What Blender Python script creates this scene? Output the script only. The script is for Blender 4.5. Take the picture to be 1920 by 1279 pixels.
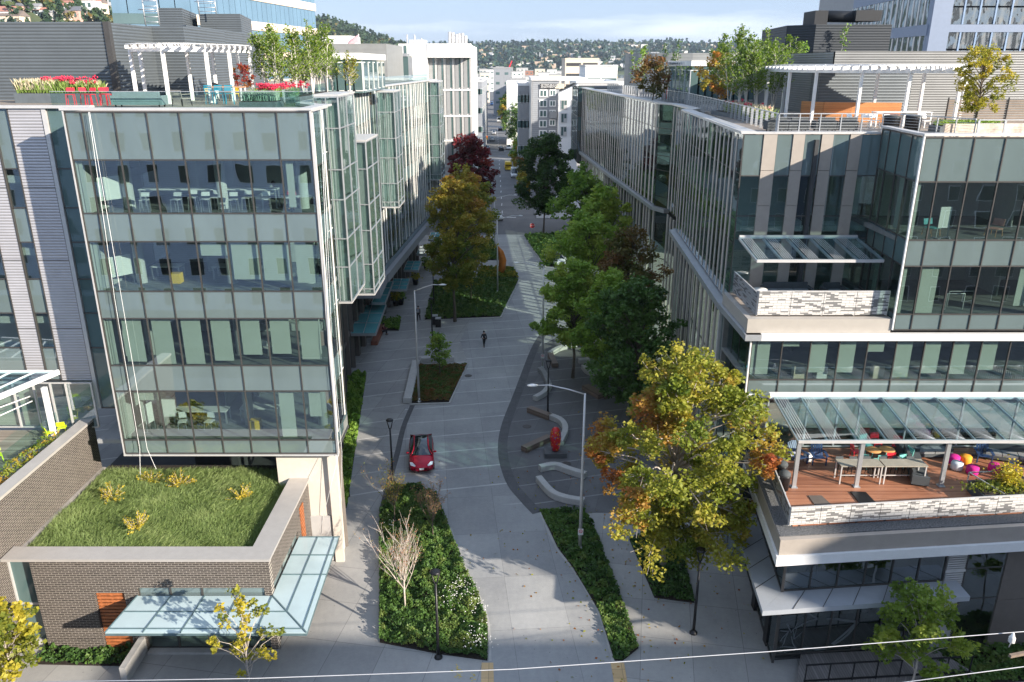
import bpy, math, random
import numpy as np
from mathutils import Vector
PI = math.pi
R = math.radians
random.seed(7)
for o in list(bpy.data.objects):
    bpy.data.objects.remove(o)
S = bpy.context.scene
COL = S.collection

# ---------------------------------------------------------------- camera, sky, sun, exposure
CAM_H, PITCH, FPX, CX, CY = 28.3, 19.34, 1480.0, 960.0, 639.5
cd = bpy.data.cameras.new('camera')
cam = bpy.data.objects.new('camera', cd)
COL.objects.link(cam)
cam.location = (0, 0, CAM_H)
cam.rotation_euler = (R(90 - PITCH), 0, 0)
cd.sensor_width = 36
cd.lens = FPX / 1920 * 36
cd.clip_start = 0.5
cd.clip_end = 20000
S.camera = cam

SUN_AZ = math.atan2(1.0, -0.72)            # direction towards the sun: +X and a little behind the camera
SUN_EL = R(21)
w = bpy.data.worlds.new('World')
S.world = w
w.use_nodes = True
nt = w.node_tree
nt.nodes.clear()
sky = nt.nodes.new('ShaderNodeTexSky')
sky.sky_type = 'NISHITA'
sky.sun_disc = False
sky.sun_elevation = SUN_EL
sky.sun_rotation = SUN_AZ
sky.altitude = 50
sky.air_density = 1.0
sky.dust_density = 0.6
sky.ozone_density = 1.6
tc = nt.nodes.new('ShaderNodeTexCoord')
mp = nt.nodes.new('ShaderNodeMapping')
mp.inputs['Scale'].default_value = (1.2, 1.2, 11.0)
mp.inputs['Location'].default_value = (0.35, 0.2, 0.45)
nz = nt.nodes.new('ShaderNodeTexNoise')
nz.inputs['Scale'].default_value = 2.3
nz.inputs['Detail'].default_value = 6
nz.inputs['Roughness'].default_value = 0.55
cr = nt.nodes.new('ShaderNodeValToRGB')
cr.color_ramp.elements[0].position = 0.50
cr.color_ramp.elements[0].color = (0, 0, 0, 1)
cr.color_ramp.elements[1].position = 0.70
cr.color_ramp.elements[1].color = (0.6, 0.6, 0.6, 1)
mx = nt.nodes.new('ShaderNodeMixRGB')
mx.inputs[2].default_value = (13.5, 14.2, 15.5, 1)
hz = nt.nodes.new('ShaderNodeMixRGB')      # pale the whole sky a little (thin high cloud)
hz.inputs[0].default_value = 0.60
hz.inputs[2].default_value = (6.2, 8.2, 12.0, 1)
bg = nt.nodes.new('ShaderNodeBackground')
bg.inputs['Strength'].default_value = 0.054
wo = nt.nodes.new('ShaderNodeOutputWorld')
L = nt.links.new
L(tc.outputs['Generated'], mp.inputs['Vector'])
L(mp.outputs['Vector'], nz.inputs['Vector'])
L(nz.outputs['Fac'], cr.inputs['Fac'])
L(sky.outputs['Color'], hz.inputs[1])
L(hz.outputs['Color'], mx.inputs[1])
L(cr.outputs['Color'], mx.inputs[0])
L(mx.outputs['Color'], bg.inputs['Color'])
L(bg.outputs['Background'], wo.inputs['Surface'])

sd = bpy.data.lights.new('sun', 'SUN')
sd.energy = 5.0
sd.angle = R(0.55)
sd.color = (1.0, 0.90, 0.77)
sun = bpy.data.objects.new('sun', sd)
COL.objects.link(sun)
sdir = Vector((math.sin(SUN_AZ) * math.cos(SUN_EL), math.cos(SUN_AZ) * math.cos(SUN_EL), math.sin(SUN_EL)))
sun.rotation_euler = sdir.to_track_quat('Z', 'Y').to_euler()
sun.location = (60, -60, 80)

S.view_settings.view_transform = 'Standard'
S.view_settings.look = 'None'
S.view_settings.exposure = 1.02
S.view_settings.gamma = 1
S.render.engine = 'CYCLES'
S.cycles.max_bounces = 9
S.cycles.diffuse_bounces = 3
S.cycles.glossy_bounces = 4
S.cycles.transmission_bounces = 6
S.cycles.transparent_max_bounces = 20
S.cycles.volume_bounces = 0
S.cycles.caustics_reflective = False
S.cycles.caustics_refractive = False
S.cycles.sample_clamp_indirect = 6
S.cycles.use_denoising = True

# ---------------------------------------------------------------- measuring helpers (photo pixel -> metres)
cp, sp = math.cos(R(PITCH)), math.sin(R(PITCH))
def th(y):
    return math.tan(R(PITCH) + math.atan((y - CY) / FPX))
def G(x, y, z=0.0):                        # point of the picture that lies at height z
    t = th(y)
    Y = (CAM_H - z) / t
    zc = Y * cp + (CAM_H - z) * sp
    return Vector(((x - CX) / FPX * zc, Y, z))
def Q(x, y, Y):                            # point of the picture that lies at distance Y
    z = CAM_H - Y * th(y)
    zc = Y * cp + (CAM_H - z) * sp
    return Vector(((x - CX) / FPX * zc, Y, z))

# ---------------------------------------------------------------- materials
MATS = {}
def newmat(name):
    m = bpy.data.materials.new(name)
    m.use_nodes = True
    n = m.node_tree
    n.nodes.clear()
    out = n.nodes.new('ShaderNodeOutputMaterial')
    return m, n, out
def objcoord(n, scale=(1, 1, 1), rot=(0, 0, 0)):
    t = n.nodes.new('ShaderNodeNewGeometry')
    mp = n.nodes.new('ShaderNodeMapping')
    mp.inputs['Scale'].default_value = scale
    mp.inputs['Rotation'].default_value = rot
    n.links.new(t.outputs['Position'], mp.inputs['Vector'])
    return mp.outputs['Vector']
def noise(n, vec, scale, detail=4, rough=0.55):
    q = n.nodes.new('ShaderNodeTexNoise')
    q.inputs['Scale'].default_value = scale
    q.inputs['Detail'].default_value = detail
    q.inputs['Roughness'].default_value = rough
    n.links.new(vec, q.inputs['Vector'])
    return q.outputs['Fac']
def ramp(n, fac, stops):
    r = n.nodes.new('ShaderNodeValToRGB')
    e = r.color_ramp.elements
    while len(e) < len(stops):
        e.new(0.5)
    for i, (p, c) in enumerate(stops):
        e[i].position = p
        e[i].color = (c[0], c[1], c[2], 1)
    n.links.new(fac, r.inputs['Fac'])
    return r.outputs['Color']
def math_(n, op, a, b=None, c=None):
    q = n.nodes.new('ShaderNodeMath')
    q.operation = op
    for i, v in enumerate((a, b, c)):
        if v is None: continue
        if isinstance(v, (int, float)): q.inputs[i].default_value = v
        else: n.links.new(v, q.inputs[i])
    return q.outputs[0]
def mixc(n, fac, a, b, mode='MIX'):
    q = n.nodes.new('ShaderNodeMixRGB')
    q.blend_type = mode
    for i, v in ((0, fac), (1, a), (2, b)):
        if isinstance(v, (int, float)): q.inputs[i].default_value = v
        elif isinstance(v, tuple): q.inputs[i].default_value = (v[0], v[1], v[2], 1)
        else: n.links.new(v, q.inputs[i])
    return q.outputs[0]
def bump(n, h, strength=0.3, dist=0.02):
    b = n.nodes.new('ShaderNodeBump')
    b.inputs['Strength'].default_value = strength
    b.inputs['Distance'].default_value = dist
    n.links.new(h, b.inputs['Height'])
    return b.outputs['Normal']
def principled(n, out, color=None, rough=0.6, metal=0.0, normal=None, spec=0.5):
    b = n.nodes.new('ShaderNodeBsdfPrincipled')
    if isinstance(color, tuple): b.inputs['Base Color'].default_value = (*color[:3], 1)
    elif color is not None: n.links.new(color, b.inputs['Base Color'])
    if isinstance(rough, (int, float)): b.inputs['Roughness'].default_value = rough
    else: n.links.new(rough, b.inputs['Roughness'])
    b.inputs['Metallic'].default_value = metal
    b.inputs['Specular IOR Level'].default_value = spec
    if normal is not None: n.links.new(normal, b.inputs['Normal'])
    n.links.new(b.outputs[0], out.inputs['Surface'])
    return b

def M(name, color=(0.5, 0.5, 0.5), rough=0.6, metal=0.0, var=0.18, vscale=2.0, bmp=0.0, bscale=30, spec=0.5):
    """plain paint / stone / fabric with a little wear so nothing is perfectly even"""
    if name in MATS: return MATS[name]
    m, n, out = newmat(name)
    v = objcoord(n)
    f = noise(n, v, vscale, 6, 0.65)
    d = tuple(max(0, c * (1 - var)) for c in color)
    l = tuple(min(1, c * (1 + var * 0.6)) for c in color)
    col = ramp(n, f, [(0.3, d), (0.7, l)])
    nm = bump(n, noise(n, v, bscale, 3), bmp, 0.01) if bmp else None
    principled(n, out, col, rough, metal, nm, spec)
    MATS[name] = m
    return m

def glass_mat(name, tint=(0.72, 0.86, 0.82), refl=1.75, wave=0.012, wscale=0.45, rough=0.0, opaque=None, strength=1.0, tilt=0.0):
    """window pane: mirror reflection by Fresnel over clear tinted (or backed, opaque) glass, slightly wavy.
    tilt leans each pane a hair its own way, as real panes do"""
    if name in MATS: return MATS[name]
    m, n, out = newmat(name)
    v = objcoord(n, (1, 1, 0.35))
    hgt = noise(n, v, wscale, 2, 0.4)
    nm = bump(n, hgt, 1.0, wave)
    fr = n.nodes.new('ShaderNodeFresnel'); fr.inputs['IOR'].default_value = refl
    gl = n.nodes.new('ShaderNodeBsdfGlossy'); gl.inputs['Roughness'].default_value = rough
    gl.inputs['Color'].default_value = (0.86 * strength, 0.95 * strength, 1.0 * strength, 1)
    n.links.new(nm, gl.inputs['Normal'])
    if opaque is None:
        tr = n.nodes.new('ShaderNodeBsdfTransparent'); tr.inputs['Color'].default_value = (*tint, 1)
    else:
        tr = n.nodes.new('ShaderNodeBsdfDiffuse')
        n.links.new(ramp(n, noise(n, v, 0.6, 3), [(0.3, tuple(c * 0.85 for c in opaque)), (0.7, opaque)]), tr.inputs['Color'])
    mx = n.nodes.new('ShaderNodeMixShader')
    if opaque is None:
        gm = n.nodes.new('ShaderNodeNewGeometry')
        n.links.new(math_(n, 'MULTIPLY', fr.outputs[0], math_(n, 'SUBTRACT', 1.0, gm.outputs['Backfacing'])), mx.inputs[0])
    else:
        n.links.new(fr.outputs[0], mx.inputs[0])
    n.links.new(tr.outputs[0], mx.inputs[1])
    n.links.new(gl.outputs[0], mx.inputs[2])
    n.links.new(mx.outputs[0], out.inputs['Surface'])
    MATS[name] = m
    return m

def corrugated(name, color, period=0.2, axis='z', rough=0.45, metal=0.3, depth=0.6):
    """ribbed metal cladding: ribs are a bump, and the grooves are also coloured darker"""
    if name in MATS: return MATS[name]
    m, n, out = newmat(name)
    g = n.nodes.new('ShaderNodeNewGeometry')
    s = n.nodes.new('ShaderNodeSeparateXYZ')
    n.links.new(g.outputs['Position'], s.inputs[0])
    a = s.outputs[{'x': 0, 'y': 1, 'z': 2}[axis]]
    fr = math_(n, 'FRACT', math_(n, 'DIVIDE', a, period))
    hgt = math_(n, 'PINGPONG', fr, 0.5)
    groove = math_(n, 'LESS_THAN', fr, 0.16)
    f = noise(n, objcoord(n), 0.8, 4)
    base = ramp(n, f, [(0.3, tuple(c * 0.88 for c in color)), (0.7, color)])
    col = mixc(n, math_(n, 'MULTIPLY', groove, 0.55), base, tuple(c * 0.35 for c in color))  # groove strips coloured darker than the ribs
    principled(n, out, col, rough, metal, bump(n, hgt, depth, 0.08))
    MATS[name] = m
    return m

def brick_mat(name, c1, c2, mortar, axes='xz', bw=0.34, bh=0.105):
    if name in MATS: return MATS[name]
    m, n, out = newmat(name)
    g = n.nodes.new('ShaderNodeNewGeometry')
    s = n.nodes.new('ShaderNodeSeparateXYZ'); n.links.new(g.outputs['Position'], s.inputs[0])
    c = n.nodes.new('ShaderNodeCombineXYZ')
    n.links.new(s.outputs[0 if axes[0] == 'x' else 1], c.inputs[0])
    n.links.new(s.outputs[2], c.inputs[1])
    b = n.nodes.new('ShaderNodeTexBrick')
    b.inputs['Color1'].default_value = (*c1, 1); b.inputs['Color2'].default_value = (*c2, 1)
    b.inputs['Mortar'].default_value = (*mortar, 1)
    b.inputs['Scale'].default_value = 1.0
    b.inputs['Brick Width'].default_value = bw
    b.inputs['Row Height'].default_value = bh
    b.inputs['Mortar Size'].default_value = 0.010
    b.inputs['Mortar Smooth'].default_value = 0.15
    n.links.new(c.outputs[0], b.inputs['Vector'])
    f = noise(n, objcoord(n), 1.3, 4)
    col = mixc(n, f, b.outputs['Color'], mixc(n, 0.5, b.outputs['Color'], (0.5, 0.48, 0.45), 'MULTIPLY'))
    principled(n, out, col, 0.8, 0, bump(n, b.outputs['Fac'], -0.6, 0.01))
    MATS[name] = m
    return m

def plank_mat(name, c1, c2, axis='y', width=0.14, rough=0.6):
    if name in MATS: return MATS[name]
    m, n, out = newmat(name)
    g = n.nodes.new('ShaderNodeNewGeometry')
    s = n.nodes.new('ShaderNodeSeparateXYZ'); n.links.new(g.outputs['Position'], s.inputs[0])
    a = s.outputs[{'x': 0, 'y': 1, 'z': 2}[axis]]
    q = math_(n, 'DIVIDE', a, width)
    fr = math_(n, 'FRACT', q)
    idx = math_(n, 'FLOOR', q)
    wn = n.nodes.new('ShaderNodeTexWhiteNoise'); wn.noise_dimensions = '1D'
    n.links.new(idx, wn.inputs['W'])
    sc = [0.35, 0.35, 0.35]
    sc[{'x': 0, 'y': 1, 'z': 2}[axis]] = 4
    f = noise(n, objcoord(n, tuple(sc)), 3.0, 5)
    f2 = noise(n, objcoord(n), 0.35, 3)
    k = math_(n, 'MULTIPLY_ADD', wn.outputs['Value'], 0.35, math_(n, 'MULTIPLY', math_(n, 'ADD', f, f2), 0.42))
    col = ramp(n, k, [(0.25, c1), (0.8, c2)])
    gap = math_(n, 'LESS_THAN', fr, 0.09)
    col = mixc(n, math_(n, 'MULTIPLY', gap, 0.8), col, (0.02, 0.016, 0.012))
    principled(n, out, col, rough, 0, bump(n, math_(n, 'SUBTRACT', 1.0, gap), 0.5, 0.01))
    MATS[name] = m
    return m

def leaf_mat(name, cols, trans=0.35):
    """cols: 3-4 real leaf colours; each leaf cluster carries its own 'tint' value that picks among them"""
    if name in MATS: return MATS[name]
    m, n, out = newmat(name)
    at = n.nodes.new('ShaderNodeAttribute'); at.attribute_name = 'tint'
    st = [(i / (len(cols) - 1), c) for i, c in enumerate(cols)]
    col = ramp(n, at.outputs['Fac'], st)
    b = n.nodes.new('ShaderNodeBsdfPrincipled')
    n.links.new(col, b.inputs['Base Color'])
    b.inputs['Roughness'].default_value = 0.55
    b.inputs['Specular IOR Level'].default_value = 0.35
    t = n.nodes.new('ShaderNodeBsdfTranslucent')
    n.links.new(mixc(n, 1.0, col, (1.25, 1.3, 0.7), 'MULTIPLY'), t.inputs['Color'])
    mx = n.nodes.new('ShaderNodeMixShader'); mx.inputs[0].default_value = trans
    n.links.new(b.outputs[0], mx.inputs[1]); n.links.new(t.outputs[0], mx.inputs[2])
    n.links.new(mx.outputs[0], out.inputs['Surface'])
    MATS[name] = m
    return m

def emit_mat(name, color, strength):
    if name in MATS: return MATS[name]
    m, n, out = newmat(name)
    e = n.nodes.new('ShaderNodeEmission'); e.inputs[0].default_value = (*color, 1); e.inputs[1].default_value = strength
    n.links.new(e.outputs[0], out.inputs['Surface'])
    MATS[name] = m
    return m

# ---------------------------------------------------------------- mesh builder
class MB:
    def __init__(s):
        s.v = []; s.f = []; s.m = []; s.sm = []
    def add(s, vs, fs, mi=0, smooth=False):
        o = len(s.v)
        s.v += [tuple(p) for p in vs]
        for f in fs:
            s.f.append(tuple(i + o for i in f)); s.m.append(mi); s.sm.append(smooth)
    def box(s, x0, y0, z0, x1, y1, z1, mi=0):
        x0, x1 = min(x0, x1), max(x0, x1); y0, y1 = min(y0, y1), max(y0, y1); z0, z1 = min(z0, z1), max(z0, z1)
        s.add([(x0, y0, z0), (x1, y0, z0), (x1, y1, z0), (x0, y1, z0), (x0, y0, z1), (x1, y0, z1), (x1, y1, z1), (x0, y1, z1)],
              [(0, 3, 2, 1), (4, 5, 6, 7), (0, 1, 5, 4), (1, 2, 6, 5), (2, 3, 7, 6), (3, 0, 4, 7)], mi)
        return s
    def bar(s, a, b, wd, h, mi=0, up=Vector((0, 0, 1))):
        """box beam from a to b, width wd sideways, height h along up"""
        a, b = Vector(a), Vector(b)
        d = (b - a).normalized()
        sd = d.cross(Vector(up))
        if sd.length < 1e-4: sd = d.cross(Vector((1, 0, 0)))
        sd.normalize(); u = sd.cross(d).normalized()
        vs = []
        for p in (a, b):
            for i, j in ((-1, -1), (1, -1), (1, 1), (-1, 1)):
                vs.append(p + sd * (i * wd / 2) + u * (j * h / 2))
        s.add(vs, [(0, 1, 2, 3), (7, 6, 5, 4), (0, 4, 5, 1), (1, 5, 6, 2), (2, 6, 7, 3), (3, 7, 4, 0)], mi)
        return s
    def prism(s, poly, z0, z1, mi=0):
        n = len(poly)
        ar = sum(poly[i][0] * poly[(i + 1) % n][1] - poly[(i + 1) % n][0] * poly[i][1] for i in range(n))
        if ar < 0: poly = poly[::-1]
        vs = [(p[0], p[1], z0) for p in poly] + [(p[0], p[1], z1) for p in poly]
        fs = [tuple(range(n - 1, -1, -1)), tuple(range(n, 2 * n))]
        for i in range(n):
            j = (i + 1) % n
            fs.append((i, j, n + j, n + i))
        s.add(vs, fs, mi)
        return s
    def tube(s, pts, rs, n=8, mi=0, cap=True):
        pts = [Vector(p) for p in pts]
        if isinstance(rs, (int, float)): rs = [rs] * len(pts)
        vs = []; fs = []
        prev = None
        for i, p in enumerate(pts):
            d = (pts[min(i + 1, len(pts) - 1)] - pts[max(i - 1, 0)])
            d = d.normalized() if d.length > 1e-6 else Vector((0, 0, 1))
            ref = prev if prev is not None else (Vector((0, 0, 1)) if abs(d.z) < 0.9 else Vector((1, 0, 0)))
            x = ref - d * ref.dot(d)
            if x.length < 1e-4: x = d.orthogonal()
            x.normalize(); y = d.cross(x); prev = x
            for k in range(n):
                a = 2 * PI * k / n
                vs.append(p + (x * math.cos(a) + y * math.sin(a)) * rs[i])
        for i in range(len(pts) - 1):
            for k in range(n):
                k2 = (k + 1) % n
                fs.append((i * n + k, i * n + k2, (i + 1) * n + k2, (i + 1) * n + k))
        if cap:
            fs.append(tuple(range(n - 1, -1, -1)))
            b = (len(pts) - 1) * n
            fs.append(tuple(range(b, b + n)))
        s.add(vs, fs, mi, True)
        return s
    def lathe(s, prof, c=(0, 0, 0), n=16, mi=0, sx=1, sy=1):
        vs = []; fs = []
        for r, z in prof:
            for k in range(n):
                a = 2 * PI * k / n
                vs.append((c[0] + r * math.cos(a) * sx, c[1] + r * math.sin(a) * sy, c[2] + z))
        for i in range(len(prof) - 1):
            for k in range(n):
                k2 = (k + 1) % n
                fs.append((i * n + k, i * n + k2, (i + 1) * n + k2, (i + 1) * n + k))
        fs.append(tuple(range(n - 1, -1, -1)))
        b = (len(prof) - 1) * n
        fs.append(tuple(range(b, b + n)))
        s.add(vs, fs, mi, True)
        return s
    def face(s, *ps, mi=0):
        s.add(ps, [tuple(range(len(ps)))], mi)
        return s
    def slab(s, a, b, c, d, t, mi=0):
        """a sheet a-b-c-d given thickness t along its normal"""
        a, b, c, d = map(Vector, (a, b, c, d))
        nrm = (b - a).cross(d - a).normalized() * (t / 2)
        vs = [p - nrm for p in (a, b, c, d)] + [p + nrm for p in (a, b, c, d)]
        s.add(vs, [(3, 2, 1, 0), (4, 5, 6, 7), (0, 1, 5, 4), (1, 2, 6, 5), (2, 3, 7, 6), (3, 0, 4, 7)], mi)
        return s
    def xf(s, dx=0, dy=0, dz=0, rz=0, sc=1):
        c, q = math.cos(rz), math.sin(rz)
        s.v = [((x * c - y * q) * sc + dx, (x * q + y * c) * sc + dy, z * sc + dz) for x, y, z in s.v]
        return s
    def build(s, name, mats, parent=None, loc=None):
        me = bpy.data.meshes.new(name)
        if loc is None and parent is None and s.v:
            xs = [p[0] for p in s.v]; ys = [p[1] for p in s.v]; zs = [p[2] for p in s.v]
            loc = ((min(xs) + max(xs)) / 2, (min(ys) + max(ys)) / 2, min(zs))
        off = Vector(loc) if loc is not None else Vector((0, 0, 0))
        if parent is not None and loc is None:
            p = parent
            while p is not None:
                off = off + p.location; p = p.parent
        me.from_pydata([(x - off.x, y - off.y, z - off.z) for x, y, z in s.v], [], s.f)
        if not isinstance(mats, (list, tuple)): mats = [mats]
        for m in mats: me.materials.append(m)
        if len(mats) > 1: me.polygons.foreach_set('material_index', s.m)
        me.polygons.foreach_set('use_smooth', s.sm)
        me.update()
        o = bpy.data.objects.new(name, me)
        COL.objects.link(o)
        if parent is not None: o.parent = parent
        elif loc is not None: o.location = loc
        return o

def tag(o, label=None, cat=None, group=None, kind=None):
    if label: o['label'] = label
    if cat: o['category'] = cat
    if group: o['group'] = group
    if kind: o['kind'] = kind
    return o
def thing(name, label, cat, loc=(0, 0, 0), group=None, rz=0):
    o = bpy.data.objects.new(name, None)
    COL.objects.link(o)
    o.location = loc
    o.rotation_euler = (0, 0, rz)
    o.empty_display_size = 0.2
    return tag(o, label, cat, group)
def copy_thing(o, loc, rz=None, label=None, parent=None):
    c = o.copy(); COL.objects.link(c)
    if parent is None:
        c.location = loc
        if rz is not None: c.rotation_euler = (0, 0, rz)
        if label: c['label'] = label
    else:
        c.parent = parent
    for ch in list(o.children):
        copy_thing(ch, None, parent=c)
    return c
def struct(name, mb, mats):
    return tag(mb.build(name, mats, loc=(0, 0, 0)), kind='structure')

def leaves(name, pts, size, tint, mat, parent=None, kind=None, flat=0.35, seed=0, loc=None):
    """pts (N,3), one small folded leaf (4-vertex kite) per point; tint (N,) 0..1 picks its colour"""
    rg = np.random.default_rng(seed + 11)
    N = len(pts)
    pts = np.asarray(pts, dtype=np.float64)
    off = np.zeros(3)
    if parent is not None:
        p = parent
        while p is not None:
            off += np.array(p.location); p = p.parent
    elif loc is not None: off = np.array(loc, dtype=float)
    a = rg.normal(size=(N, 3)); a[:, 2] *= flat; a /= np.linalg.norm(a, axis=1, keepdims=True)
    b = rg.normal(size=(N, 3)); b -= a * (a * b).sum(1, keepdims=True); b /= np.linalg.norm(b, axis=1, keepdims=True)
    s = (np.asarray(size) * rg.uniform(0.65, 1.3, N))[:, None]
    v = np.empty((N, 4, 3))
    v[:, 0] = pts - a * s * 0.5
    v[:, 1] = pts + b * s * 0.42 + a * s * 0.05
    v[:, 2] = pts + a * s * 0.6
    v[:, 3] = pts - b * s * 0.42 + a * s * 0.05
    v -= off
    me = bpy.data.meshes.new(name)
    me.vertices.add(N * 4); me.vertices.foreach_set('co', v.reshape(-1))
    me.loops.add(N * 4); me.loops.foreach_set('vertex_index', np.arange(N * 4, dtype=np.int32))
    me.polygons.add(N)
    me.polygons.foreach_set('loop_start', np.arange(0, N * 4, 4, dtype=np.int32))
    me.polygons.foreach_set('loop_total', np.full(N, 4, dtype=np.int32))
    at = me.attributes.new('tint', 'FLOAT', 'FACE')
    at.data.foreach_set('value', np.clip(np.asarray(tint, dtype=np.float32), 0, 1))
    me.materials.append(mat)
    me.update(); me.validate()
    o = bpy.data.objects.new(name, me)
    COL.objects.link(o)
    if parent is not None: o.parent = parent
    elif loc is not None: o.location = loc
    if kind: o['kind'] = kind
    return o
# ---------------------------------------------------------------- ground, streets, water, hills
def paving_mat(name, c_lo, c_hi, bands=None, joints=(), jw=0.03, jd=0.45, band_from=0):
    m, n, out = newmat(name)
    g = n.nodes.new('ShaderNodeNewGeometry')
    s = n.nodes.new('ShaderNodeSeparateXYZ'); n.links.new(g.outputs['Position'], s.inputs[0])
    X, Y = s.outputs[0], s.outputs[1]
    v = objcoord(n)
    f = math_(n, 'ADD', math_(n, 'MULTIPLY', noise(n, v, 0.22, 5, 0.6), 0.6), math_(n, 'MULTIPLY', noise(n, v, 3.5, 6, 0.75), 0.4))
    col = ramp(n, f, [(0.32, c_lo), (0.68, c_hi)])
    # tyre and water stains along the way
    st = noise(n, objcoord(n, (0.9, 0.12, 1)), 0.9, 4, 0.6)
    col = mixc(n, math_(n, 'MULTIPLY', ramp(n, st, [(0.5, (0, 0, 0)), (0.75, (1, 1, 1))]), 0.25), col, mixc(n, 1.0, col, (0.7, 0.7, 0.7), 'MULTIPLY'))
    # slab to slab tone, gum spots and patches
    wn = n.nodes.new('ShaderNodeTexWhiteNoise'); wn.noise_dimensions = '2D'
    cc = n.nodes.new('ShaderNodeCombineXYZ')
    if joints:
        (a1, b1, p1_, h1) = joints[0]; (a2, b2, p2_, h2) = joints[-1] if len(joints) > 1 else (0, 1, 3.0, 0)
        for ii, (aa, bb, pp, hh) in enumerate(((a1, b1, p1_, h1), (a2, b2, p2_, h2))):
            q = math_(n, 'ADD', math_(n, 'ADD', math_(n, 'MULTIPLY', X, aa), math_(n, 'MULTIPLY', Y, bb)), hh)
            q = math_(n, 'FLOOR', math_(n, 'ADD', math_(n, 'DIVIDE', q, pp), 0.5))
            n.links.new(q, cc.inputs[ii])
        n.links.new(cc.outputs[0], wn.inputs['Vector'])
        col = mixc(n, 0.22, col, mixc(n, 1.0, col, ramp(n, wn.outputs['Value'], [(0, (0.55, 0.55, 0.56)), (1, (1.3, 1.3, 1.28))]), 'MULTIPLY'))
    sp_ = n.nodes.new('ShaderNodeTexVoronoi'); sp_.inputs['Scale'].default_value = 1.6
    n.links.new(v, sp_.inputs['Vector'])
    col = mixc(n, math_(n, 'MULTIPLY', math_(n, 'LESS_THAN', sp_.outputs['Distance'], 0.045), 0.55), col, (0.05, 0.05, 0.05))
    wob = math_(n, 'MULTIPLY', math_(n, 'SUBTRACT', noise(n, v, 0.15, 2), 0.5), 0.25)
    def lines(ax, ay, period, width, phase=0.0):
        q = math_(n, 'ADD', math_(n, 'MULTIPLY', X, ax), math_(n, 'MULTIPLY', Y, ay))
        q = math_(n, 'ADD', q, phase)
        q = math_(n, 'FRACT', math_(n, 'DIVIDE', q, period))
        q = math_(n, 'ABSOLUTE', math_(n, 'SUBTRACT', q, 0.5))
        return math_(n, 'LESS_THAN', q, width / period / 2)
    for (ax, ay, period, phase) in joints:
        col = mixc(n, math_(n, 'MULTIPLY', lines(ax, ay, period, jw, phase), jd), col, (0.03, 0.03, 0.035))
    if bands:
        ax, ay, period, width, lift, phase = bands
        b = lines(ax, ay, period, width, phase)
        b = math_(n, 'MULTIPLY', b, math_(n, 'GREATER_THAN', Y, band_from))
        b = math_(n, 'MULTIPLY', b, math_(n, 'MULTIPLY', ramp(n, noise(n, v, 0.5, 3), [(0.3, (0.3, 0.3, 0.3)), (0.6, (1, 1, 1))]), 0.8))
        col = mixc(n, b, col, (c_hi[0] * lift, c_hi[1] * lift, c_hi[2] * lift))
    principled(n, out, col, 0.75, 0, bump(n, noise(n, v, 22, 3), 0.15, 0.01), 0.3)
    MATS[name] = m
    return m

m_pave = paving_mat('pavement_concrete', (0.29, 0.29, 0.285), (0.43, 0.42, 0.40),
                    bands=(-0.32, 0.95, 2.85, 0.14, 1.5, 0.5), joints=((0.985, -0.17, 2.6, 0.4), (0.17, 0.985, 3.1, 1.1)), band_from=47)
m_street = paving_mat('street_concrete', (0.27, 0.275, 0.28), (0.42, 0.42, 0.41),
                      bands=(-0.20, 0.98, 2.85, 0.15, 1.45, 0.9), joints=((-0.08, 0.997, 4.6, 0.2), (0.995, 0.1, 3.1, 1.2)), band_from=47, jw=0.025, jd=0.35)
m_plaza = paving_mat('plaza_paver', (0.115, 0.115, 0.12), (0.18, 0.18, 0.182),
                     bands=(-0.26, 0.966, 2.6, 0.13, 1.7, 0.4), joints=((0.97, -0.24, 2.2, 0.2),), band_from=0, jw=0.02)
m_band = paving_mat('dark_paver', (0.085, 0.085, 0.09), (0.14, 0.14, 0.145), joints=((0, 1, 0.3, 0), (1, 0, 0.6, 0)), jw=0.015, jd=0.3)
m_asph = paving_mat('asphalt', (0.13, 0.13, 0.132), (0.19, 0.188, 0.185), joints=((0.05, 1, 9, 0),), jw=0.06, jd=0.4)
m_kerb = M('kerb_concrete', (0.46, 0.45, 0.43), 0.8, var=0.15, bmp=0.2)
m_soil = M('soil', (0.028, 0.021, 0.016), 0.95, var=0.5, vscale=6, bmp=0.6, bscale=12)
m_line = M('road_paint', (0.72, 0.72, 0.70), 0.6, var=0.25, vscale=4)
m_tact = paving_mat('tactile_tile', (0.55, 0.38, 0.19), (0.68, 0.48, 0.26), joints=((0, 1, 0.6, 0), (1, 0, 0.6, 0.25)), jw=0.03, jd=0.4)
m_ylw = M('yellow_paint', (0.75, 0.55, 0.06), 0.6, var=0.3, vscale=8)

def city_ground():
    m, n, out = newmat('city_ground')
    v = objcoord(n)
    vo = n.nodes.new('ShaderNodeTexVoronoi'); vo.inputs['Scale'].default_value = 0.03
    n.links.new(v, vo.inputs['Vector'])
    f = math_(n, 'ADD', math_(n, 'MULTIPLY', noise(n, v, 0.02, 5), 0.7), math_(n, 'MULTIPLY', vo.outputs['Distance'], 0.01))
    col = ramp(n, f, [(0.28, (0.06, 0.085, 0.045)), (0.42, (0.2, 0.2, 0.19)), (0.6, (0.13, 0.13, 0.13))])
    principled(n, out, col, 0.9)
    return m
b = MB(); b.face((-4000, -900, -0.06), (4200, -900, -0.06), (4200, 5100, -0.06), (-4000, 5100, -0.06))
struct('ground', b, city_ground())

def sheet(name, poly, z, mat):
    b = MB(); b.face(*[(p[0], p[1], z) for p in poly])
    return struct(name, b, mat)
def gp(*pts): return [G(x, y).to_2d() for x, y in pts]

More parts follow.
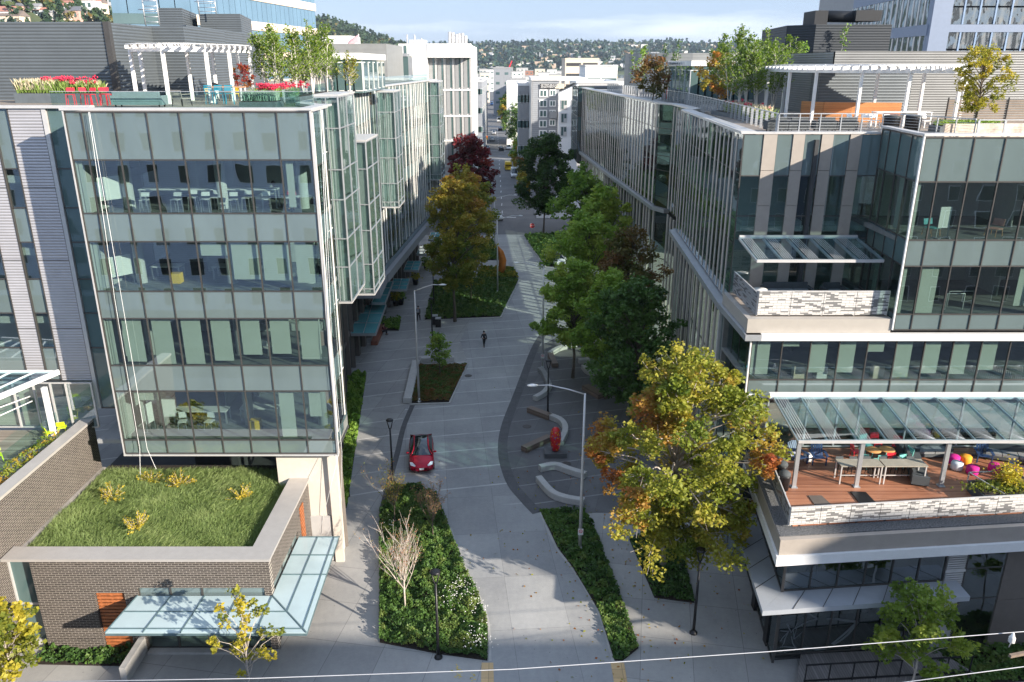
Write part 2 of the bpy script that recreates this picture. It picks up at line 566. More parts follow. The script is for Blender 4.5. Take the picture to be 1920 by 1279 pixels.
b = MB(); b.face((-60, 10, 0), (60, 10, 0), (60, 136.8, 0), (-60, 136.8, 0))
struct('pavement', b, m_pave)
b = MB(); b.face((-120, -9, 0.0), (120, -9, 0.0), (120, 10, 0.0), (-120, 10, 0.0))
struct('cross_street', b, m_asph)
# far pavements on both sides of the road, each block a raised sheet
b = MB()
for (ya, yb) in ((152, 256), (275, 395), (412, 600), (618, 900)):
    for sd_ in (-1, 1):
        x1a, x1b = -0.022 * ya + 1.5 + sd_ * 6.6, -0.022 * yb + 1.5 + sd_ * 6.6
        b.prism([(x1a, ya), (x1a + sd_ * 60, ya), (x1b + sd_ * 60, yb), (x1b, yb)], -0.02, 0.13)
struct('far_pavement', b, m_pave)
b = MB()
b.face((-120, 136.9, 0.0), (120, 136.9, 0.0), (120, 152, 0.0), (-120, 152, 0.0))
b.face((-8.6, 152, 0.001), (5, 152, 0.001), (-0.022 * 1050 + 8, 1050, 0.001), (-0.022 * 1050 - 6, 1050, 0.001))
for ya, yb in ((256, 275), (395, 412), (600, 618)):
    b.face((-160, ya, 0.003), (160, ya, 0.003), (160, yb, 0.003), (-160, yb, 0.003))
struct('road', b, m_asph)
# painted stop bars, lane dashes, crosswalk edges
b = MB()
def paint(x0, y0, x1, y1): b.face((x0, y0, 0.012), (x1, y0, 0.012), (x1, y1, 0.012), (x0, y1, 0.012))
paint(-8.2, 254.0, 1.5, 254.7); paint(-8.5, 251, 0.5, 251.3); paint(-11, 278.5, -1.5, 279.2)
paint(-14.5, 392, -3, 392.8); paint(-14.5, 388, -3, 388.5)
for k in range(26):
    yy = 158 + k * 9
    if 250 < yy < 280: continue
    paint(-0.022 * yy + 1.42, yy, -0.022 * yy + 1.56, yy + 3)
paint(-6.5, 153.3, 0.8, 153.8)
struct('road_marking', b, m_line)

street_poly = gp((925, 1279), (902, 1243), (917, 1235), (915, 1165), (895, 1110), (868, 1055), (845, 990), (825, 930), (790, 905), (735, 905),
                 (743, 850), (752, 800), (762, 757), (843, 755), (879, 684), (862, 640), (880, 605), (942, 597), (975, 522), (948, 490), (925, 440),
                 (985, 440), (1000, 470), (1022, 500), (1030, 560), (1022, 610), (1002, 655), (970, 740), (947, 800), (941, 850), (956, 905),
                 (1012, 958), (1043, 1026), (1073, 1066), (1121, 1146), (1150, 1240), (1150, 1279))
street_poly = [p for p in street_poly] + [Vector((G(1150, 1279).x, 10)), Vector((G(925, 1279).x, 10))]
sheet('street', street_poly, 0.006, m_street)
# plaza of darker pavers under the benches
plaza_poly = gp((1002, 655), (970, 740), (947, 800), (941, 850), (956, 905), (1012, 958), (1092, 962)) + [Vector((11.5, 46)), Vector((13, 50)), Vector((13.2, 78)), Vector((5, 82))]
sheet('plaza', plaza_poly, 0.010, m_plaza)
def ribbon(pts, wd, z, name, mat):
    b = MB(); pts = [Vector(p) for p in pts]; Lp = []; Rp = []
    for i, p in enumerate(pts):
        d = (pts[min(i + 1, len(pts) - 1)] - pts[max(i - 1, 0)]).normalized()
        nn = Vector((-d.y, d.x)) * wd / 2
        Lp.append(p + nn); Rp.append(p - nn)
    for i in range(len(pts) - 1):
        b.face((*Rp[i], z), (*Rp[i + 1], z), (*Lp[i + 1], z), (*Lp[i], z))
    return struct(name, b, mat)
def smooth_px(pts, n=6):
    P_ = [G(x, y).to_2d() for x, y in pts]; out = []
    for i in range(len(P_) - 1):
        p0 = P_[max(i - 1, 0)]; p1 = P_[i]; p2 = P_[i + 1]; p3 = P_[min(i + 2, len(P_) - 1)]
        for k in range(n):
            t = k / n
            out.append(0.5 * ((2 * p1) + (p2 - p0) * t + (2 * p0 - 5 * p1 + 4 * p2 - p3) * t * t + (3 * p1 - p0 - 3 * p2 + p3) * t ** 3))
    out.append(P_[-1])
    return out
ribbon(smooth_px([(1020, 625), (1002, 655), (972, 735), (948, 800), (943, 850), (958, 903), (985, 938), (1008, 962)]), 0.75, 0.016, 'paver_band', m_band)
ribbon(smooth_px([(775, 757), (757, 800), (745, 850), (735, 885), (716, 958)]), 0.42, 0.015, 'paver_strip', m_band)
ribbon(smooth_px([(1012, 958), (1043, 1026), (1073, 1066), (1121, 1146), (1150, 1240)]), 0.16, 0.016, 'kerb_line', m_kerb)
ribbon(smooth_px([(845, 990), (868, 1055), (895, 1110), (915, 1165), (919, 1240)]), 0.14, 0.016, 'kerb_edge', m_kerb)
for (xa, xb, xc, xd) in ((903, 925, 926, 902), (1145, 1170, 1176, 1151)):
    p = gp((xa, 1243), (xb, 1243)) + [G(xc, 1279).to_2d(), G(xd, 1279).to_2d()]
    p[2] = p[2] + (p[2] - p[1]) * 1.0; p[3] = p[3] + (p[3] - p[0]) * 1.0
    sheet('tactile_paving', p, 0.020, m_tact)
b = MB()                                   # sprayed utility marks, strokes of yellow chalk
rg = random.Random(3)
for (cx, cy, nn) in ((857, 1252, 9), (862, 1262, 6), (886, 1268, 6)):
    for k in range(nn):
        a = G(cx + rg.uniform(-2, 2), cy - 6 + k * 3.0).to_2d(); c_ = a + Vector((rg.uniform(-.14, .14), rg.uniform(-.1, .02)))
        d = Vector((c_.y - a.y, a.x - c_.x)).normalized() * 0.022
        b.face((*(a - d), .02), (*(c_ - d), .02), (*(c_ + d), .02), (*(a + d), .02))
struct('chalk_mark', b, m_ylw)

# lake, shore and the far hillsides
mw, n, out = newmat('water')
bw = principled(n, out, (0.10, 0.14, 0.18), 0.12, 0, bump(n, noise(n, objcoord(n, (1, 0.3, 1)), 0.2, 4), 0.3, 0.2))
b = MB(); b.face((-160, 1500, 0.02), (1400, 1250, 0.02), (2200, 2350, 0.02), (-300, 2350, 0.02))
struct('lake', b, mw)

def hill(name, cx, cy, rx, ry, h, seed, nseg=70, base=-2, rough=0.12, mat=None):
    rs = np.random.default_rng(seed)
    ks = rs.uniform(0, 6.28, (8, 2)); fr = rs.uniform(1.0, 5.0, (8, 2))
    xs = np.linspace(-1, 1, nseg); ys = np.linspace(-1, 1, nseg // 2)
    b = MB(); vs = []
    for y in ys:
        for x in xs:
            e = max(0.0, 1 - (abs(x) ** 2.6)) * max(0.0, 1 - abs(y) ** 2.0)
            q = sum(math.sin(fr[i, 0] * x * 3 + ks[i, 0]) * math.cos(fr[i, 1] * y * 3 + ks[i, 1]) for i in range(8)) / 8
            vs.append((cx + x * rx, cy + y * ry, base + h * e * (1 + rough * 2 * q)))
    fs = []
    for j in range(len(ys) - 1):
        for i in range(nseg - 1):
            a = j * nseg + i
            fs.append((a, a + 1, a + nseg + 1, a + nseg))
    b.add(vs, fs, 0, True)
    o = struct(name, b, mat)
    zz = {}
    def hz(px_, py_):
        x = (px_ - cx) / rx; y = (py_ - cy) / ry
        e = max(0.0, 1 - (abs(x) ** 2.6)) * max(0.0, 1 - abs(y) ** 2.0)
        q = sum(math.sin(fr[i, 0] * x * 3 + ks[i, 0]) * math.cos(fr[i, 1] * y * 3 + ks[i, 1]) for i in range(8)) / 8
        return base + h * e * (1 + rough * 2 * q)
    return o, hz
m_hill = M('hill_earth', (0.10, 0.13, 0.06), 0.95, var=0.5, vscale=0.02)
_, hz_far = hill('far_hill', 600, 3600, 2600, 1250, 92, 3, mat=m_hill)
_, hz_mid = hill('wooded_hill', -560, 1900, 400, 450, 112, 5, mat=m_hill)
_, hz_left = hill('residential_hill', -760, 900, 450, 300, 170, 9, mat=m_hill)

# woods on the hills: masses nobody could count
m_wood = leaf_mat('wood_leaf', [(0.025, 0.055, 0.03), (0.05, 0.09, 0.035), (0.10, 0.12, 0.035), (0.20, 0.12, 0.03)], 0.15)
m_wood2 = leaf_mat('wood_leaf_far', [(0.015, 0.045, 0.045), (0.03, 0.075, 0.05), (0.08, 0.115, 0.045), (0.19, 0.12, 0.05)], 0.1)
def wood(name, label, hz, x0, x1, y0, y1, ntree, th_, tr, seed, mat, per=26, keep=None):
    rg_ = np.random.default_rng(seed)
    P_ = []; T_ = []
    for k in range(ntree):
        x = rg_.uniform(x0, x1); y = y0 + (y1 - y0) * rg_.uniform(0, 1)
        if keep and not keep(x, y): continue
        z = hz(x, y); h = th_ * rg_.uniform(0.55, 1.5); conif = rg_.uniform() < 0.38
        t = rg_.uniform(0, 0.35) if conif else rg_.beta(2, 2.2)
        u = rg_.uniform(0, 1, per); a = rg_.uniform(0, 2 * PI, per)
        r = tr * (1.05 - u) * 0.8 if conif else tr * np.sqrt(1 - (2 * u - 1) ** 2 * 0.95) * rg_.uniform(0.7, 1.05, per)
        hh = h * (1.35 if conif else 0.85)
        P_.append(np.stack([x + r * np.cos(a), y + r * np.sin(a), z + hh * (0.12 + 0.9 * u)], 1))
        T_.append(np.clip(t + rg_.normal(0, 0.07, per), 0, 1))
    P_ = np.concatenate(P_); T_ = np.concatenate(T_)
    o = leaves(name, P_, tr * 0.85, T_, mat, flat=0.8, seed=seed, loc=(0, 0, 0))
    tag(o, label, 'woodland', kind='stuff')
wood('far_woodland', 'distant hazy blue-green wooded hillside beyond the lake', hz_far, -900, 2300, 2380, 3900, 9000, 17, 13, 1, m_wood2, per=14)
wood('hill_woodland', 'green wooded hill rising left of the white laboratory building', hz_mid, -950, -170, 1470, 2000, 5500, 13, 8, 2, m_wood, per=20)
wood('hillside_woodland', 'leafy gardens and trees between the houses on the upper left hillside', hz_left, -800, -250, 600, 960, 2600, 9, 5, 4, m_wood, per=34)

# pale specks of houses scattered through the far woods
rn = np.random.default_rng(17); hb = MB()
for k in range(520):
    x = rn.uniform(-500, 2100); y = rn.uniform(2400, 3300); z_ = hz_far(x, y) + 9; w_ = rn.uniform(7, 15); h_ = rn.uniform(5, 9)
    hb.box(x - w_, y - 8, z_ - 4, x + w_, y, z_ + h_, int(rn.integers(0, 3)))
o = hb.build('far_houses', [M('far_white', (.75, .73, .70), .8), M('far_tan', (.55, .42, .32), .8), M('far_grey', (.40, .42, .45), .8)], loc=(0, 0, 0)); tag(o, 'countless tiny pale houses among the trees of the far hillside', 'houses', kind='stuff')
# ---------------------------------------------------------------- building kit
class Bld:
    """one building: every window, panel, slab is a child; past 95 of one kind the least visible share one mesh"""
    def __init__(s, name, label, cat, loc, group=None):
        s.root = thing(name, label, cat, loc, group); s.cells = {}
    def add(s, name, mb, mat, label=None):
        s.cells.setdefault(name, []).append((mb, mat, label))
    def one(s, name, mb, mat):
        return mb.build(name, mat, s.root)
    def finish(s, cap=95):
        for name, lst in s.cells.items():
            def size(it):
                v = it[0].v; n = len(v)
                xs = [p[0] for p in v]; ys = [p[1] for p in v]; zs = [p[2] for p in v]
                ctr = Vector((sum(xs) / n, sum(ys) / n, sum(zs) / n - CAM_H))
                return (max(zs) - min(zs) + .01) * max(max(xs) - min(xs), 0.25 * (max(ys) - min(ys)), .01) / max(ctr.length, 1) ** 2
            lst.sort(key=size, reverse=True)
            for mb, mat, lb in lst[:cap]:
                o = mb.build(name, mat, s.root)
                if lb: o['label'] = lb
            rest = {}
            for mb, mat, lb in lst[cap:]:
                rest.setdefault(mat.name if not isinstance(mat, list) else mat[0].name, (mat, []))[1].append(mb)
            if rest:
                big = MB(); mats = []
                for k, (mat, mbs) in rest.items():
                    base = len(mats); ml = mat if isinstance(mat, list) else [mat]; mats += ml
                    for mb in mbs:
                        big.add(mb.v, mb.f, 0); nf = len(mb.f)
                        big.m[-nf:] = [base + i for i in mb.m]
                o = big.build(name, mats, s.root); o['kind'] = 'stuff'

def wallframe(P0, P1):
    P0, P1 = Vector(P0), Vector(P1)
    d = (P1 - P0); Lg = d.length; d.normalize()
    n = Vector((d.y, -d.x))               # outward: right-hand side when walking P0 -> P1
    return P0, d, n, Lg
def fbox(mb, fr, a0, a1, z0, z1, o0, o1, mi=0):
    """box on a facade: a along, z up, o outward"""
    P0, d, n, Lg = fr
    vs = []
    for z in (z0, z1):
        for a, o in ((a0, o1), (a1, o1), (a1, o0), (a0, o0)):
            p = P0 + d * a + n * o
            vs.append((p.x, p.y, z))
    mb.add(vs, [(3, 2, 1, 0), (4, 5, 6, 7), (0, 1, 5, 4), (1, 2, 6, 5), (2, 3, 7, 6), (3, 0, 4, 7)], mi)
    return mb

G_VIS = glass_mat('vision_glass', (0.80, 0.88, 0.86), 3.6, 0.010, 0.5)
G_SPN = glass_mat('spandrel_glass', refl=2.6, wave=0.010, wscale=0.5, opaque=(0.155, 0.205, 0.205))
G_SPD = glass_mat('spandrel_glass_dark', refl=1.9, wave=0.012, wscale=0.4, opaque=(0.10, 0.16, 0.16))
G_SIDE = glass_mat('side_glass', (0.70, 0.80, 0.78), 2.6, 0.03, 0.35)
G_RSIDE = glass_mat('dark_side_glass', (0.70, 0.80, 0.77), 2.6, 0.022, 0.3)
G_CLEAR = glass_mat('clear_glass', (0.82, 0.92, 0.90), 1.5, 0.004, 0.5)
G_CANOPY = glass_mat('canopy_glass', (0.80, 0.90, 0.93), 2.3, 0.004, 0.5)
G_TEAL = glass_mat('teal_canopy_glass', refl=1.6, wave=0.003, wscale=0.5, opaque=(0.13, 0.40, 0.42))
G_PALE = glass_mat('pale_canopy_glass', refl=1.5, wave=0.003, wscale=0.5, opaque=(0.50, 0.62, 0.64))
m_mull = M('mullion_metal', (0.10, 0.095, 0.09), 0.4, 0.5, var=0.1)
m_alu = M('light_aluminium', (0.62, 0.61, 0.60), 0.4, 0.3, var=0.08)
m_white = M('white_metal', (0.80, 0.80, 0.79), 0.45, 0.0, var=0.05)
m_fin = M('white_fin', (0.74, 0.73, 0.70), 0.5, var=0.06)
m_tan = M('tan_panel', (0.36, 0.32, 0.28), 0.55, var=0.08)
m_tanl = M('light_tan_panel', (0.40, 0.37, 0.33), 0.55, var=0.06)
m_brown = M('brown_panel', (0.16, 0.14, 0.125), 0.6, var=0.12)
m_grey = M('grey_panel', (0.30, 0.31, 0.32), 0.6, var=0.08)
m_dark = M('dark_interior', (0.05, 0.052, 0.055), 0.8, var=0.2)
m_core = M('office_wall', (0.55, 0.55, 0.53), 0.8, var=0.08)
m_floor = M('office_carpet', (0.20, 0.21, 0.20), 0.9, var=0.25, vscale=1.5)
m_ceil = M('office_ceiling', (0.62, 0.62, 0.60), 0.9, var=0.05)
m_blind = M('roller_blind', (0.54, 0.56, 0.50), 0.85, var=0.05, vscale=0.7)
m_stone = M('stone_panel', (0.62, 0.57, 0.50), 0.7, var=0.08)
m_coping = M('metal_coping', (0.52, 0.49, 0.46), 0.45, 0.3, var=0.07)
m_roof = M('roof_membrane', (0.33, 0.33, 0.32), 0.85, var=0.2)
m_rmetal = corrugated('ribbed_silver_cladding', (0.52, 0.51, 0.53), 0.16, 'z', 0.4, 0.35)
m_rdark = corrugated('ribbed_charcoal_cladding', (0.135, 0.155, 0.17), 0.20, 'z', 0.5, 0.3)
m_rgrey = corrugated('ribbed_grey_cladding', (0.33, 0.34, 0.335), 0.17, 'z', 0.5, 0.3)
m_deckw = plank_mat('weathered_deck', (0.16, 0.12, 0.09), (0.42, 0.36, 0.30), 'y', 0.14)
m_deckr = plank_mat('red_deck', (0.17, 0.055, 0.028), (0.45, 0.20, 0.11), 'y', 0.14, 0.5)
m_steel = M('galvanised_steel', (0.52, 0.54, 0.56), 0.4, 0.6, var=0.1)
m_black = M('black_metal', (0.018, 0.018, 0.02), 0.4, 0.3, var=0.2)
m_cedar = plank_mat('cedar_slats', (0.28, 0.08, 0.03), (0.52, 0.20, 0.08), 'z', 0.2)
m_orangewood = plank_mat('orange_slats', (0.38, 0.15, 0.05), (0.62, 0.28, 0.10), 'z', 0.12)

def curtain(bl, P0, P1, cuts, rows, mull=0.06, glass=G_VIS, spn=G_SPN, blinds=(), out=0.0, mull_out=0.07, wname='window', sname='spandrel_panel', mmat=None, mat_panel=None, skip=()):
    """cuts: positions along the wall; rows: (z0, z1, kind) with kind v (see-through) / s (spandrel)"""
    fr = wallframe(P0, P1)
    mb = MB()
    for c in cuts:
        fbox(mb, fr, c - mull / 2, c + mull / 2, rows[-1][0], rows[0][1], out - 0.05, out + mull_out)
    for z0, z1, k in rows:
        fbox(mb, fr, cuts[0], cuts[-1], z0 - 0.03, z0 + 0.03, out - 0.05, out + mull_out - 0.012)
    fbox(mb, fr, cuts[0], cuts[-1], rows[0][1] - 0.06, rows[0][1] + 0.002, out - 0.05, out + mull_out - 0.012)
    for ri, (z0, z1, k) in enumerate(rows):
        for ci in range(len(cuts) - 1):
            if (ri, ci) in skip: continue
            a0, a1 = cuts[ci] + mull / 2, cuts[ci + 1] - mull / 2
            c = fbox(MB(), fr, a0, a1, z0 + 0.035, z1 - 0.035, out - 0.015, out + 0.015)
            if k == 'v': bl.add(wname, c, glass)
            else: bl.add(sname, c, spn)
    for (ri, ci, frac, *o) in blinds:
        z0, z1, k = rows[ri]
        a0, a1 = cuts[ci] + 0.08, cuts[ci + 1] - 0.08
        w_ = a1 - a0
        l, r = (o + [0, 1])[:2] if o else (0, 1)
        c = fbox(MB(), fr, a0 + w_ * l, a0 + w_ * r, z0 + (z1 - z0) * (1 - frac), z1 - 0.03, out - 0.24, out - 0.22)
        bl.add('window_blind', c, m_blind)
    bl.one('mullion_grid', mb, mmat or m_mull)
    return fr

def text_mesh(txt, size, name, mat, parent, origin, ux, uz, extrude=0.02, align='LEFT'):
    cu = bpy.data.curves.new(name, 'FONT'); cu.body = txt; cu.size = size; cu.extrude = extrude; cu.align_x = align; cu.align_y = 'CENTER'
    o = bpy.data.objects.new(name, cu); COL.objects.link(o)
    dg = bpy.context.evaluated_depsgraph_get()
    me = bpy.data.meshes.new_from_object(o.evaluated_get(dg))
    bpy.data.objects.remove(o)
    ux = Vector(ux).normalized(); uz = Vector(uz).normalized(); un = ux.cross(uz)
    off = Vector((0, 0, 0)); p = parent
    while p is not None: off += p.location; p = p.parent
    O = Vector(origin)
    for v in me.vertices:
        c = v.co.copy()
        v.co = O + ux * c.x + uz * c.y + un * c.z - off
    me.name = name; me.materials.clear(); me.materials.append(mat)
    ob = bpy.data.objects.new(name, me); COL.objects.link(ob)
    if parent: ob.parent = parent
    return ob
def zrow(Y, *ys): return [Q(960, y, Y).z for y in ys]

# ================================================================ LEFT OFFICE BUILDING
LB = Bld('office_building', 'six-storey glass office building on the left with a white-finned street side', 'office building', (-20, 50, 0))
YF = 40.0
XL, XR = -21.8, -9.9
z = zrow(YF, 209, 300, 400, 453, 546, 597, 685, 733, 824.5, 849.5)
rowsL = [(z[1], z[0], 's'), (z[2], z[1], 'v'), (z[3], z[2], 's'), (z[4], z[3], 'v'), (z[5], z[4], 's'), (z[6], z[5], 'v'), (z[7], z[6], 's'), (z[8], z[7], 'v'), (z[9], z[8], 's')]
ZT = z[0]; ZB = z[9]
cuts = [0, 0.80] + [0.80 + 1.586 * k for k in range(1, 8)]
bl = [(3, 4, .3), (3, 5, .78), (3, 6, .8), (3, 7, .85, 0.1, 0.8), (3, 0, 1, 0, .5)]
bl += [(5, c, f, 0, .72) for c, f in ((1, .95), (2, 1), (3, 1), (4, .93), (5, .8), (6, .78), (7, .9))] + [(5, 0, 1, 0, .45), (7, 0, 1, 0, .4), (1, 0, 1, 0, .3), (7, 6, .98, 0.05, .62), (7, 7, .55, .1, .55), (1, 7, .9, .05, .3), (7, 1, .22)]
frL = curtain(LB, (XL, YF), (XR, YF), cuts, rowsL, 0.055, blinds=bl)
# corner posts and sunlit edge trims, soffit, roof coping of the glass block
b = MB()
b.box(XL - 0.10, YF - 0.10, ZB - 0.05, XL - 0.03, YF + 0.05, ZT + 0.05)
b.box(XR + 0.03, YF - 0.10, ZB - 0.05, XR + 0.12, YF + 0.05, ZT + 0.05)
b.box(XL - 0.10, YF - 0.13, ZB - 0.13, XR + 0.12, YF - 0.02, ZB - 0.055)
LB.one('corner_trim', b, m_alu)
b = MB()
b.box(XL - 0.2, YF - 0.14, ZT + 0.055, XR + 0.16, YF + 0.5, ZT + 0.16)
b.box(XR - 0.5, YF + 0.505, ZT + 0.052, XR + 0.16, YF + 4.5, ZT + 0.157)
b.box(-34, 42.8, ZT - 0.0, XL - 0.205, 43.35, ZT + 0.14)
LB.one('coping', b, m_alu)
b = MB(); b.box(XL, YF + 0.05, ZB - 0.05, XR, 43.5, ZB + 0.1); b.box(XL, 43.5, ZB - 0.05, -12.6, 52, ZB + 0.1)
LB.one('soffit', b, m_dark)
# floors, ceilings, core
b = MB(); cb = MB()
zc_ = [(z[3] + z[2]) / 2, (z[5] + z[4]) / 2, (z[7] + z[6]) / 2]
for zz in [z[9] + 0.25] + [z[7] + 0.16, z[5] + 0.16, z[3] + 0.16]:
    pass
for (s_lo, s_hi) in ((z[3], z[2]), (z[5], z[4]), (z[7], z[6])):
    b.box(XL + 0.05, YF + 0.12, s_hi - 0.35, XR - 0.05, 43.5, s_hi - 0.12); b.box(XL + 0.05, 43.5, s_hi - 0.35, -12.6, 52, s_hi - 0.12)       # floor on top of the slab
    cb.box(XL + 0.05, YF + 0.35, s_lo + 0.02, XR - 0.05, 43.5, s_lo + 0.06); cb.box(XL + 0.05, 43.5, s_lo + 0.02, -12.6, 52, s_lo + 0.06)
b.box(XL + 0.05, YF + 0.12, ZB + 0.12, XR - 0.05, 43.5, z[8] - 0.05); b.box(XL + 0.05, 43.5, ZB + 0.12, -12.6, 52, z[8] - 0.05)
cb.box(XL + 0.05, YF + 0.35, z[1] + 0.02, XR - 0.05, 43.5, z[1] + 0.06); cb.box(XL + 0.05, 43.5, z[1] + 0.02, -12.6, 52, z[1] + 0.06)
LB.one('floor_slab', b, m_floor); LB.one('ceiling', cb, m_ceil)
b = MB(); b.box(XL + 1, 47.0, ZB + 0.2, XR - 3.0, 47.2, ZT - 1); b.box(XL + 4.2, 44.5, ZB + 0.2, XL + 4.3, 46.95, ZT - 1)
b.box(XL - 0.05, YF + 0.1, ZB, XL + 0.02, 43, ZT - 0.1)
for cx_ in (XL + 1.4, XL + 6.4, XR - 1.2):
    b.tube([(cx_, 42.2, ZB), (cx_, 42.2, ZT - 1)], 0.28, 12)
LB.one('interior_wall', b, m_core)
# roof deck
b = MB()
b.box(-45, 43.36, ZT - 0.62, XR - 1.0, 45.2, ZT - 0.02); b.box(-45, 45.21, ZT - 0.62, -13.1, 64, ZT - 0.02); b.box(XL, YF + 0.2, ZT - 0.62, XR - 0.3, 43.35, ZT - 0.04)
b.prism([(-45, 64.05), (-13.4, 64.05), (-14.0, 79), (-12.9, 99), (-11.6, 118), (-45, 118)], ZT - 0.7, ZT - 0.04)
LB.one('roof_deck', b, m_deckw)

# recessed west wing: ribbed silver cladding with window strips
YW = 43.0
frW = wallframe((-34, YW), (XL, YW))
def aW(x): return x + 34
zW = [ZT, 22.9, 21.0, 19.0, 17.0, 14.9, 13.0, 10.8]
strips = [('v', -34.0, -31.4), ('r', -31.4, -30.3), ('v', -30.3, -28.35), ('r', -28.35, -27.25), ('v', -27.25, -26.4), ('r', -26.4, -24.62), ('t', -24.62, -24.4), ('v', -24.4, -23.35), ('v', -23.35, XL)]
gb = MB()
for k, x0, x1 in strips:
    if k == 'r':
        c = fbox(MB(), frW, aW(x0), aW(x1), 10.8, ZT, -0.1, 0.06); LB.add('cladding_panel', c, m_rmetal)
        fbox(gb, frW, aW(x0) - 0.03, aW(x0) + 0.03, 10.8, ZT, -0.1, 0.09); fbox(gb, frW, aW(x1) - 0.03, aW(x1) + 0.03, 10.8, ZT, -0.1, 0.09)
        for zz in (22.0, 18.0, 14.0): fbox(gb, frW, aW(x0), aW(x1), zz - 0.02, zz + 0.02, 0.0, 0.07)
    elif k == 't':
        c = fbox(MB(), frW, aW(x0), aW(x1), 9.0, ZT, -0.1, 0.10); LB.add('cladding_panel', c, m_alu)
    else:
        lo = 9.0 if x0 > -25 else 10.8
        zr = [ZT, 23.0, 20.9, 19.0, 16.9, 14.9, 12.8, lo]
        for i in range(7):
            c = fbox(MB(), frW, aW(x0) + 0.04, aW(x1) - 0.04, zr[i + 1] + 0.03, zr[i] - 0.03, -0.06, -0.03)
            LB.add('window' if i % 2 else 'spandrel_panel', c, (G_VIS if i % 2 else G_SPN) if x0 < -25 else G_SPD)
            fbox(gb, frW, aW(x0), aW(x1), zr[i + 1] - 0.03, zr[i + 1] + 0.03, -0.1, 0.03)
        fbox(gb, frW, aW(x1) - 0.03, aW(x1) + 0.03, lo, ZT, -0.1, 0.04)
LB.one('mullion_grid', gb, m_mull)
b = MB()
for zz in (22.6, 18.6, 14.6): b.box(-34, 43.3, zz - 0.4, XL, 50, zz)
b.box(-34, 47, 8, XL, 47.2, ZT - 1)
LB.one('interior_wall', b, m_core)

# street side of the left building, in straight runs, white fins of uneven spacing
side_pts = [(XR, YF + 0.02), (-10.0, 43.6), (-11.6, 46.2), (-12.5, 60), (-13.1, 73), (-13.3, 79), (-12.2, 99), (-10.9, 119)]
zS = [ZT, 23.4, 20.9, 19.3, 16.9, 15.3, 12.8, 11.3, 8.6, 7.9]
zk = ['s', 'v', 's', 'v', 's', 'v', 's', 'v', 's']
rowsS = [(zS[i + 1], zS[i], zk[i]) for i in range(9)]
rg = random.Random(5)
fins = MB()
for i in range(len(side_pts) - 1):
    P0, P1 = side_pts[i], side_pts[i + 1]
    fr = wallframe(P0, P1); Lg = fr[3]
    n_ = max(1, round(Lg / 1.55)); cs = [Lg * k / n_ for k in range(n_ + 1)]
    short = 2 <= i <= 3
    curtain(LB, P0, P1, cs, rowsS[:6] if short else rowsS, 0.03, glass=G_SIDE, spn=G_SPD, mull_out=0.02, blinds=[(r, c, rg.choice((.5, .9, .3))) for r in (1, 3) for c in range(n_) if rg.random() < 0.35])
    a = 0.3
    while a < Lg - 0.2:
        wd = rg.choice((0.12, 0.16, 0.3, 0.36))
        fbox(fins, fr, a, a + wd, 12.85 if short else 8.7, ZT - 0.02, 0.05, 0.10)
        a += wd + rg.choice((0.9, 1.2, 1.7, 2.2))
    for r_ in range(4):
        pass
LB.one('facade_fin', fins, m_fin)
b = MB(); cb = MB()
for i in range(2, len(side_pts) - 1):
    (xa, ya), (xb, yb) = side_pts[i], side_pts[i + 1]
    for zz in ((21.0, 16.9, 13.3) if i < 4 else (21.0, 16.9, 12.9, 8.8)):
        b.prism([(xa - 0.15, ya + .02), (xb - 0.15, yb - .02), (xb - 8, yb - .02), (xa - 8, ya + .02)], zz - 0.55, zz - 0.1)
    cb.prism([(xa - 4.5, ya), (xb - 4.5, yb), (xb - 4.8, yb), (xa - 4.8, ya)], 8, ZT - 1)
LB.one('floor_slab', b, m_core); LB.one('interior_wall', cb, m_core)
# light copings along the street-side roof edge with a glass balustrade
b = MB(); c2 = MB()
for i in range(len(side_pts) - 1):
    fr = wallframe(side_pts[i], side_pts[i + 1]); Lg = fr[3]
    fbox(b, fr, 0, Lg, ZT + 0.0, ZT + 0.14, -0.55, 0.24)
    if i >= 1:
        fbox(c2, fr, 0, Lg, ZT - 0.3, ZT + 0.85, -1.25, -1.23)
LB.one('coping', b, m_alu); LB.one('glass_balustrade', c2, G_CLEAR)
# projecting glazed bays
def bay(X0, X1, Y0, Y1, z0, z1, ncol, gl=G_SIDE, stripe=True):
    rows = []; zz = z1; k = 0
    while zz > z0 + 0.3:
        h = 1.75 if k % 2 == 0 else 2.35
        rows.append((max(z0, zz - h), zz, 's' if k % 2 == 0 else 'v')); zz -= h; k += 1
    rows[-1] = (z0, rows[-1][1], rows[-1][2])
    w_ = X1 - X0
    curtain(LB, (X0, Y0), (X1, Y0), [w_ * i / ncol for i in range(ncol + 1)], rows, 0.03, glass=G_VIS, spn=G_SIDE, mmat=m_steel)
    d_ = Y1 - Y0
    curtain(LB, (X1, Y0), (X1, Y1), [0, d_ / 2, d_], rows, 0.03, glass=G_SIDE, spn=G_SIDE, mmat=m_steel)
    bb = MB()
    if stripe:
        for q in (0.12, 0.55, 0.8): bb.box(X0 + w_ * q, Y0 + 0.12, z0 + .05, X0 + w_ * (q + 0.17), Y0 + 0.16, z1 - 0.1)
    bb.box(X0 - 0.05, Y0 - 0.06, z1 + .01, X1 + 0.06, Y1 + .3, z1 + 0.12)
    bb.box(X0 - 0.05, Y0 - 0.04, z0 - 0.12, X1 + 0.05, Y1, z0 - 0.01)
    bb.box(X0 - 0.06, Y1 - 0.3, z0, X1 - 0.06, Y1 - 0.2, z1)
    LB.one('bay_frame', bb, m_alu)
bay(-11.3, -9.95, 47.0, 51.5, 14.4, 26.55, 2)
bay(-10.9, -9.6, 53.0, 57.5, 13.2, 23.5, 2)
bay(-12.3, -10.75, 75, 79, 15.5, 25.9, 2)
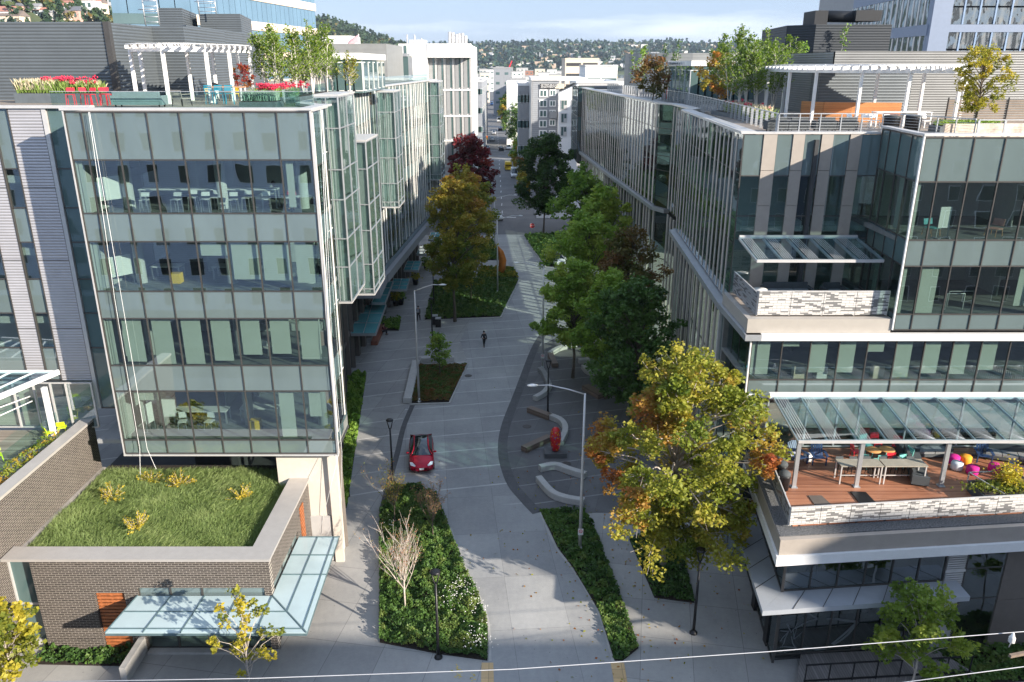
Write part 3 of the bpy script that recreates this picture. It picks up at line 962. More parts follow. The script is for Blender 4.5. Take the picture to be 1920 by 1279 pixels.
bay(-12.2, -9.9, 112, 118, 13.0, 26.0, 2)

# base of the building: stone corner, arcade wall, dark fascia over the arcade
b = MB()
b.box(-13.6, 40.7, 0.0, -10.35, 41.1, ZB - 0.06)
b.box(-10.75, 41.105, 0.0, -10.35, 42.0, ZB - 0.06)
b.box(-10.6, 40.45, 0, -10.1, 40.69, ZB - 0.07)
LB.one('stone_wall', b, m_stone)
b = MB(); b.box(-11.9, 40.55, 0.05, -10.75, 40.69, 3.1); LB.one('panel_door', b, m_alu)
base_pts = [(-10.4, 42.02), (-11.8, 46.5), (-15.2, 66), (-15.9, 76), (-15.2, 96), (-14.2, 119)]
b = MB(); wb = MB()
for i in range(len(base_pts) - 1):
    fr = wallframe(base_pts[i], base_pts[i + 1]); Lg = fr[3]
    n_ = max(2, round(Lg / 3.0))
    for k in range(n_):
        a0, a1 = Lg * k / n_, Lg * (k + 1) / n_
        hi_ = 7.9 if i >= 3 else (12.8 if i else 7.75)
        fbox(b, fr, a0, a0 + (0.7 if i >= 3 else 0.25), 0, hi_, -0.4, 0.25)
        if i < 3 and i: LB.add('window', fbox(MB(), fr, a0 + .3, a1 - .05, 7.9, 12.7, -.12, -.09), G_RSIDE)
        c = fbox(MB(), fr, a0 + 0.75, a1 - 0.05, 0.1, 3.6, -0.12, -0.09); LB.add('shopfront', c, G_RSIDE)
        c = fbox(MB(), fr, a0 + 0.75, a1 - 0.05, 3.9, 7.4, -0.12, -0.09); LB.add('shopfront', c, G_RSIDE)
        fbox(b, fr, a0 + 0.7, a1, 3.62, 3.88, -0.3, 0.0)
LB.one('pier', b, m_brown)
b = MB()
up = [(-13.25, 79), (-12.15, 99), (-10.85, 119)]
for i in range(2):
    fr = wallframe(up[i], up[i + 1]); fbox(b, fr, 0, fr[3], 7.0, 7.88, -4, 0.5)
fr = wallframe((-13.1, 73), (-13.3, 79)); fbox(b, fr, 0, fr[3] - .02, 7.02, 7.87, -4, 0.45)
LB.one('arcade_fascia', b, m_grey)
b = MB(); b.prism([(-9.95, 41.2), (-10.1, 43.6), (-11.7, 46.4), (-24, 46.4), (-24, 41.2)], 7.55, 7.8); b.prism([(-11.65, 46.45), (-13.1, 73), (-20, 73), (-20, 46.45)], 12.6, 12.8)
LB.one('soffit', b, m_grey)
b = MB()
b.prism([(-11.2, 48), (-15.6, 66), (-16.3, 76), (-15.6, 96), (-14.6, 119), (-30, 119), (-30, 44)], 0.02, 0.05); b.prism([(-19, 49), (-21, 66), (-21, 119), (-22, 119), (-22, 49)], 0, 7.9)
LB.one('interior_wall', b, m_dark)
# teal glass canopies along the arcade
def canopy(px, name='canopy', z=3.6, mat=None, nx=2, ny=3, drop=0.0):
    a, b_, c, d = [G(x, y, z) for x, y in px]     # near-left, near-right, far-right, far-left
    g = MB(); g.slab(a, b_, c, d, 0.05)
    o = g.build('glass_canopy', mat or G_TEAL, LB.root)
    f = MB()
    for i in range(nx + 1):
        t = i / nx; f.bar(a.lerp(b_, t) + Vector((0, 0, .05)), d.lerp(c, t) + Vector((0, 0, .05)), 0.05, 0.06)
    for i in range(ny + 1):
        t = i / ny; f.bar(a.lerp(d, t) + Vector((0, 0, .045)), b_.lerp(c, t) + Vector((0, 0, .045)), 0.05, 0.05)
    f.bar(a - Vector((0, 0, .12)), b_ - Vector((0, 0, .12)), 0.08, 0.2); f.bar(b_ - Vector((0, 0, .12)), c - Vector((0, 0, .12)), 0.08, 0.2)
    f.build('canopy_frame', m_steel, o)
    return o
canopy([(658, 626), (704, 626), (724, 571), (672, 571)], z=3.7)
canopy([(697, 568), (722, 568), (737, 528), (715, 528)], z=4.6, nx=1)
canopy([(733, 543), (762, 543), (768, 523), (738, 523)], z=3.7)
canopy([(757, 507), (784, 507), (790, 490), (764, 490)], z=3.7)
canopy([(781, 477), (804, 477), (811, 461), (787, 461)], z=3.7)
canopy([(803, 450), (822, 450), (828, 436), (808, 436)], z=3.7)
canopy([(818, 432), (832, 432), (837, 421), (822, 421)], z=3.7)
LB.finish()

# ---- brick pavilion with the green roof
BP = Bld('brick_pavilion', 'low dark-brick pavilion with grass roof and pale glass corner canopy, lower left', 'building', (-18, 36, 0))
m_brk = brick_mat('brick_front', (0.045, 0.036, 0.033), (0.085, 0.07, 0.062), (0.42, 0.385, 0.34), 'xz')
m_brky = brick_mat('brick_side', (0.045, 0.036, 0.033), (0.085, 0.07, 0.062), (0.42, 0.385, 0.34), 'yz')
PX0, PX1, PY = -23.6, -11.9, 32.8
b = MB()                                  # front wall with openings
b.box(PX0, PY, 3.85, PX1, PY + 0.4, 5.42)
b.box(PX0, PY + .001, 0, -20.75, PY + 0.4, 3.849)
b.box(-19.25, PY + .001, 0, -18.55, PY + 0.4, 3.849)
b.box(PX1 - 0.35, PY + .001, 0.0, PX1 - .001, PY + 0.4, 3.849)
b.box(-20.75, PY + .001, 3.55, -19.25, PY + 0.4, 3.849)
BP.one('brick_wall', b, m_brk)
b = MB()
b.box(PX1 - 0.4, PY + 0.405, 3.85, PX1, 41.0, 5.42); b.box(PX1 - 0.4, 37.9, 0, PX1 - .001, 41.0, 3.849)
BP.one('brick_wall', b, m_brky)
b = MB()
b.box(-24.9, PY - 0.1, 5.42, PX1 + 0.1, PY + 1.0, 5.56)
b.box(PX1 - 1.05, PY + 1.005, 5.42, PX1 + 0.1, 41.0, 5.555)
BP.one('coping', b, m_coping)
b = MB(); b.box(-24.9, PY + 1.0, 4.6, PX1 - 1.06, 43.5, 4.9); BP.one('roof_slab', b, m_soil)
b = MB(); b.box(-24.9, PY + 0.9, 4.9, PX1 - 1.04, PY + 1.01, 5.41); b.box(PX1 - 1.06, PY + 1.01, 4.9, PX1 - .95, 41, 5.41); BP.one('parapet', b, m_brky)
# glazing under the canopy, set back a little
frp = wallframe((-18.55, PY + 0.15), (PX1 - 0.36, PY + 0.15)); L_ = frp[3]
curtain(BP, (-18.55, PY + 0.15), (PX1 - 0.36, PY + 0.15), [L_ * i / 4 for i in range(5)], [(3.25, 3.83, 's'), (0.12, 3.2, 'v')], 0.09, glass=G_RSIDE, spn=G_SPN)
curtain(BP, (PX1 - 0.15, PY + 0.4), (PX1 - 0.15, 37.9), [0, 1.8, 3.6, 5.1], [(3.25, 3.83, 's'), (0.12, 3.2, 'v')], 0.09, glass=G_RSIDE, spn=G_SPN)
b = MB(); b.box(-18.5, PY - 0.25, 0.0, PX1, PY + 0.1, 0.12); b.box(-23, 38, 0, -13, 38.2, 4.5); b.box(-24, PY + 1.0, 0, -12.4, 40, 0.03)
b.box(-18.9, PY - 2.2, 0, -18.6, PY - 0.005, 0.9)
BP.one('plinth', b, m_kerb)
# strip window at the joint with the terrace wing
c = MB().box(-24.9, PY + 0.5, 2.6, PX0 - 0.02, PY + 0.55, 5.4); BP.add('window', c, G_SPD)
c = MB().box(-24.9, PY + 0.5, 0.4, PX0 - 0.02, PY + 0.55, 2.5); BP.add('window', c, G_SPD)
b = MB(); b.box(-24.9, PY + 0.45, 2.5, PX0 - 0.02, PY + 0.6, 2.6); b.box(-24.98, PY + .4, 0, -24.9, PY + .6, 5.4); b.box(-24.9, PY + 0.4, 0, PX0 - 0.02, PY + 0.6, 0.4); BP.one('window_frame', b, m_alu)
# cedar slat gate in its recess
b = MB()
for k in range(18): b.box(-20.7, PY + 0.12, 0.1 + k * 0.2, -19.3, PY + 0.18, 0.23 + k * 0.2)
for x in (-20.6, -20.0, -19.4): b.box(x - 0.03, PY + 0.185, 0.05, x + 0.03, PY + 0.25, 3.5)
BP.one('slatted_gate', b, M('cedar_slat', (0.42, 0.14, 0.05), 0.55, var=0.35, vscale=5))
b = MB().box(-20.74, PY + 0.8, 0, -19.26, PY + 0.85, 3.54); BP.one('recess_wall', b, m_brown)
b = MB()
for k in range(22): b.box(PX1 + .005, 38.5, 0.1 + k * 0.22, PX1 + .06, 39.2, 0.24 + k * 0.22)
BP.one('slatted_gate', b, MATS['cedar_slat'])
# corner canopy of pale glass
cz = 3.35
A0, A1, A2 = (-18.65, PY, cz), (-21.0 + 1.85, 30.1, cz), (-9.55, 30.1, cz)
cornIn = Vector((PX1, PY, cz)); cornOut = Vector((-9.55, 30.1, cz)); farIn = Vector((PX1, 37.95, cz)); farOut = Vector((-9.7, 37.95, cz)); frontInL = Vector((-18.6, PY, cz)); frontOutL = Vector((-18.9, 30.1, cz))
g = MB(); g.slab(frontOutL, cornOut, cornIn, frontInL, 0.05); g.slab(cornIn, cornOut, farOut, farIn, 0.049)
cn = g.build('glass_canopy', G_PALE, BP.root)
f = MB(); e = Vector((0, 0, 0.045))
for i in range(5):
    t = i / 4; f.bar(frontInL.lerp(cornIn, t) + e, frontOutL.lerp(cornOut + Vector((-2.35, 0, 0)), t) + e, 0.05, 0.05)
f.bar(cornIn + e, cornOut + e, 0.06, 0.05)
f.bar(frontInL.lerp(frontOutL, .45) + e, cornIn.lerp(cornOut, .45) + e, 0.05, 0.04)
f.bar(frontInL.lerp(frontOutL, .9) + e, cornIn.lerp(cornOut, .9) + e, 0.05, 0.04)
for i in range(1, 4):
    t = i / 3; f.bar(cornIn.lerp(farIn, t) + e, Vector((-9.6, PY + (37.95 - PY) * t, cz)) + e, 0.05, 0.05)
f.bar(Vector((-10.85, 31.6, cz)) + e, farIn.lerp(farOut, .48) + e, 0.05, 0.04)
f.bar(cornIn.lerp(cornOut, .9) + e, farIn.lerp(farOut, .9) + e, 0.05, 0.04)
f.bar(frontOutL - e * 1.6, cornOut - e * 1.6, 0.05, 0.12); f.bar(cornOut - e * 1.6, farOut - e * 1.6, 0.05, 0.12)
f.build('canopy_frame', M('canopy_steel', (0.16, 0.24, 0.26), 0.4, 0.4), cn)
BP.finish()

# ---- terrace wing at the far left: brick parapet, deck, canopy
TW = Bld('terrace_wing', 'low brick wing at the far left with roof terrace and striped glass canopy', 'building', (-30, 38, 0))
b = MB(); b.box(-25.5, 26, 0, -25.0, 42.9, 8.25); TW.one('brick_wall', b, m_brky)
b = MB(); b.box(-25.62, 26, 8.25, -24.9, 42.9, 8.4); b.box(-24.99, PY + 1.02, 4.9, -24.8, 42.9, 5.1); TW.one('coping', b, m_coping)
b = MB(); b.box(-45, 29.6, 0, -25.505, 30.0, 7.8); TW.one('brick_wall', b, m_brk)
b = MB(); b.box(-45, 30.005, 7.2, -27.1, 42.6, 7.72); TW.one('terrace_deck', b, m_deckw)
b = MB(); b.box(-27.05, 30.005, 7.2, -25.51, 42.6, 7.9); TW.one('planting_bed', b, m_grey)
b = MB(); b.box(-26.9, 34, 7.95, -26.88, 42.5, 8.95); TW.one('glass_balustrade', b, G_CLEAR)
# glass canopy leaning on the cladding wall
ca = [G(0, 792, 11.2), G(118, 693, 11.6)]
zc1 = 11.3
p = [Vector((-34, 36.4, 11.0)), Vector((-29.2, 37.1, 11.0)), Vector((-25.9, 42.0, 11.7)), Vector((-34, 42.0, 11.7))]
g = MB(); g.slab(*p, 0.05); cn = g.build('glass_canopy', G_CANOPY, TW.root)
f = MB(); f.bar(p[0], p[1], 0.14, 0.28); f.bar(p[1], p[2], 0.14, 0.28); f.bar(p[2], p[3], 0.1, 0.15)
for i in range(1, 6): f.bar(p[3].lerp(p[2], i / 6), p[0].lerp(p[1], i / 6), 0.06, 0.1)
f.build('canopy_frame', m_white, cn)
for (x, y) in ((-29.4, 37.4), (-26.7, 41.6)): TW.one('canopy_post', MB().box(x - .12, y - .12, 7.73, x + .12, y + .12, 10.9), m_white)
b = MB(); b.tube([(-30.5, 36.6, 10.2), (-27.2, 41.0, 10.6)], .035, 6); b.tube([(-30.0, 36.3, 9.7), (-27.0, 40.8, 10.4)], .035, 6)
TW.one('lighting_rail', b, m_white)
# glazed door wall behind the deck
curtain(TW, (-34, 42.7), (-24.6, 42.7), [0, 1.6, 3.2, 4.8, 6.0, 7.0, 7.9, 9.4], [(7.9, 10.75, 'v')], 0.1, glass=G_VIS, blinds=[(0, 0, 1), (0, 1, 1), (0, 2, 1), (0, 3, 1)], mmat=m_alu)
TW.finish()
# ================================================================ RIGHT OFFICE BUILDING
RB = Bld('office_building', 'glass office building on the right with tan-finned street side, roof garden and timber terrace', 'office building', (24, 50, 0))
RX0, RX1, RY = 20.35, 42.0, 40.0
z = zrow(RY, 257, 341, 450, 499, 589, 618)
RT = z[0]; RBm = z[5]
rows = [(z[1], z[0], 's'), (z[2], z[1], 'v'), (z[3], z[2], 's'), (z[4], z[3], 'v'), (z[5], z[4], 's')]
cuts = [0, 0.92] + [0.92 + 1.53 * k for k in range(1, 14)]
curtain(RB, (RX0, RY), (RX1, RY), cuts, rows, 0.055, blinds=[(1, 0, 1, 0, .3), (3, 0, 1, 0, .35), (3, 1, 1, .1, .75), (3, 4, .85, .5, 1), (3, 5, 1, 0, 1), (1, 6, .6)])
curtain(RB, (20.75, 45.5), (RX0, RY + 0.02), [0, 1.1, 2.6, 4.1, 5.48], rows, 0.05, glass=G_RSIDE, spn=G_SPD, blinds=[(1, 2, .95, .1, .6), (1, 0, .95, .1, .5), (3, 1, 1, 0, .4)])
b = MB()
b.box(RX0 - 0.1, RY - 0.1, RBm, RX0 - 0.03, RY + 0.03, RT + 0.05)
RB.one('corner_trim', b, m_white)
b = MB()
b.box(RX0 - 0.12, RY - 0.14, RT + 0.06, RX1, RY + 0.45, RT + 0.17)
b.slab((RX0 - 0.12, RY + .455, RT + .1), (RX0 + .3, RY + .455, RT + .1), (21.0, 45.6, RT + .1), (20.6, 45.6, RT + .1), 0.1)
RB.one('coping', b, m_alu)
b = MB(); cb = MB(); wb = MB()
for k, (lo, hi) in enumerate(((z[3], z[2]), (z[5], z[4]))):
    b.box(RX0 + 0.08, RY + 0.12, hi - 0.35, RX1, 52, hi - 0.12); cb.box(RX0 + 0.4, RY + 0.35, lo + 0.02, RX1, 52, lo + 0.06)
cb.box(RX0 + 0.5, RY + 0.35, z[1] + 0.02, RX1, 52, z[1] + 0.06)
wb.box(RX0 + 1.5, 47.5, RBm, RX1, 47.7, RT - 1); wb.box(28, 44, RBm, 28.1, 47.45, RT - 1)
RB.one('floor_slab', b, m_floor); RB.one('ceiling', cb, m_ceil); RB.one('interior_wall', wb, m_core)

# recessed balcony wall: tan panels between glass strips
BY = 45.5; BT = 24.6; BF = 15.45
frB = wallframe((12.95, BY), (20.75, BY))
segs = [('g', 13.0, 14.1), ('t', 14.1, 14.85), ('g', 14.85, 15.75), ('t', 15.75, 16.4), ('g', 16.4, 17.35), ('t', 17.35, 18.0), ('g', 18.0, 18.95), ('t', 18.95, 19.6), ('g', 19.6, 20.7)]
mb = MB()
for k, x0, x1 in segs:
    a0, a1 = x0 - 12.95, x1 - 12.95
    zr = [BT, 22.3, 20.0, 18.7, BF] if k == 'g' else [BT, 22.6, 20.6, 18.6, BF]
    for i in range(4):
        if k == 't': RB.add('wall_panel', fbox(MB(), frB, a0, a1, zr[i + 1] + 0.012, zr[i] - 0.012, -0.1, 0.07), m_tan)
        else: RB.add('window', fbox(MB(), frB, a0 + 0.03, a1 - 0.03, zr[i + 1] + 0.03, zr[i] - 0.03, -0.02, 0.01), G_RSIDE if i else G_SPN)
    if k == 'g':
        for zz in zr[1:4]: fbox(mb, frB, a0, a1, zz - 0.03, zz + 0.03, -0.05, 0.04)
RB.one('mullion_grid', mb, m_mull)
b = MB(); b.box(12.8, BY - 0.1, BT + .01, 20.6, BY + 0.5, BT + 0.11); RB.one('coping', b, m_alu)
b = MB(); b.box(13.2, 47.9, 8, 21, 48.1, BT - 0.5)
for zz in (BF, 19.4): b.box(13.3, BY + .15, zz - 0.3, 20.6, 47.8, zz)
RB.one('interior_wall', b, m_core)
# balcony floor, tan fascia, long white band
b = MB(); b.box(12.9, 40.45, BF - 0.25, 20.3, BY - 0.1, BF); RB.one('balcony_floor', b, m_deckw)
b = MB()
b.box(12.55, 40.0, 14.72, RX0 - .12, 40.44, 15.5)
RB.one('fascia', b, m_tanl)
b = MB(); b.box(12.5, 39.75, 14.35, RX1, 40.15, 14.70); RB.one('fascia_band', b, m_white)
# perforated balustrade screens: slots of random length cut as a pattern of pale and dark tiles
def screen_mat(name, light, dark):
    if name in MATS: return MATS[name]
    m, n, out = newmat(name)
    g_ = n.nodes.new('ShaderNodeNewGeometry'); s = n.nodes.new('ShaderNodeSeparateXYZ'); n.links.new(g_.outputs['Position'], s.inputs[0])
    c = n.nodes.new('ShaderNodeCombineXYZ')
    n.links.new(math_(n, 'ADD', s.outputs[0], s.outputs[1]), c.inputs[0]); n.links.new(s.outputs[2], c.inputs[1])
    def br(bw, bh, off, seed):
        q = n.nodes.new('ShaderNodeTexBrick'); q.offset = off; q.squash = 1.0
        q.inputs['Color1'].default_value = (0, 0, 0, 1); q.inputs['Color2'].default_value = (1, 1, 1, 1); q.inputs['Mortar'].default_value = (0.5, 0.5, 0.5, 1)
        q.inputs['Scale'].default_value = 1; q.inputs['Brick Width'].default_value = bw; q.inputs['Row Height'].default_value = bh; q.inputs['Mortar Size'].default_value = 0.0
        n.links.new(c.outputs[0], q.inputs['Vector']); return q.outputs['Color']
    a = br(0.43, 0.075, 0.5, 0)
    gap = math_(n, 'GREATER_THAN', a, 0.70)
    bk = n.nodes.new('ShaderNodeTexBrick'); bk.offset = 0.5
    bk.inputs['Color1'].default_value = (0, 0, 0, 1); bk.inputs['Color2'].default_value = (0, 0, 0, 1); bk.inputs['Mortar'].default_value = (1, 1, 1, 1)
    bk.inputs['Scale'].default_value = 1; bk.inputs['Brick Width'].default_value = 0.43; bk.inputs['Row Height'].default_value = 0.15; bk.inputs['Mortar Size'].default_value = 0.016
    n.links.new(c.outputs[0], bk.inputs['Vector'])
    hole = math_(n, 'MAXIMUM', gap, math_(n, 'MULTIPLY', bk.outputs['Fac'], 0.75))
    b_ = n.nodes.new('ShaderNodeBsdfPrincipled'); b_.inputs['Roughness'].default_value = 0.5; b_.inputs['Metallic'].default_value = 0.2
    n.links.new(mixc(n, math_(n, 'MULTIPLY', hole, .75), light, dark), b_.inputs['Base Color'])
    t = n.nodes.new('ShaderNodeBsdfTransparent'); mx_ = n.nodes.new('ShaderNodeMixShader')
    n.links.new(math_(n, 'MULTIPLY', gap, 0.35), mx_.inputs[0]); n.links.new(b_.outputs[0], mx_.inputs[1]); n.links.new(t.outputs[0], mx_.inputs[2])
    n.links.new(mx_.outputs[0], out.inputs['Surface'])
    MATS[name] = m
    return m
m_finr = M('taupe_fin', (0.52, 0.47, 0.42), 0.5, var=0.06)
m_scr = screen_mat('perforated_screen', (0.66, 0.64, 0.61), (0.16, 0.16, 0.165))
m_scrd = screen_mat('perforated_screen_grey', (0.34, 0.35, 0.37), (0.10, 0.10, 0.11))
def screen(P0, P1, z0, z1, mat, pitch=2.0):
    fr = wallframe(P0, P1); n_ = max(1, round(fr[3] / pitch))
    for k in range(n_):
        a0, a1 = fr[3] * k / n_, fr[3] * (k + 1) / n_
        RB.add('screen_panel', fbox(MB(), fr, a0 + .015, a1 - .015, z0 + .06, z1, -0.02, 0.02), mat)
    m_ = MB(); fbox(m_, fr, 0, fr[3], z1, z1 + 0.04, -0.03, 0.03)
    for k in range(n_ + 1): fbox(m_, fr, fr[3] * k / n_ - .03, fr[3] * k / n_ + .03, z0, z1, -0.09, -0.03)
    RB.one('screen_rail', m_, m_alu)
screen((13.2, 40.62), (20.2, 40.62), BF + 0.03, 16.85, m_scr, 1.75)
screen((13.12, 45.3), (13.12, 40.7), BF + 0.03, 16.75, m_scrd, 1.6)
# glass canopy above the balcony
def glass_roof(p, nb, frame=m_alu, mat=G_CANOPY, bw=0.07, bh=0.14, frit=None, bld=RB, edge=0.12):
    g = MB(); g.slab(*p, 0.04); cn = g.build('glass_canopy', mat, bld.root); f = MB()
    for i in range(nb + 1):
        t = i / nb; f.bar(p[3].lerp(p[2], t) - Vector((0, 0, .1)), p[0].lerp(p[1], t) - Vector((0, 0, .1)), bw, bh)
    f.bar(p[0] - Vector((0, 0, .1)), p[1] - Vector((0, 0, .1)), edge, edge * 1.3)
    f.bar(p[3], p[2], edge, edge * 1.6)
    f.build('canopy_frame', frame, cn)
    if frit:
        fm = MB()
        for i in range(nb):
            A = p[3].lerp(p[2], i / nb); B = p[3].lerp(p[2], (i + 1) / nb); C = p[0].lerp(p[1], (i + 1) / nb); D = p[0].lerp(p[1], i / nb)
            up = Vector((0, 0, .024))
            if i < frit:
                for q in range(5):
                    t = 0.08 + q * 0.085; fm.bar(A.lerp(B, t) + up, D.lerp(C, t) + up, 0.022, 0.004)
            else:
                for q in range(24):
                    t0 = q / 24; t1 = min(1, t0 + 0.30)
                    s_ = 0.62
                    fm.bar(A.lerp(D, t0).lerp(B.lerp(C, t0), 0.02) + up, A.lerp(D, t1).lerp(B.lerp(C, t1), s_) + up, 0.018, 0.004)
        fm.build('frit_stripes', M('frit_white', (0.55, 0.58, 0.58), .6), cn)
    return cn
glass_roof([Vector((13.1, 41.3, 18.45)), Vector((19.9, 41.3, 18.45)), Vector((19.9, 44.9, 18.9)), Vector((13.1, 44.9, 18.9))], 5, frit=9)

# street side of the right building
rs = [(12.95, 45.45), (14.2, 68), (15.3, 69.5), (15.3, 78), (14.4, 80), (13.2, 99), (11.3, 133)]
zR = [24.6, 22.4, 19.8, 18.4, 15.8, 14.8]
rowsR = [(zR[1], zR[0], 'v'), (zR[2], zR[1], 'v'), (zR[3], zR[2], 'v'), (zR[4], zR[3], 'v'), (zR[5], zR[4], 'v')]
rg = random.Random(12)
fins = MB(); cop = MB(); band = MB(); inn = MB(); rail_pts = []
for i in range(len(rs) - 1):
    P1_, P0_ = rs[i], rs[i + 1]                        # walk from far to near so that outward is -X
    fr = wallframe(P0_, P1_); Lg = fr[3]
    n_ = max(1, round(Lg / 1.5)); cs = [Lg * k / n_ for k in range(n_ + 1)]
    curtain(RB, P0_, P1_, cs, rowsR, 0.025, glass=G_RSIDE, spn=G_SPD, mull_out=0.02)
    if i not in (1, 3):
        a = 0.5
        while a < Lg - 0.3:
            wd = rg.choice((0.24, 0.30, 0.38)) if i < 3 else rg.choice((.42, .5, .58))
            fbox(fins, fr, a, a + wd, 14.9, 24.5, 0.015, 0.05)
            a += wd + rg.choice((0.85, 1.05, 1.25))
    fbox(cop, fr, 0, Lg, 24.62, 24.76, -0.7, 0.18)
    if i != 2: fbox(band, fr, 0.02, Lg - .02, 14.35, 14.72, -0.3, 0.55 if i == 0 else 0.3)
    fbox(inn, fr, 0, Lg, 8, 24.3, -4.2, -4.0)
RB.one('facade_fin', fins, m_finr); RB.one('coping', cop, m_alu)
b = MB(); b.slab((12.42, 45.9, 14.53), (12.42, 39.7, 14.53), (13.3, 39.7, 14.53), (13.3, 45.9, 14.53), 0.34); RB.one('fascia_band', b, m_steel)
RB.one('fascia_band', band, m_steel)
b = MB(); b.box(12.6, 40.45, 14.73, 12.9, 45.4, 15.44); RB.one('fascia', b, m_tanl)
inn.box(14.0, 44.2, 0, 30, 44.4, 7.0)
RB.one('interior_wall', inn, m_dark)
b = MB()
for zz in (19.6, 15.2):
    b.prism([(13.5, 46), (14.7, 68), (15.6, 70), (15.6, 80), (12, 132), (16, 132), (20, 80), (19, 46)], zz - 0.5, zz)
RB.one('floor_slab', b, m_core)
# lower storeys on the street side
lo = [(13.3, 40.4), (13.3, 46.5), (14.4, 68), (15.4, 69.7), (15.4, 78), (14.6, 80), (11.5, 133)]
fins = MB(); b = MB()
for i in range(len(lo) - 1):
    P1_, P0_ = lo[i], lo[i + 1]
    fr = wallframe(P0_, P1_); Lg = fr[3]; n_ = max(1, round(Lg / 1.6))
    curtain(RB, P0_, P1_, [Lg * k / n_ for k in range(n_ + 1)], [(9.6, 14.3, 'v'), (5.2, 9.6, 'v'), (0.1, 5.2, 'v')], 0.03, glass=G_RSIDE, mull_out=0.03)
    if i >= 1 and i not in (2, 4):
        a = 0.4
        while a < Lg - 0.3:
            fbox(fins, fr, a, a + 0.42, 0.1, 14.3, 0.03, 0.12); a += rg.choice((1.3, 1.5, 1.9))
RB.one('facade_fin', fins, m_finr)
# end block at the far corner
for nm_, x0, x1, y0, y1 in (('a', 10.7, 13.2, 133.2, 146),):
    rr = [(22.5, 24.9, 's'), (20.2, 22.5, 'v'), (18, 20.2, 's'), (15.6, 18, 'v'), (13, 15.6, 'v')]
    curtain(RB, (x0, y0), (x1, y0), [0, 1.2, 2.5], rr, 0.05, glass=G_RSIDE, spn=G_SPD)
    curtain(RB, (x0, y1), (x0, y0), [0, 3, 6, 9, 12.8], rr, 0.05, glass=G_RSIDE, spn=G_SPD)
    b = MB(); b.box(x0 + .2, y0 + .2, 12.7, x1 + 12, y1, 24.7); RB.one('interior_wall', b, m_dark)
# neon letters in the dark shopfront
text_mesh('YAB', 0.5, 'neon_letters', emit_mat('cyan_neon', (0.03, 0.55, 0.8), 1.6), RB.root, (13.95, 42.6, 11.7), (1, 0, 0), (0, 0, 1), align='CENTER')

# main front under the white band
z1_, z2_ = 11.95, 11.05
cutsM = [0, 1.66] + [1.66 + 1.54 * k for k in range(1, 18)]
bl = [(0, c, f, 0.02, 0.68) for c, f in ((0, .9), (1, .22), (2, .86), (3, .86), (4, .35), (5, .98), (6, .88), (7, .9), (8, .8), (10, .9), (11, .6))]
curtain(RB, (12.95, 40.2), (40.7, 40.2), cutsM, [(z1_, 14.33, 'v'), (z2_, z1_, 's')], 0.055, blinds=bl)
b = MB(); b.box(12.85, 40.1, 8.0, 12.92, 40.25, 14.33); RB.one('corner_trim', b, m_white)
b = MB(); b.box(13.0, 40.35, 11.6, 41, 46, 11.75); b.box(13.0, 46, 8, 41, 46.2, 14.3); RB.one('floor_slab', b, m_floor)
b = MB(); b.box(13.3, 40.5, 14.2, 41, 46, 14.33); RB.one('ceiling', b, m_ceil)
curtain(RB, (12.95, 40.0), (40.7, 40.0), [0, 1.2, 3.4, 5.1, 6.3, 9.0, 12.0, 15, 18, 21, 24, 27.7], [(8.0, 11.0, 'v')], 0.09, glass=G_RSIDE, blinds=[(0, 8, .7)], mmat=m_alu)
b = MB(); b.box(12.95, 40.12, 10.95, 40.7, 40.3, 11.1); b.box(14.0, 39.4, 11.12, 41, 39.7, 11.42); RB.one('beam', b, m_white)
# podium: edge line rotated a little against the main front
def PY_(x, o=0.0): return 30.95 + 0.1 * (x - 12.3) + o
b = MB(); b.prism([(13.15, PY_(13.15, 1.0)), (42, PY_(42, 1.0)), (42, 39.85), (13.95, 39.85)], 7.6, 7.95); RB.one('terrace_deck', b, m_deckr)
b = MB(); b.prism([(12.3, PY_(12.3, .28)), (42, PY_(42, .28)), (42, PY_(42, .99)), (13.1, PY_(13.1, .99)), (13.9, 39.85), (13.2, 39.85)], 7.5, 7.85)
RB.one('gravel_strip', b, M('grey_gravel', (0.13, 0.135, 0.14), 0.95, var=0.85, vscale=14, bmp=0.9, bscale=25))
b = MB(); b.prism([(12.25, 30.95), (42, PY_(42)), (42, PY_(42, .27)), (12.55, PY_(12.5, .28)), (13.45, 39.9), (13.15, 39.9)], 7.0, 7.80); RB.one('fascia', b, m_tan)
b = MB(); b.prism([(12.12, 30.8), (42, PY_(42, -.15)), (42, PY_(42, .3)), (12.6, PY_(12.5, .3)), (13.5, 39.95), (13.1, 39.95)], 6.5, 6.99); RB.one('fascia_band', b, m_white)
screen((12.9, PY_(12.9, .84)), (42, PY_(42, .84)), 7.98, 8.95, m_scr, 1.48)
screen((13.82, 39.6), (12.92, PY_(12.9, .9)), 7.98, 8.85, m_scrd, 1.5)
# upper podium windows, louvre, dark cladding
P0_, P1_ = (12.95, PY_(12.95, .8)), (21.1, PY_(21.1, .8))
fr = curtain(RB, P0_, P1_, [8.15 * k / 6 for k in range(7)], [(4.45, 6.48, 'v')], 0.06, glass=G_RSIDE)
curtain(RB, (13.1, PY_(13.1, .95)), (21.1, PY_(21.1, .95)), [8.0 * k / 6 for k in range(7)], [(0.5, 4.1, 'v')], 0.07, glass=G_RSIDE)
curtain(RB, (13.9, 39.8), (12.98, PY_(12.95, .85)), [8.1 * k / 5 for k in range(6)], [(4.45, 6.48, 'v'), (0.2, 4.1, 'v')], 0.06, glass=G_RSIDE)
b = MB(); b.prism([(13.4, PY_(13.4, 4)), (42, PY_(42, 4)), (42, PY_(42, 4.2)), (13.4, PY_(13.4, 4.2))], 0, 7.5); b.prism([(13.2, PY_(13.2, 1.1)), (41, PY_(41, 1.1)), (41, 39), (14, 39)], 4.15, 4.35)
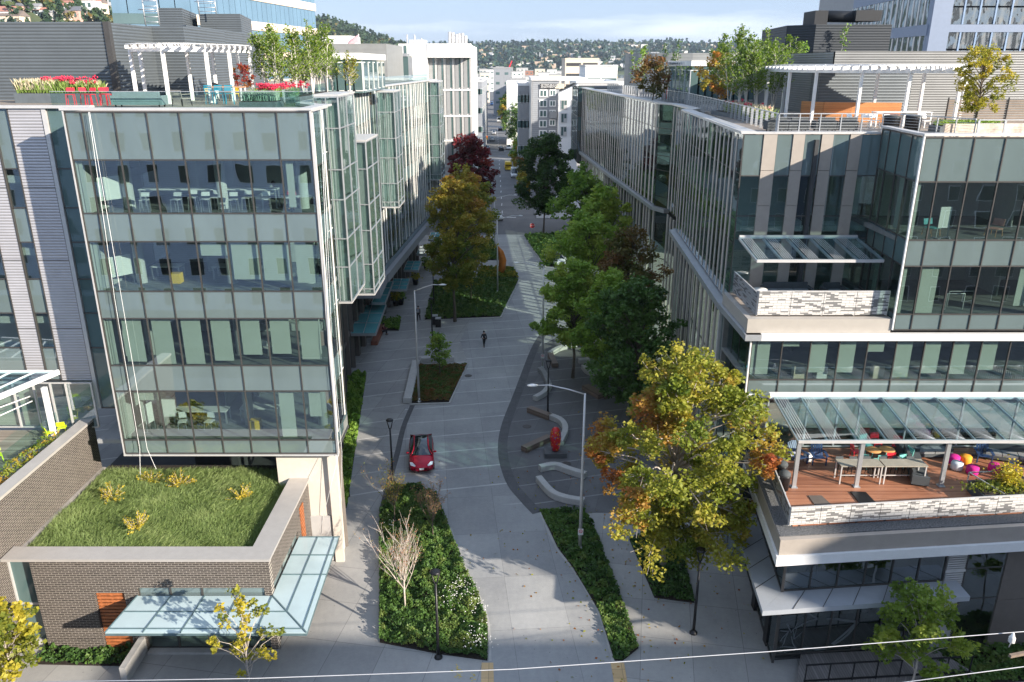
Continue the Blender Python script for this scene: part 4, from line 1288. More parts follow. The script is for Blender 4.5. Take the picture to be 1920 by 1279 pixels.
b.prism([(13.2, PY_(13.2, 1.1)), (41, PY_(41, 1.1)), (41, 39), (14, 39)], 0.0, 0.12)
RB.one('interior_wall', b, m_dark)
# pale tree-branch print on the glass
def branch_art(fr, a0, z0, seed, ang, ln, r, depth=0):
    rg = random.Random(seed); m_ = MB()
    def go(a, z, an, l, r, d):
        if d > 4 or r < 0.012: return
        pts = []
        for k in range(5):
            pts.append((a, z)); an += rg.uniform(-.28, .28); a += math.cos(an) * l / 4; z += math.sin(an) * l / 4
        P0, dd, nn, Lg = fr
        p3 = []
        for (aa, zz) in pts:
            if not (0.1 < aa < Lg - .1 and fr_z[0] < zz < fr_z[1]): break
            q = P0 + dd * aa + nn * 0.03; p3.append(Vector((q.x, q.y, zz)))
        for k in range(len(p3) - 1):
            m_.bar(p3[k], p3[k + 1], 0.004, r * 2 * (1 - .08 * k), up=Vector((0, 0, 1)) if abs((p3[k+1]-p3[k]).normalized().z) < .95 else Vector((1, 0, 0)))
        for s_ in ((-.6, .55, .35)[:rg.choice((2, 3))]): go(a, z, an + s_ + rg.uniform(-.2, .2), l * .72, r * .66, d + 1)
    go(a0, z0, ang, ln, r, 0)
    return m_
m_print = M('printed_branch', (0.13, 0.15, 0.16), 0.7, var=0.05)
fr_z = (4.5, 6.45)
m_ = branch_art(fr, 8.0, 6.3, 4, PI * 1.05, 2.2, 0.09); m2 = branch_art(fr, 4.6, 4.55, 9, 1.7, 1.0, 0.06); m_.add(m2.v, m2.f)
RB.one('branch_print', m_, m_print)
frG = wallframe((13.1, PY_(13.1, .95)), (21.1, PY_(21.1, .95))); fr_z = (0.6, 4.05)
m_ = branch_art(frG, 6.5, 3.9, 14, PI * 1.2, 2.4, 0.11); m2 = branch_art(frG, 5.8, 2.0, 21, PI * 0.85, 2.4, 0.09); m_.add(m2.v, m2.f)
RB.one('branch_print', m_, m_print)
frP = wallframe((12.95, PY_(12.95, .8)), (42, PY_(42, .8)))
b = MB()
for k in range(44): fbox(b, frP, 8.25, 9.2, 0.9 + k * 0.128, 0.97 + k * 0.128, -.05, 0.06)
fbox(b, frP, 8.2, 9.25, 4.9, 5.0, -.05, .08)
RB.one('louvre', b, m_alu)
RB.one('louvre_back', fbox(MB(), frP, 8.2, 9.25, 0.3, 6.48, -.2, -.06), m_grey)
for (zl, zh) in ((5.0, 6.45), (3.2, 4.95), (0.7, 3.15)):
    RB.add('window', fbox(MB(), frP, 9.32, 11.3, zl, zh, -.06, -.03), G_RSIDE)
RB.one('window_frame', fbox(fbox(fbox(MB(), frP, 9.26, 9.32, .6, 6.48, -.1, .03), frP, 9.32, 11.3, 4.95, 5.0, -.1, 0), frP, 9.32, 11.3, 3.15, 3.2, -.1, 0), m_mull)
for k in range(4):
    for zl, zh in ((0.3, 3.0), (3.02, 6.48)):
        RB.add('wall_panel', fbox(MB(), frP, 11.35 + k * 4.2, 15.53 + k * 4.2, zl, zh, -.15, .02), m_brown)
# flat metal canopy wrapping the podium corner
b = MB()
b.prism([(11.6, PY_(11.6, -.55)), (21.8, PY_(21.8, -.5)), (21.8, PY_(21.8, .75)), (12.95, PY_(12.95, .75))], 4.14, 4.40)
b.prism([(11.6, PY_(11.6, -.549)), (12.94, PY_(12.95, .751)), (13.85, 39.9), (12.5, 39.9)], 4.141, 4.399)
o = RB.one('canopy', b, M('canopy_metal', (0.46, 0.49, 0.53), 0.45, 0.3, var=0.06))
f = MB()
for k in range(1, 7): f.bar(Vector((11.6 + k * 1.45, PY_(11.6 + k * 1.45, -.55), 4.41)), Vector((12.7 + k * 1.4, PY_(12.7 + k * 1.4, .74), 4.41)), 0.03, 0.012)
for k in range(1, 6): f.bar(Vector((11.6 + k * .15, 30.4 + k * 1.6, 4.41)), Vector((12.95 + k * .15, 31.5 + k * 1.6, 4.41)), 0.03, 0.012)
f.build('panel_joint', m_mull, o)
for (x, y) in ((13.3, 33.4), (13.5, 36.2)):
    RB.one('column', MB().box(x - .25, y - .25, 0, x + .25, y + .25, 4.1), m_black)
# big canopy over the terrace with posts
glass_roof([Vector((14.2, 35.3, 10.72)), Vector((42, 35.0, 10.9)), Vector((42, 39.5, 11.3)), Vector((14.2, 39.5, 11.3))], 19, frit=4, bw=0.06, bh=0.12)
for (x, y) in ((14.35, 35.5), (17.55, 35.55), (21.9, 35.6), (26.3, 35.6), (30.6, 35.6)):
    o = RB.one('canopy_post', MB().box(x - .1, y - .07, 8.0, x + .1, y + .07, 10.6), m_steel)
    MB().box(x - .16, y - .16, 7.955, x + .16, y + .16, 8.0).build('base_plate', m_steel, o)
# roof deck and low upstand
b = MB(); b.prism([(13.9, 46.3), (20.9, 46.3), (21.1, 40.6), (42, 40.6), (42, 68), (16, 68)], 24.0, 24.6); RB.one('roof_deck', b, m_deckw)
b = MB(); b.prism([(15.9, 68.02), (42, 68.02), (42, 132), (12.2, 132), (14.6, 80), (16.0, 78)], 24.0, 24.55); RB.one('roof_deck', b, m_roof)
RB.finish()

# roof railings as things of their own
def railing(name, label, pts, z0, h, step, post=(0.06, 0.16), nw=6, mat=m_steel, topw=0.07, wires=True):
    t = thing(name, label, 'railing', (pts[0][0], pts[0][1], z0))
    pb = MB(); wb = MB(); tb = MB()
    for i in range(len(pts) - 1):
        fr = wallframe(pts[i], pts[i + 1]); Lg = fr[3]; n_ = max(1, round(Lg / step))
        for k in range(n_ + (i == len(pts) - 2)):
            a = Lg * k / n_
            fbox(MB(), fr, a - post[0] / 2, a + post[0] / 2, z0, z0 + h - .02, -post[1] / 2, post[1] / 2).build('baluster', mat, t)
        if wires:
            for q in range(nw): fbox(wb, fr, 0, Lg, z0 + 0.1 + q * (h - .15) / nw, z0 + 0.118 + q * (h - .15) / nw, -.009, .009)
        fbox(tb, fr, 0, Lg, z0 + h - .02, z0 + h + .03, -topw / 2, topw / 2)
    tb.build('handrail', mat, t)
    if wires: wb.build('wire_row', mat, t)
    return t
railing('roof_railing', 'long pale railing with flat posts along the street edge of the right roof', [(15.0, 46.2), (16.4, 68), (17.0, 81), (15.6, 100), (13.9, 120)], 24.61, 1.05, 1.25)
railing('roof_railing', 'front railing with thin wires behind the tan balcony wall of the right roof', [(15.05, 46.1), (20.9, 46.1), (21.7, 45.4), (23.5, 41.4)], 24.61, 1.05, 1.25, post=(0.05, 0.05))
railing('roof_railing', 'horizontal-bar railing at the right roof edge above the projecting glass block', [(23.6, 41.3), (33, 41.3)], 24.61, 1.02, 1.3, post=(0.1, 0.06), nw=7)
# ================================================================ OTHER BUILDINGS
def simple_block(name, label, x0, y0, x1, y1, z0, z1, wall, win=None, cols=(0, 0), rows_=0, wsize=(1.4, 1.6), frame=m_white, roofm=m_roof, faces='f', group=None, cat='building', inset=0.9, base=0, glass=None, parapet=0.5, fin=True):
    B = Bld(name, label, cat, ((x0 + x1) / 2, (y0 + y1) / 2, z0), group)
    B.one('wall', MB().box(x0, y0, z0, x1, y1, z1), wall)
    r = MB(); r.box(x0 - .15, y0 - .15, z1 + .005, x1 + .15, y0 + .25, z1 + parapet); r.box(x0 - .15, y1 - .25, z1 + .005, x1 + .15, y1 + .15, z1 + parapet)
    r.box(x0 - .15, y0 + .255, z1 + .005, x0 + .25, y1 - .255, z1 + parapet - .01); r.box(x1 - .25, y0 + .255, z1 + .005, x1 + .15, y1 - .255, z1 + parapet - .01)
    B.one('parapet', r, frame)
    B.one('roof', MB().box(x0 + .26, y0 + .26, z1 + .01, x1 - .26, y1 - .26, z1 + .08), roofm)
    H_ = (z1 - z0 - base) / max(rows_, 1)
    def put(fr, n_):
        for r_ in range(rows_):
            for k in range(n_):
                a = fr[3] * (k + .5) / n_; zc = z0 + base + H_ * (r_ + .5)
                w2, h2 = wsize[0] / 2, wsize[1] / 2
                m_ = MB(); fbox(m_, fr, a - w2, a + w2, zc - h2, zc + h2, 0.01, 0.05, 0)
                fbox(m_, fr, a - w2 + .07, a + w2 - .07, zc - h2 + .07, zc + h2 - .07, 0.055, 0.07, 1)
                B.add('window', m_, [frame, glass or G_SPD])
    if rows_:
        if 'f' in faces: put(wallframe((x0, y0), (x1, y0)), cols[0])
        if 'b' in faces: put(wallframe((x1, y1), (x0, y1)), cols[0])
        if 'r' in faces: put(wallframe((x1, y0), (x1, y1)), cols[1])
        if 'l' in faces: put(wallframe((x0, y1), (x0, y0)), cols[1])
    if fin: B.finish(60)
    return B

# ---- buildings behind the camera: seen in the glass and shading the street
m_pale = corrugated('pale_lap_siding', (0.68, 0.76, 0.88), 0.22, 'z', 0.7, 0.0, 0.3)
m_navy = corrugated('navy_siding', (0.10, 0.12, 0.17), 0.25, 'x', 0.7, 0.0, 0.3)
g_win = glass_mat('house_window_glass', refl=1.5, wave=0.0, opaque=(0.05, 0.05, 0.045))
simple_block('apartment_building', 'pale lap-sided apartment block across the cross street, mirrored in the left glass front', -78, -34, -8, -12, 0, 25.5, m_pale, cols=(20, 6), rows_=7, wsize=(1.5, 2.1), faces='b', cat='apartment block', glass=g_win)
simple_block('apartment_building', 'navy apartment block with white-framed windows across the cross street, mirrored in the right glass front', 10, -36, 44, -13, 0, 27.5, m_navy, cols=(10, 6), rows_=8, wsize=(1.6, 1.9), faces='b', cat='apartment block', glass=g_win)
simple_block('apartment_building', 'tall dark brick block across the cross street east of the navy one', 46, -40, 120, -14, 0, 30.8, m_brown, cols=(18, 6), rows_=10, wsize=(1.6, 1.9), faces='b', cat='apartment block', glass=g_win)

simple_block('shade_slab', 'unseen thin dark slab added above the brick block to shade the right podium front', 81, -17.5, 125, -14.5, 31.6, 38.6, m_brown, cols=(14, 6), rows_=2, wsize=(1.6, 1.9), faces='b', cat='apartment block', glass=g_win)  # added out of view to cast shade on the right podium fascia
# ---- white laboratory building down the street
p = Q(747, 82, 150); WT = p.z
wx0, wx1 = Q(747, 82, 150).x, Q(883, 82, 150).x
B = Bld('laboratory_building', 'white laboratory block with grey window strips and exhaust stacks behind the left building', 'laboratory', ((wx0 + wx1) / 2, 160, 0))
m_wht = M('white_render', (0.84, 0.84, 0.83), 0.6, var=0.03)
xm = Q(800, 80, 150).x
B.one('wall', MB().box(wx0, 150, 0, xm, 170, WT), m_wht)
B.one('wall', MB().box(xm + .01, 152, 0, wx1, 175, WT - 0.2), m_wht)
b = MB(); b.box(xm + 0.02, 149.9, Q(960, 108, 150).z, wx1, 151.99, WT + .02); B.one('upper_storey', b, m_wht)
b = MB(); b.box(Q(757, 82, 150).x, 149.9, 4, Q(762, 82, 150).x, 149.99, WT - 0.3); B.one('window_strip', b, G_SPD)
fr = wallframe((xm, 151.9), (wx1, 151.9)); Lg = fr[3]
zz = [Q(960, y, 152).z for y in (109, 167, 169, 216, 218, 262, 264, 310)]
for s_ in range(4):
    zt, zb = zz[s_ * 2], zz[s_ * 2 + 1]
    n_ = 5
    for k in range(n_):
        a0 = Lg * (k + (0.05 if s_ % 2 == 0 else 0.0)) / n_; w_ = Lg / n_
        B.add('grey_panel', fbox(MB(), fr, a0, a0 + w_ * 0.42, zb, zt, 0.0, .06), m_grey)
        B.add('window_strip', fbox(MB(), fr, a0 + w_ * 0.43, a0 + w_ * 0.66, zb + .3, zt, 0.0, .04), G_SPD)
        B.add('white_panel', fbox(MB(), fr, a0 + w_ * 0.68, a0 + w_ * 0.93, zb, zt, 0.0, .12), m_alu)
    B.one('ledge', fbox(MB(), fr, 0, Lg, zb - .3, zb - .02, 0, .2), m_wht)
for i, (x, y) in enumerate(((843, 60), (849, 61), (856, 64), (861, 63), (867, 62), (873, 67))):
    q = Q(x, y, 160); B.one('exhaust_stack', MB().tube([(q.x, 160, WT - .2), (q.x, 160, q.z)], 0.32, 8), m_alu)
for (x, y) in ((763, 65), (777, 65), (790, 72)):
    q = Q(x, y, 155); B.one('vent_pipe', MB().tube([(q.x, 155, WT), (q.x, 155, q.z)], 0.14, 6), m_alu)
B.one('roof_plant', MB().box(Q(770, 75, 158).x, 156, WT, Q(797, 75, 158).x, 162, Q(780, 75, 158).z), m_alu)
B.finish()
# ---- grey metal box and dark glass link left of it
a, c = Q(588, 76, 118), Q(716, 82, 118)
B = Bld('grey_hall', 'plain grey ribbed metal hall behind the birches of the left roof', 'building', (-24, 122, 0))
B.one('wall', MB().box(a.x, 122, 0, c.x, 140, Q(700, 82, 122).z), m_rgrey)
B.one('roof_box', MB().box(Q(600, 70, 126).x, 126, Q(700, 82, 122).z, Q(657, 70, 126).x, 134, Q(640, 67, 126).z), m_wht)
B.finish()
simple_block('glass_link', 'dark glazed link between the grey hall and the white laboratory', c.x + .1, 146, wx0 - .1, 156, 0, Q(730, 106, 146).z, G_SPD, cols=(3, 1), rows_=8, wsize=(2.2, 3.4), frame=m_steel, cat='building')
f = thing('flagpole', 'flagpole with striped flag above the grey hall', 'flagpole', (Q(672, 80, 124).x, 124, Q(700, 82, 122).z))
q = Q(672, 64, 124)
MB().tube([(q.x, 124, Q(700, 82, 122).z), (q.x, 124, q.z)], 0.06, 6).build('pole', m_white, f)
fl = MB(); fl.slab((q.x - 1.9, 124, q.z - 1.7), (q.x - .1, 124, q.z - 1.1), (q.x - .1, 124, q.z - .1), (q.x - 1.5, 124.3, q.z - .9), .03); fl.build('flag', M('flag_cloth', (0.62, 0.42, 0.45), .8), f)

# ---- office tower upper left, beige bands with blue glass
T = Bld('office_tower', 'curved office tower with blue glass and beige stone bands, upper left', 'office tower', (-38, 115, 0))
m_beige = M('beige_stone', (0.72, 0.60, 0.48), 0.7, var=0.06)
tp = [(-45, 96), (-36.8, 98), (-34.6, 116), (-31.8, 138)]
for i in range(3):
    fr = wallframe(tp[i], tp[i + 1]); Lg = fr[3]
    for k in range(5):
        zb = 22.5 + k * 3.75
        if i: T.add('stone_band', fbox(MB(), fr, 0, Lg, zb + 2.6, zb + 3.7, -.2, .12), m_beige)
        else: T.add('glass_band', fbox(MB(), fr, 0, Lg, zb + 2.6, zb + 3.7, -.2, .05), G_SPD)
        n_ = round(Lg / 1.6)
        for j in range(n_):
            T.add('window', fbox(MB(), fr, Lg * j / n_ + .05, Lg * (j + 1) / n_ - .05, zb - .04, zb + 2.58, -.06, -.02), glass_mat('tower_glass', refl=2.0, wave=0.01, opaque=(0.14, 0.24, 0.33)))
b = MB(); b.prism([(-32.1, 138.2), (-34.9, 116.1), (-37.1, 98.3), (-44.9, 96.4), (-45, 138)], 0, 41); T.one('core', b, m_grey)
T.finish()
# ---- blue-grey tower upper right
T = Bld('office_tower', 'tall office tower with blue-grey frame and mirrored windows, upper right', 'office tower', (66, 118, 0))
m_blue = M('blue_grey_panel', (0.20, 0.25, 0.35), 0.5, 0.1, var=0.05)
g_tw = glass_mat('tower_mirror_glass', refl=3.2, wave=0.25, wscale=0.9, opaque=(0.08, 0.09, 0.10))
q0 = Q(1607, 40, 132).x
tp = [(q0, 134), (Q(1742, 40, 104).x, 104)]
fr = wallframe(*tp); Lg = fr[3]
for k in range(4):
    zb = 24 + k * 4.9 - .9; n_ = 16
    T.add('spandrel_band', fbox(MB(), fr, 0, Lg, zb + 3.6, zb + 4.88, -.1, .1), m_blue)
    for j in range(n_):
        T.add('window', fbox(MB(), fr, Lg * j / n_ + .22, Lg * (j + 1) / n_ - .22, zb, zb + 3.58, -.05, 0), g_tw)
        T.add('window_fin', fbox(MB(), fr, Lg * j / n_ - .2, Lg * j / n_ + .2, zb, zb + 3.58, -.1, .06), m_alu)
xr = Q(1742, 40, 104).x; xq = Q(1778, 40, 104).x
T.one('corner_tower', MB().box(xr + .02, 103.4, 0, xq, 104.6, 40.5), m_blue)
fr = wallframe((xq + .05, 104.5), (96, 104.5)); Lg = fr[3]
for k in range(4):
    zb = 24 + k * 4.9 - .9; n_ = 22
    T.add('spandrel_band', fbox(MB(), fr, 0, Lg, zb + 4.0, zb + 4.88, -.1, .12), m_blue)
    for j in range(n_):
        T.add('window', fbox(MB(), fr, Lg * j / n_ + .14, Lg * (j + 1) / n_ - .14, zb, zb + 1.9, -.05, 0), g_tw)
        T.add('window', fbox(MB(), fr, Lg * j / n_ + .14, Lg * (j + 1) / n_ - .14, zb + 2.1, zb + 3.98, -.05, 0), g_tw)
    for j in range(n_ + 1): T.add('window_fin', fbox(MB(), fr, Lg * j / n_ - .1, Lg * j / n_ + .1, zb, zb + 3.98, -.1, .1), M('blue_frame', (0.22, 0.32, 0.48), .5))
b = MB(); b.prism([(q0 + .3, 134.3), (xr + .3, 104.3), (xr + .3, 106), (xq, 106), (96, 104.8), (96, 150), (q0 + .3, 150)], 0, 40.0); T.one('core', b, m_grey)
T.finish()

# ---- apartments on the right of the street with the banner
ay = 172.0
def ax(x): return Q(x, 200, ay).x
def az(y): return Q(1000, y, ay).z
AZT = az(151)
A = Bld('apartment_building', 'grey and white apartment block with dark banner sign and white angular bay', 'apartment block', (ax(1040), 185, 0))
m_apg = corrugated('apartment_grey', (0.30, 0.32, 0.35), 0.4, 'z', 0.7, 0.0, 0.25)
A.one('wall', MB().box(ax(998), ay, 0, ax(1048), ay + 26, AZT), m_apg)
A.one('side_wall', MB().slab((ax(998) - .1, ay + 26, 0), (ax(998) - .1, ay, 0), (ax(998) - .1, ay, AZT), (ax(998) - .1, ay + 26, AZT), .1), m_alu)
A.one('roof', MB().box(ax(996), ay - .3, AZT + .01, ax(1100), ay + 26, AZT + .5), m_wht)
b = MB(); v = [(ax(1046), az(174)), (ax(1082), az(157)), (ax(1082), 0), (ax(1046), 0)]
pts = [(x, ay - 3.0, z) for x, z in v] + [(x, ay + 10, z) for x, z in v]
b.add(pts, [(3, 2, 1, 0), (4, 5, 6, 7), (0, 1, 5, 4), (1, 2, 6, 5), (2, 3, 7, 6), (3, 0, 4, 7)]); A.one('white_bay', b, m_wht)
for r_ in range(5):
    for (xa, xb, ya, yb) in ((1011, 1026, 168, 182), (1030, 1042, 168, 180)):
        o = r_ * 19 + (0 if xa < 1020 else (0, 1, 0, -1, 0)[r_])
        m_ = MB(); m_.box(ax(xa), ay - .16, az(yb + o), ax(xb), ay - .02, az(ya + o), 0); m_.box(ax(xa) + .22, ay - .2, az(yb + o) + .2, (ax(xa) + ax(xb)) / 2 - .1, ay - .165, az(ya + o) - .2, 1); m_.box((ax(xa) + ax(xb)) / 2 + .1, ay - .2, az(yb + o) + .2, ax(xb) - .22, ay - .165, az(ya + o) - .2, 1)
        A.add('window', m_, [m_wht, G_SPD])
    if r_ in (1, 2, 3):
        for (xa, xb) in ((1050, 1062), (1069, 1079)):
            o = (r_ - 1) * 24.5
            m_ = MB(); m_.box(ax(xa), ay - 3.14, az(204 + o), ax(xb), ay - 3.02, az(186 + o), 0); m_.box(ax(xa) + .15, ay - 3.2, az(204 + o) + .15, (ax(xa) + ax(xb)) / 2 - .08, ay - 3.15, az(186 + o) - .15, 1); m_.box((ax(xa) + ax(xb)) / 2 + .08, ay - 3.2, az(204 + o) + .9, ax(xb) - .15, ay - 3.15, az(186 + o) - .15, 1)
            A.add('window', m_, [m_alu, G_SPD])
    A.add('balcony', MB().box(ax(1030), ay - 1.0, az(196 + r_ * 19 + 6), ax(1044), ay - .2, az(190 + r_ * 19)), m_grey) if r_ in (1, 3) else None
bn = A.one('banner', MB().slab((ax(1012), ay - .25, az(166)), (ax(1057), ay - .25, az(166)), (ax(1057), ay - .25, az(157)), (ax(1012), ay - .25, az(157)), .05), M('tan_banner', (0.62, 0.55, 0.42), .7))
b = MB(); b.add([(ax(1012), ay - .3, az(166)), (ax(1040), ay - .3, az(166)), (ax(1045), ay - .3, az(157)), (ax(1012), ay - .3, az(157)), (ax(1012), ay - .285, az(166)), (ax(1040), ay - .285, az(166)), (ax(1045), ay - .285, az(157)), (ax(1012), ay - .285, az(157))], [(0, 1, 2, 3), (7, 6, 5, 4), (0, 4, 5, 1), (1, 5, 6, 2), (2, 6, 7, 3), (3, 7, 4, 0)])
b.build('banner_dark', M('banner_black', (0.03, 0.028, 0.03), .6), bn)
text_mesh('@TREPUBLICAN', 0.50, 'lettering', m_white, bn, (ax(1013.5), ay - .32, az(159.6)), (1, 0, 0), (0, 0, 1), .01)
text_mesh('APARTMENTS', 0.50, 'lettering', m_white, bn, (ax(1013.5), ay - .32, az(163.6)), (1, 0, 0), (0, 0, 1), .01)
A.finish()
for i, (x0, x1, y0, y1, yt, col, lb) in enumerate((
    (972, 998, 196, 222, 161, m_grey, 'low grey block with dark flat roof left of the bannered apartments'),
    (950, 974, 300, 330, 157, m_wht, 'white blank-walled block beside the far street'),
    (886, 903, 260, 320, 154, m_apg, 'blue-grey apartment house at the left of the far street'))):
    q = Q(x0, yt, y0); q2 = Q(x1, yt, y0)
    simple_block('street_block', lb, q.x, y0, q2.x, y1, 0, q.z, col, cols=(4, 8), rows_=4 if i != 1 else 0, faces='flr', wsize=(1.3, 1.7), parapet=.6)
# white building with cut corner, tan garage, and a spread of far roofs
q = Q(1098, 125, 240); q2 = Q(1158, 125, 240)
simple_block('white_building', 'white box building with two wide windows below the lake view', q.x, 240, q2.x, 262, 0, q.z, m_wht, cols=(2, 3), rows_=3, wsize=(4.4, 3.0), faces='fl', frame=m_alu, inset=1)
q = Q(1060, 111, 420); q2 = Q(1123, 111, 420)
simple_block('parking_garage', 'tan office block with dark horizontal window bands before the lake', q.x, 420, q2.x, 450, 0, q.z, m_beige, cols=(2, 2), rows_=6, wsize=(7.5, 1.7), faces='f', frame=m_beige, glass=m_dark)
q = Q(1085, 157, 200); q2 = Q(1165, 157, 200)
simple_block('flat_roof_building', 'low white-roofed building behind the right office block', q.x, 205, q2.x, 232, 0, Q(1120, 157, 200).z, m_alu, roofm=m_wht)
rg = random.Random(31)
walls = [m_wht, m_alu, m_beige, m_apg, m_stone, m_grey, M('brick_red_wall', (0.36, 0.17, 0.12), .8)]
adj = ['white', 'pale metal', 'beige', 'blue-grey', 'sand', 'grey', 'brick-red']
spots = [(925, 958, 129, 470, 3), (890, 900, 142, 420, 5), (958, 985, 150, 380, 0), (985, 1012, 144, 520, 1), (1010, 1030, 137, 640, 0), (1030, 1056, 141, 560, 4), (900, 918, 137, 640, 4), (1125, 1150, 139, 420, 1),
         (1140, 1200, 152, 330, 0), (960, 978, 135, 900, 0), (985, 1000, 133, 1000, 6), (1003, 1022, 130, 1150, 2), (1026, 1044, 131, 1050, 0), (1044, 1060, 134, 820, 1), (930, 945, 126, 1150, 0), (945, 962, 128, 1080, 5),
         (899, 912, 130, 1000, 1), (1126, 1142, 134, 900, 0), (1160, 1185, 150, 380, 5), (912, 926, 131, 900, 0), (968, 990, 128, 1250, 1), (1062, 1080, 129, 1200, 4)]
for i, (xa, xb, yt, Y, wi) in enumerate(spots):
    q = Q(xa, yt, Y); q2 = Q(xb, yt, Y)
    side = 'left' if xa < 935 else ('right' if xa > 1050 else 'middle')
    simple_block('distant_building', '%s distant flat-roofed block, number %s from the left in the far district' % (adj[wi], 'one two three four five six seven eight nine ten eleven twelve thirteen fourteen fifteen sixteen seventeen eighteen nineteen twenty twenty-one twenty-two'.split()[sum(1 for q_ in spots if q_[0] + q_[3] / 1e4 < xa + Y / 1e4)]), q.x, Y, q2.x, Y + (q2.x - q.x) * 0.8, 0, q.z, walls[wi], cols=(max(2, int((q2.x - q.x) / 5)), 2), rows_=max(2, int(q.z / 4.5)), wsize=(2.2, 1.5), faces='f', group='distant buildings before the lake', parapet=.8, frame=m_grey)

# houses on the left hillside
m_rf = [M('roof_%d' % i, c, .8) for i, c in enumerate(((0.20, 0.16, 0.14), (0.42, 0.20, 0.15), (0.30, 0.30, 0.31), (0.14, 0.15, 0.17)))]
rfn = ['brown', 'terracotta', 'grey', 'charcoal']; wln = ['white', 'cream', 'pink', 'pale grey']
m_wl = [m_wht, m_beige, M('pink_wall', (0.62, 0.40, 0.34), .8), m_alu]
hs = [(2, 45, 2.2), (20, 52, 2.0), (35, 58, 1.4), (60, 22, 1.4), (72, 28, 1.2), (85, 22, 1.2), (95, 18, 1.4), (84, 33, 1.3), (106, 20, 1.3), (118, 34, 1.3), (135, 38, 1.6), (148, 34, 1.2), (160, 20, 2.0), (180, 22, 1.6), (25, 20, 1.2), (200, 12, 1.5), (122, 14, 1.2), (160, 38, 1.2), (5, 12, 1.0), (215, 6, 1.4), (46, 6, 1.1), (172, 4, 1.3)]
for i, (x, y, s) in enumerate(hs):
    # walk the sight line until it meets the hill
    best = None
    for Yq in range(610, 900, 4):
        q = Q(x, y, Yq)
        if hz_left(q.x, q.y) >= q.z - 1: best = q; break
    if best is None: best = Q(x, y, 760)
    wdt, dpt, hgt = 9 * s, 8 * s, 5 * s ** .5 * (1.6 if s > 1.5 else 1.1)
    wi, ri = i % 4, (i * 3 + 1) % 4
    t = thing('hillside_house', '%s hillside house with %s roof, %s from the left on the upper left slope' % (wln[wi], rfn[ri], ('first second third fourth fifth sixth seventh eighth ninth tenth eleventh twelfth thirteenth fourteenth fifteenth sixteenth seventeenth eighteenth nineteenth twentieth twenty-first twenty-second'.split()[sorted(h[0] + h[1] / 1000 for h in hs).index(x + y / 1000)])), 'house', (best.x, best.y, best.z - 2), 'houses on the left hillside')
    X, Y_, Z = best.x, best.y, best.z - 2
    MB().box(X - wdt / 2, Y_, Z, X + wdt / 2, Y_ + dpt, Z + hgt).build('wall', m_wl[wi], t)
    r = MB(); z1 = Z + hgt + .02
    r.add([(X - wdt / 2 - .6, Y_ - .6, z1), (X + wdt / 2 + .6, Y_ - .6, z1), (X + wdt / 2 + .6, Y_ + dpt + .6, z1), (X - wdt / 2 - .6, Y_ + dpt + .6, z1), (X - wdt / 2, Y_ + dpt / 2, z1 + hgt * .4), (X + wdt / 2, Y_ + dpt / 2, z1 + hgt * .4)],
          [(3, 2, 1, 0), (0, 1, 5, 4), (2, 3, 4, 5), (1, 2, 5), (3, 0, 4)])
    r.build('roof', m_rf[ri], t)
    for k in range(3):
        MB().box(X - wdt * .38 + k * wdt * .28, Y_ - .08, Z + hgt * .45, X - wdt * .38 + k * wdt * .28 + wdt * .16, Y_ - .01, Z + hgt * .8).build('window', G_SPD, t)

# ================================================================ LEFT ROOF GARDEN
RZ = ZT - 0.018
P5 = Bld('roof_penthouse', 'charcoal ribbed plant rooms stepping back on the left roof', 'penthouse', (-32, 56, RZ))
hz1 = Q(100, 41, 53).z
x193 = Q(193, 42, 53).x
P5.one('wall', MB().box(-46, 53, RZ, x193, 60, hz1), m_rdark)
P5.one('corner_post', MB().box(x193, 52.9, RZ, x193 + .35, 53.3, hz1 + .02), m_mull)
P5.one('wall', MB().prism([(x193 + .1, 53.4), (Q(267, 48, 60).x, 60), (Q(267, 48, 60).x, 66), (-46, 66), (-46, 60.1), (x193, 60.1)], RZ, hz1 - .1), m_rdark)
P5.one('wall', MB().prism([(Q(268, 48, 60).x + .05, 60), (Q(343, 50, 60).x, 60), (Q(420, 58, 70).x, 70), (Q(268, 48, 60).x, 70)], RZ, Q(300, 49, 60).z), m_rdark)
P5.one('wall', MB().prism([(Q(344, 50, 62).x, 62.5), (Q(422, 58, 72).x, 72), (Q(456, 63, 78).x, 84), (-30, 84), (-30, 70.1)], RZ, Q(420, 57, 72).z), m_rdark)
P5.one('plant_box', MB().prism([(Q(295, 15, 75).x, 75), (Q(340, 15, 75).x, 75), (Q(367, 18, 84).x, 84), (Q(295, 15, 84).x, 84)], RZ + 2, Q(318, 15, 75).z), m_rdark)
P5.one('plant_box', MB().prism([(Q(373, 27, 80).x, 80), (Q(450, 27, 80).x, 80), (Q(470, 30, 90).x, 90), (Q(373, 27, 90).x, 90)], RZ + 2, Q(410, 26, 80).z), m_rdark)
P5.finish()
def ladder(x0, x1, y0, y1, Y, lb):
    a, c = Q(x0, y1, Y), Q(x1, y0, Y)
    t = thing('roof_ladder', lb, 'ladder', (a.x, Y, a.z))
    b = MB()
    for X in (a.x, c.x): b.tube([(X, Y, a.z), (X, Y, c.z)], .05, 6)
    b.build('rail', m_steel, t); b = MB(); n_ = int((c.z - a.z) / .35)
    for k in range(n_): b.tube([(a.x, Y, a.z + .2 + k * .35), (c.x, Y, a.z + .2 + k * .35)], .03, 5)
    b.build('rung_row', m_steel, t)
    b = MB()
    for k in range(4): b.tube([(a.x, Y, a.z + 1 + k * .9), (a.x - .1, Y - .6, a.z + 1 + k * .9), ((a.x + c.x) / 2, Y - .85, a.z + 1 + k * .9), (c.x + .1, Y - .6, a.z + 1 + k * .9), (c.x, Y, a.z + 1 + k * .9)], .03, 5)
    b.build('safety_hoop', m_steel, t)
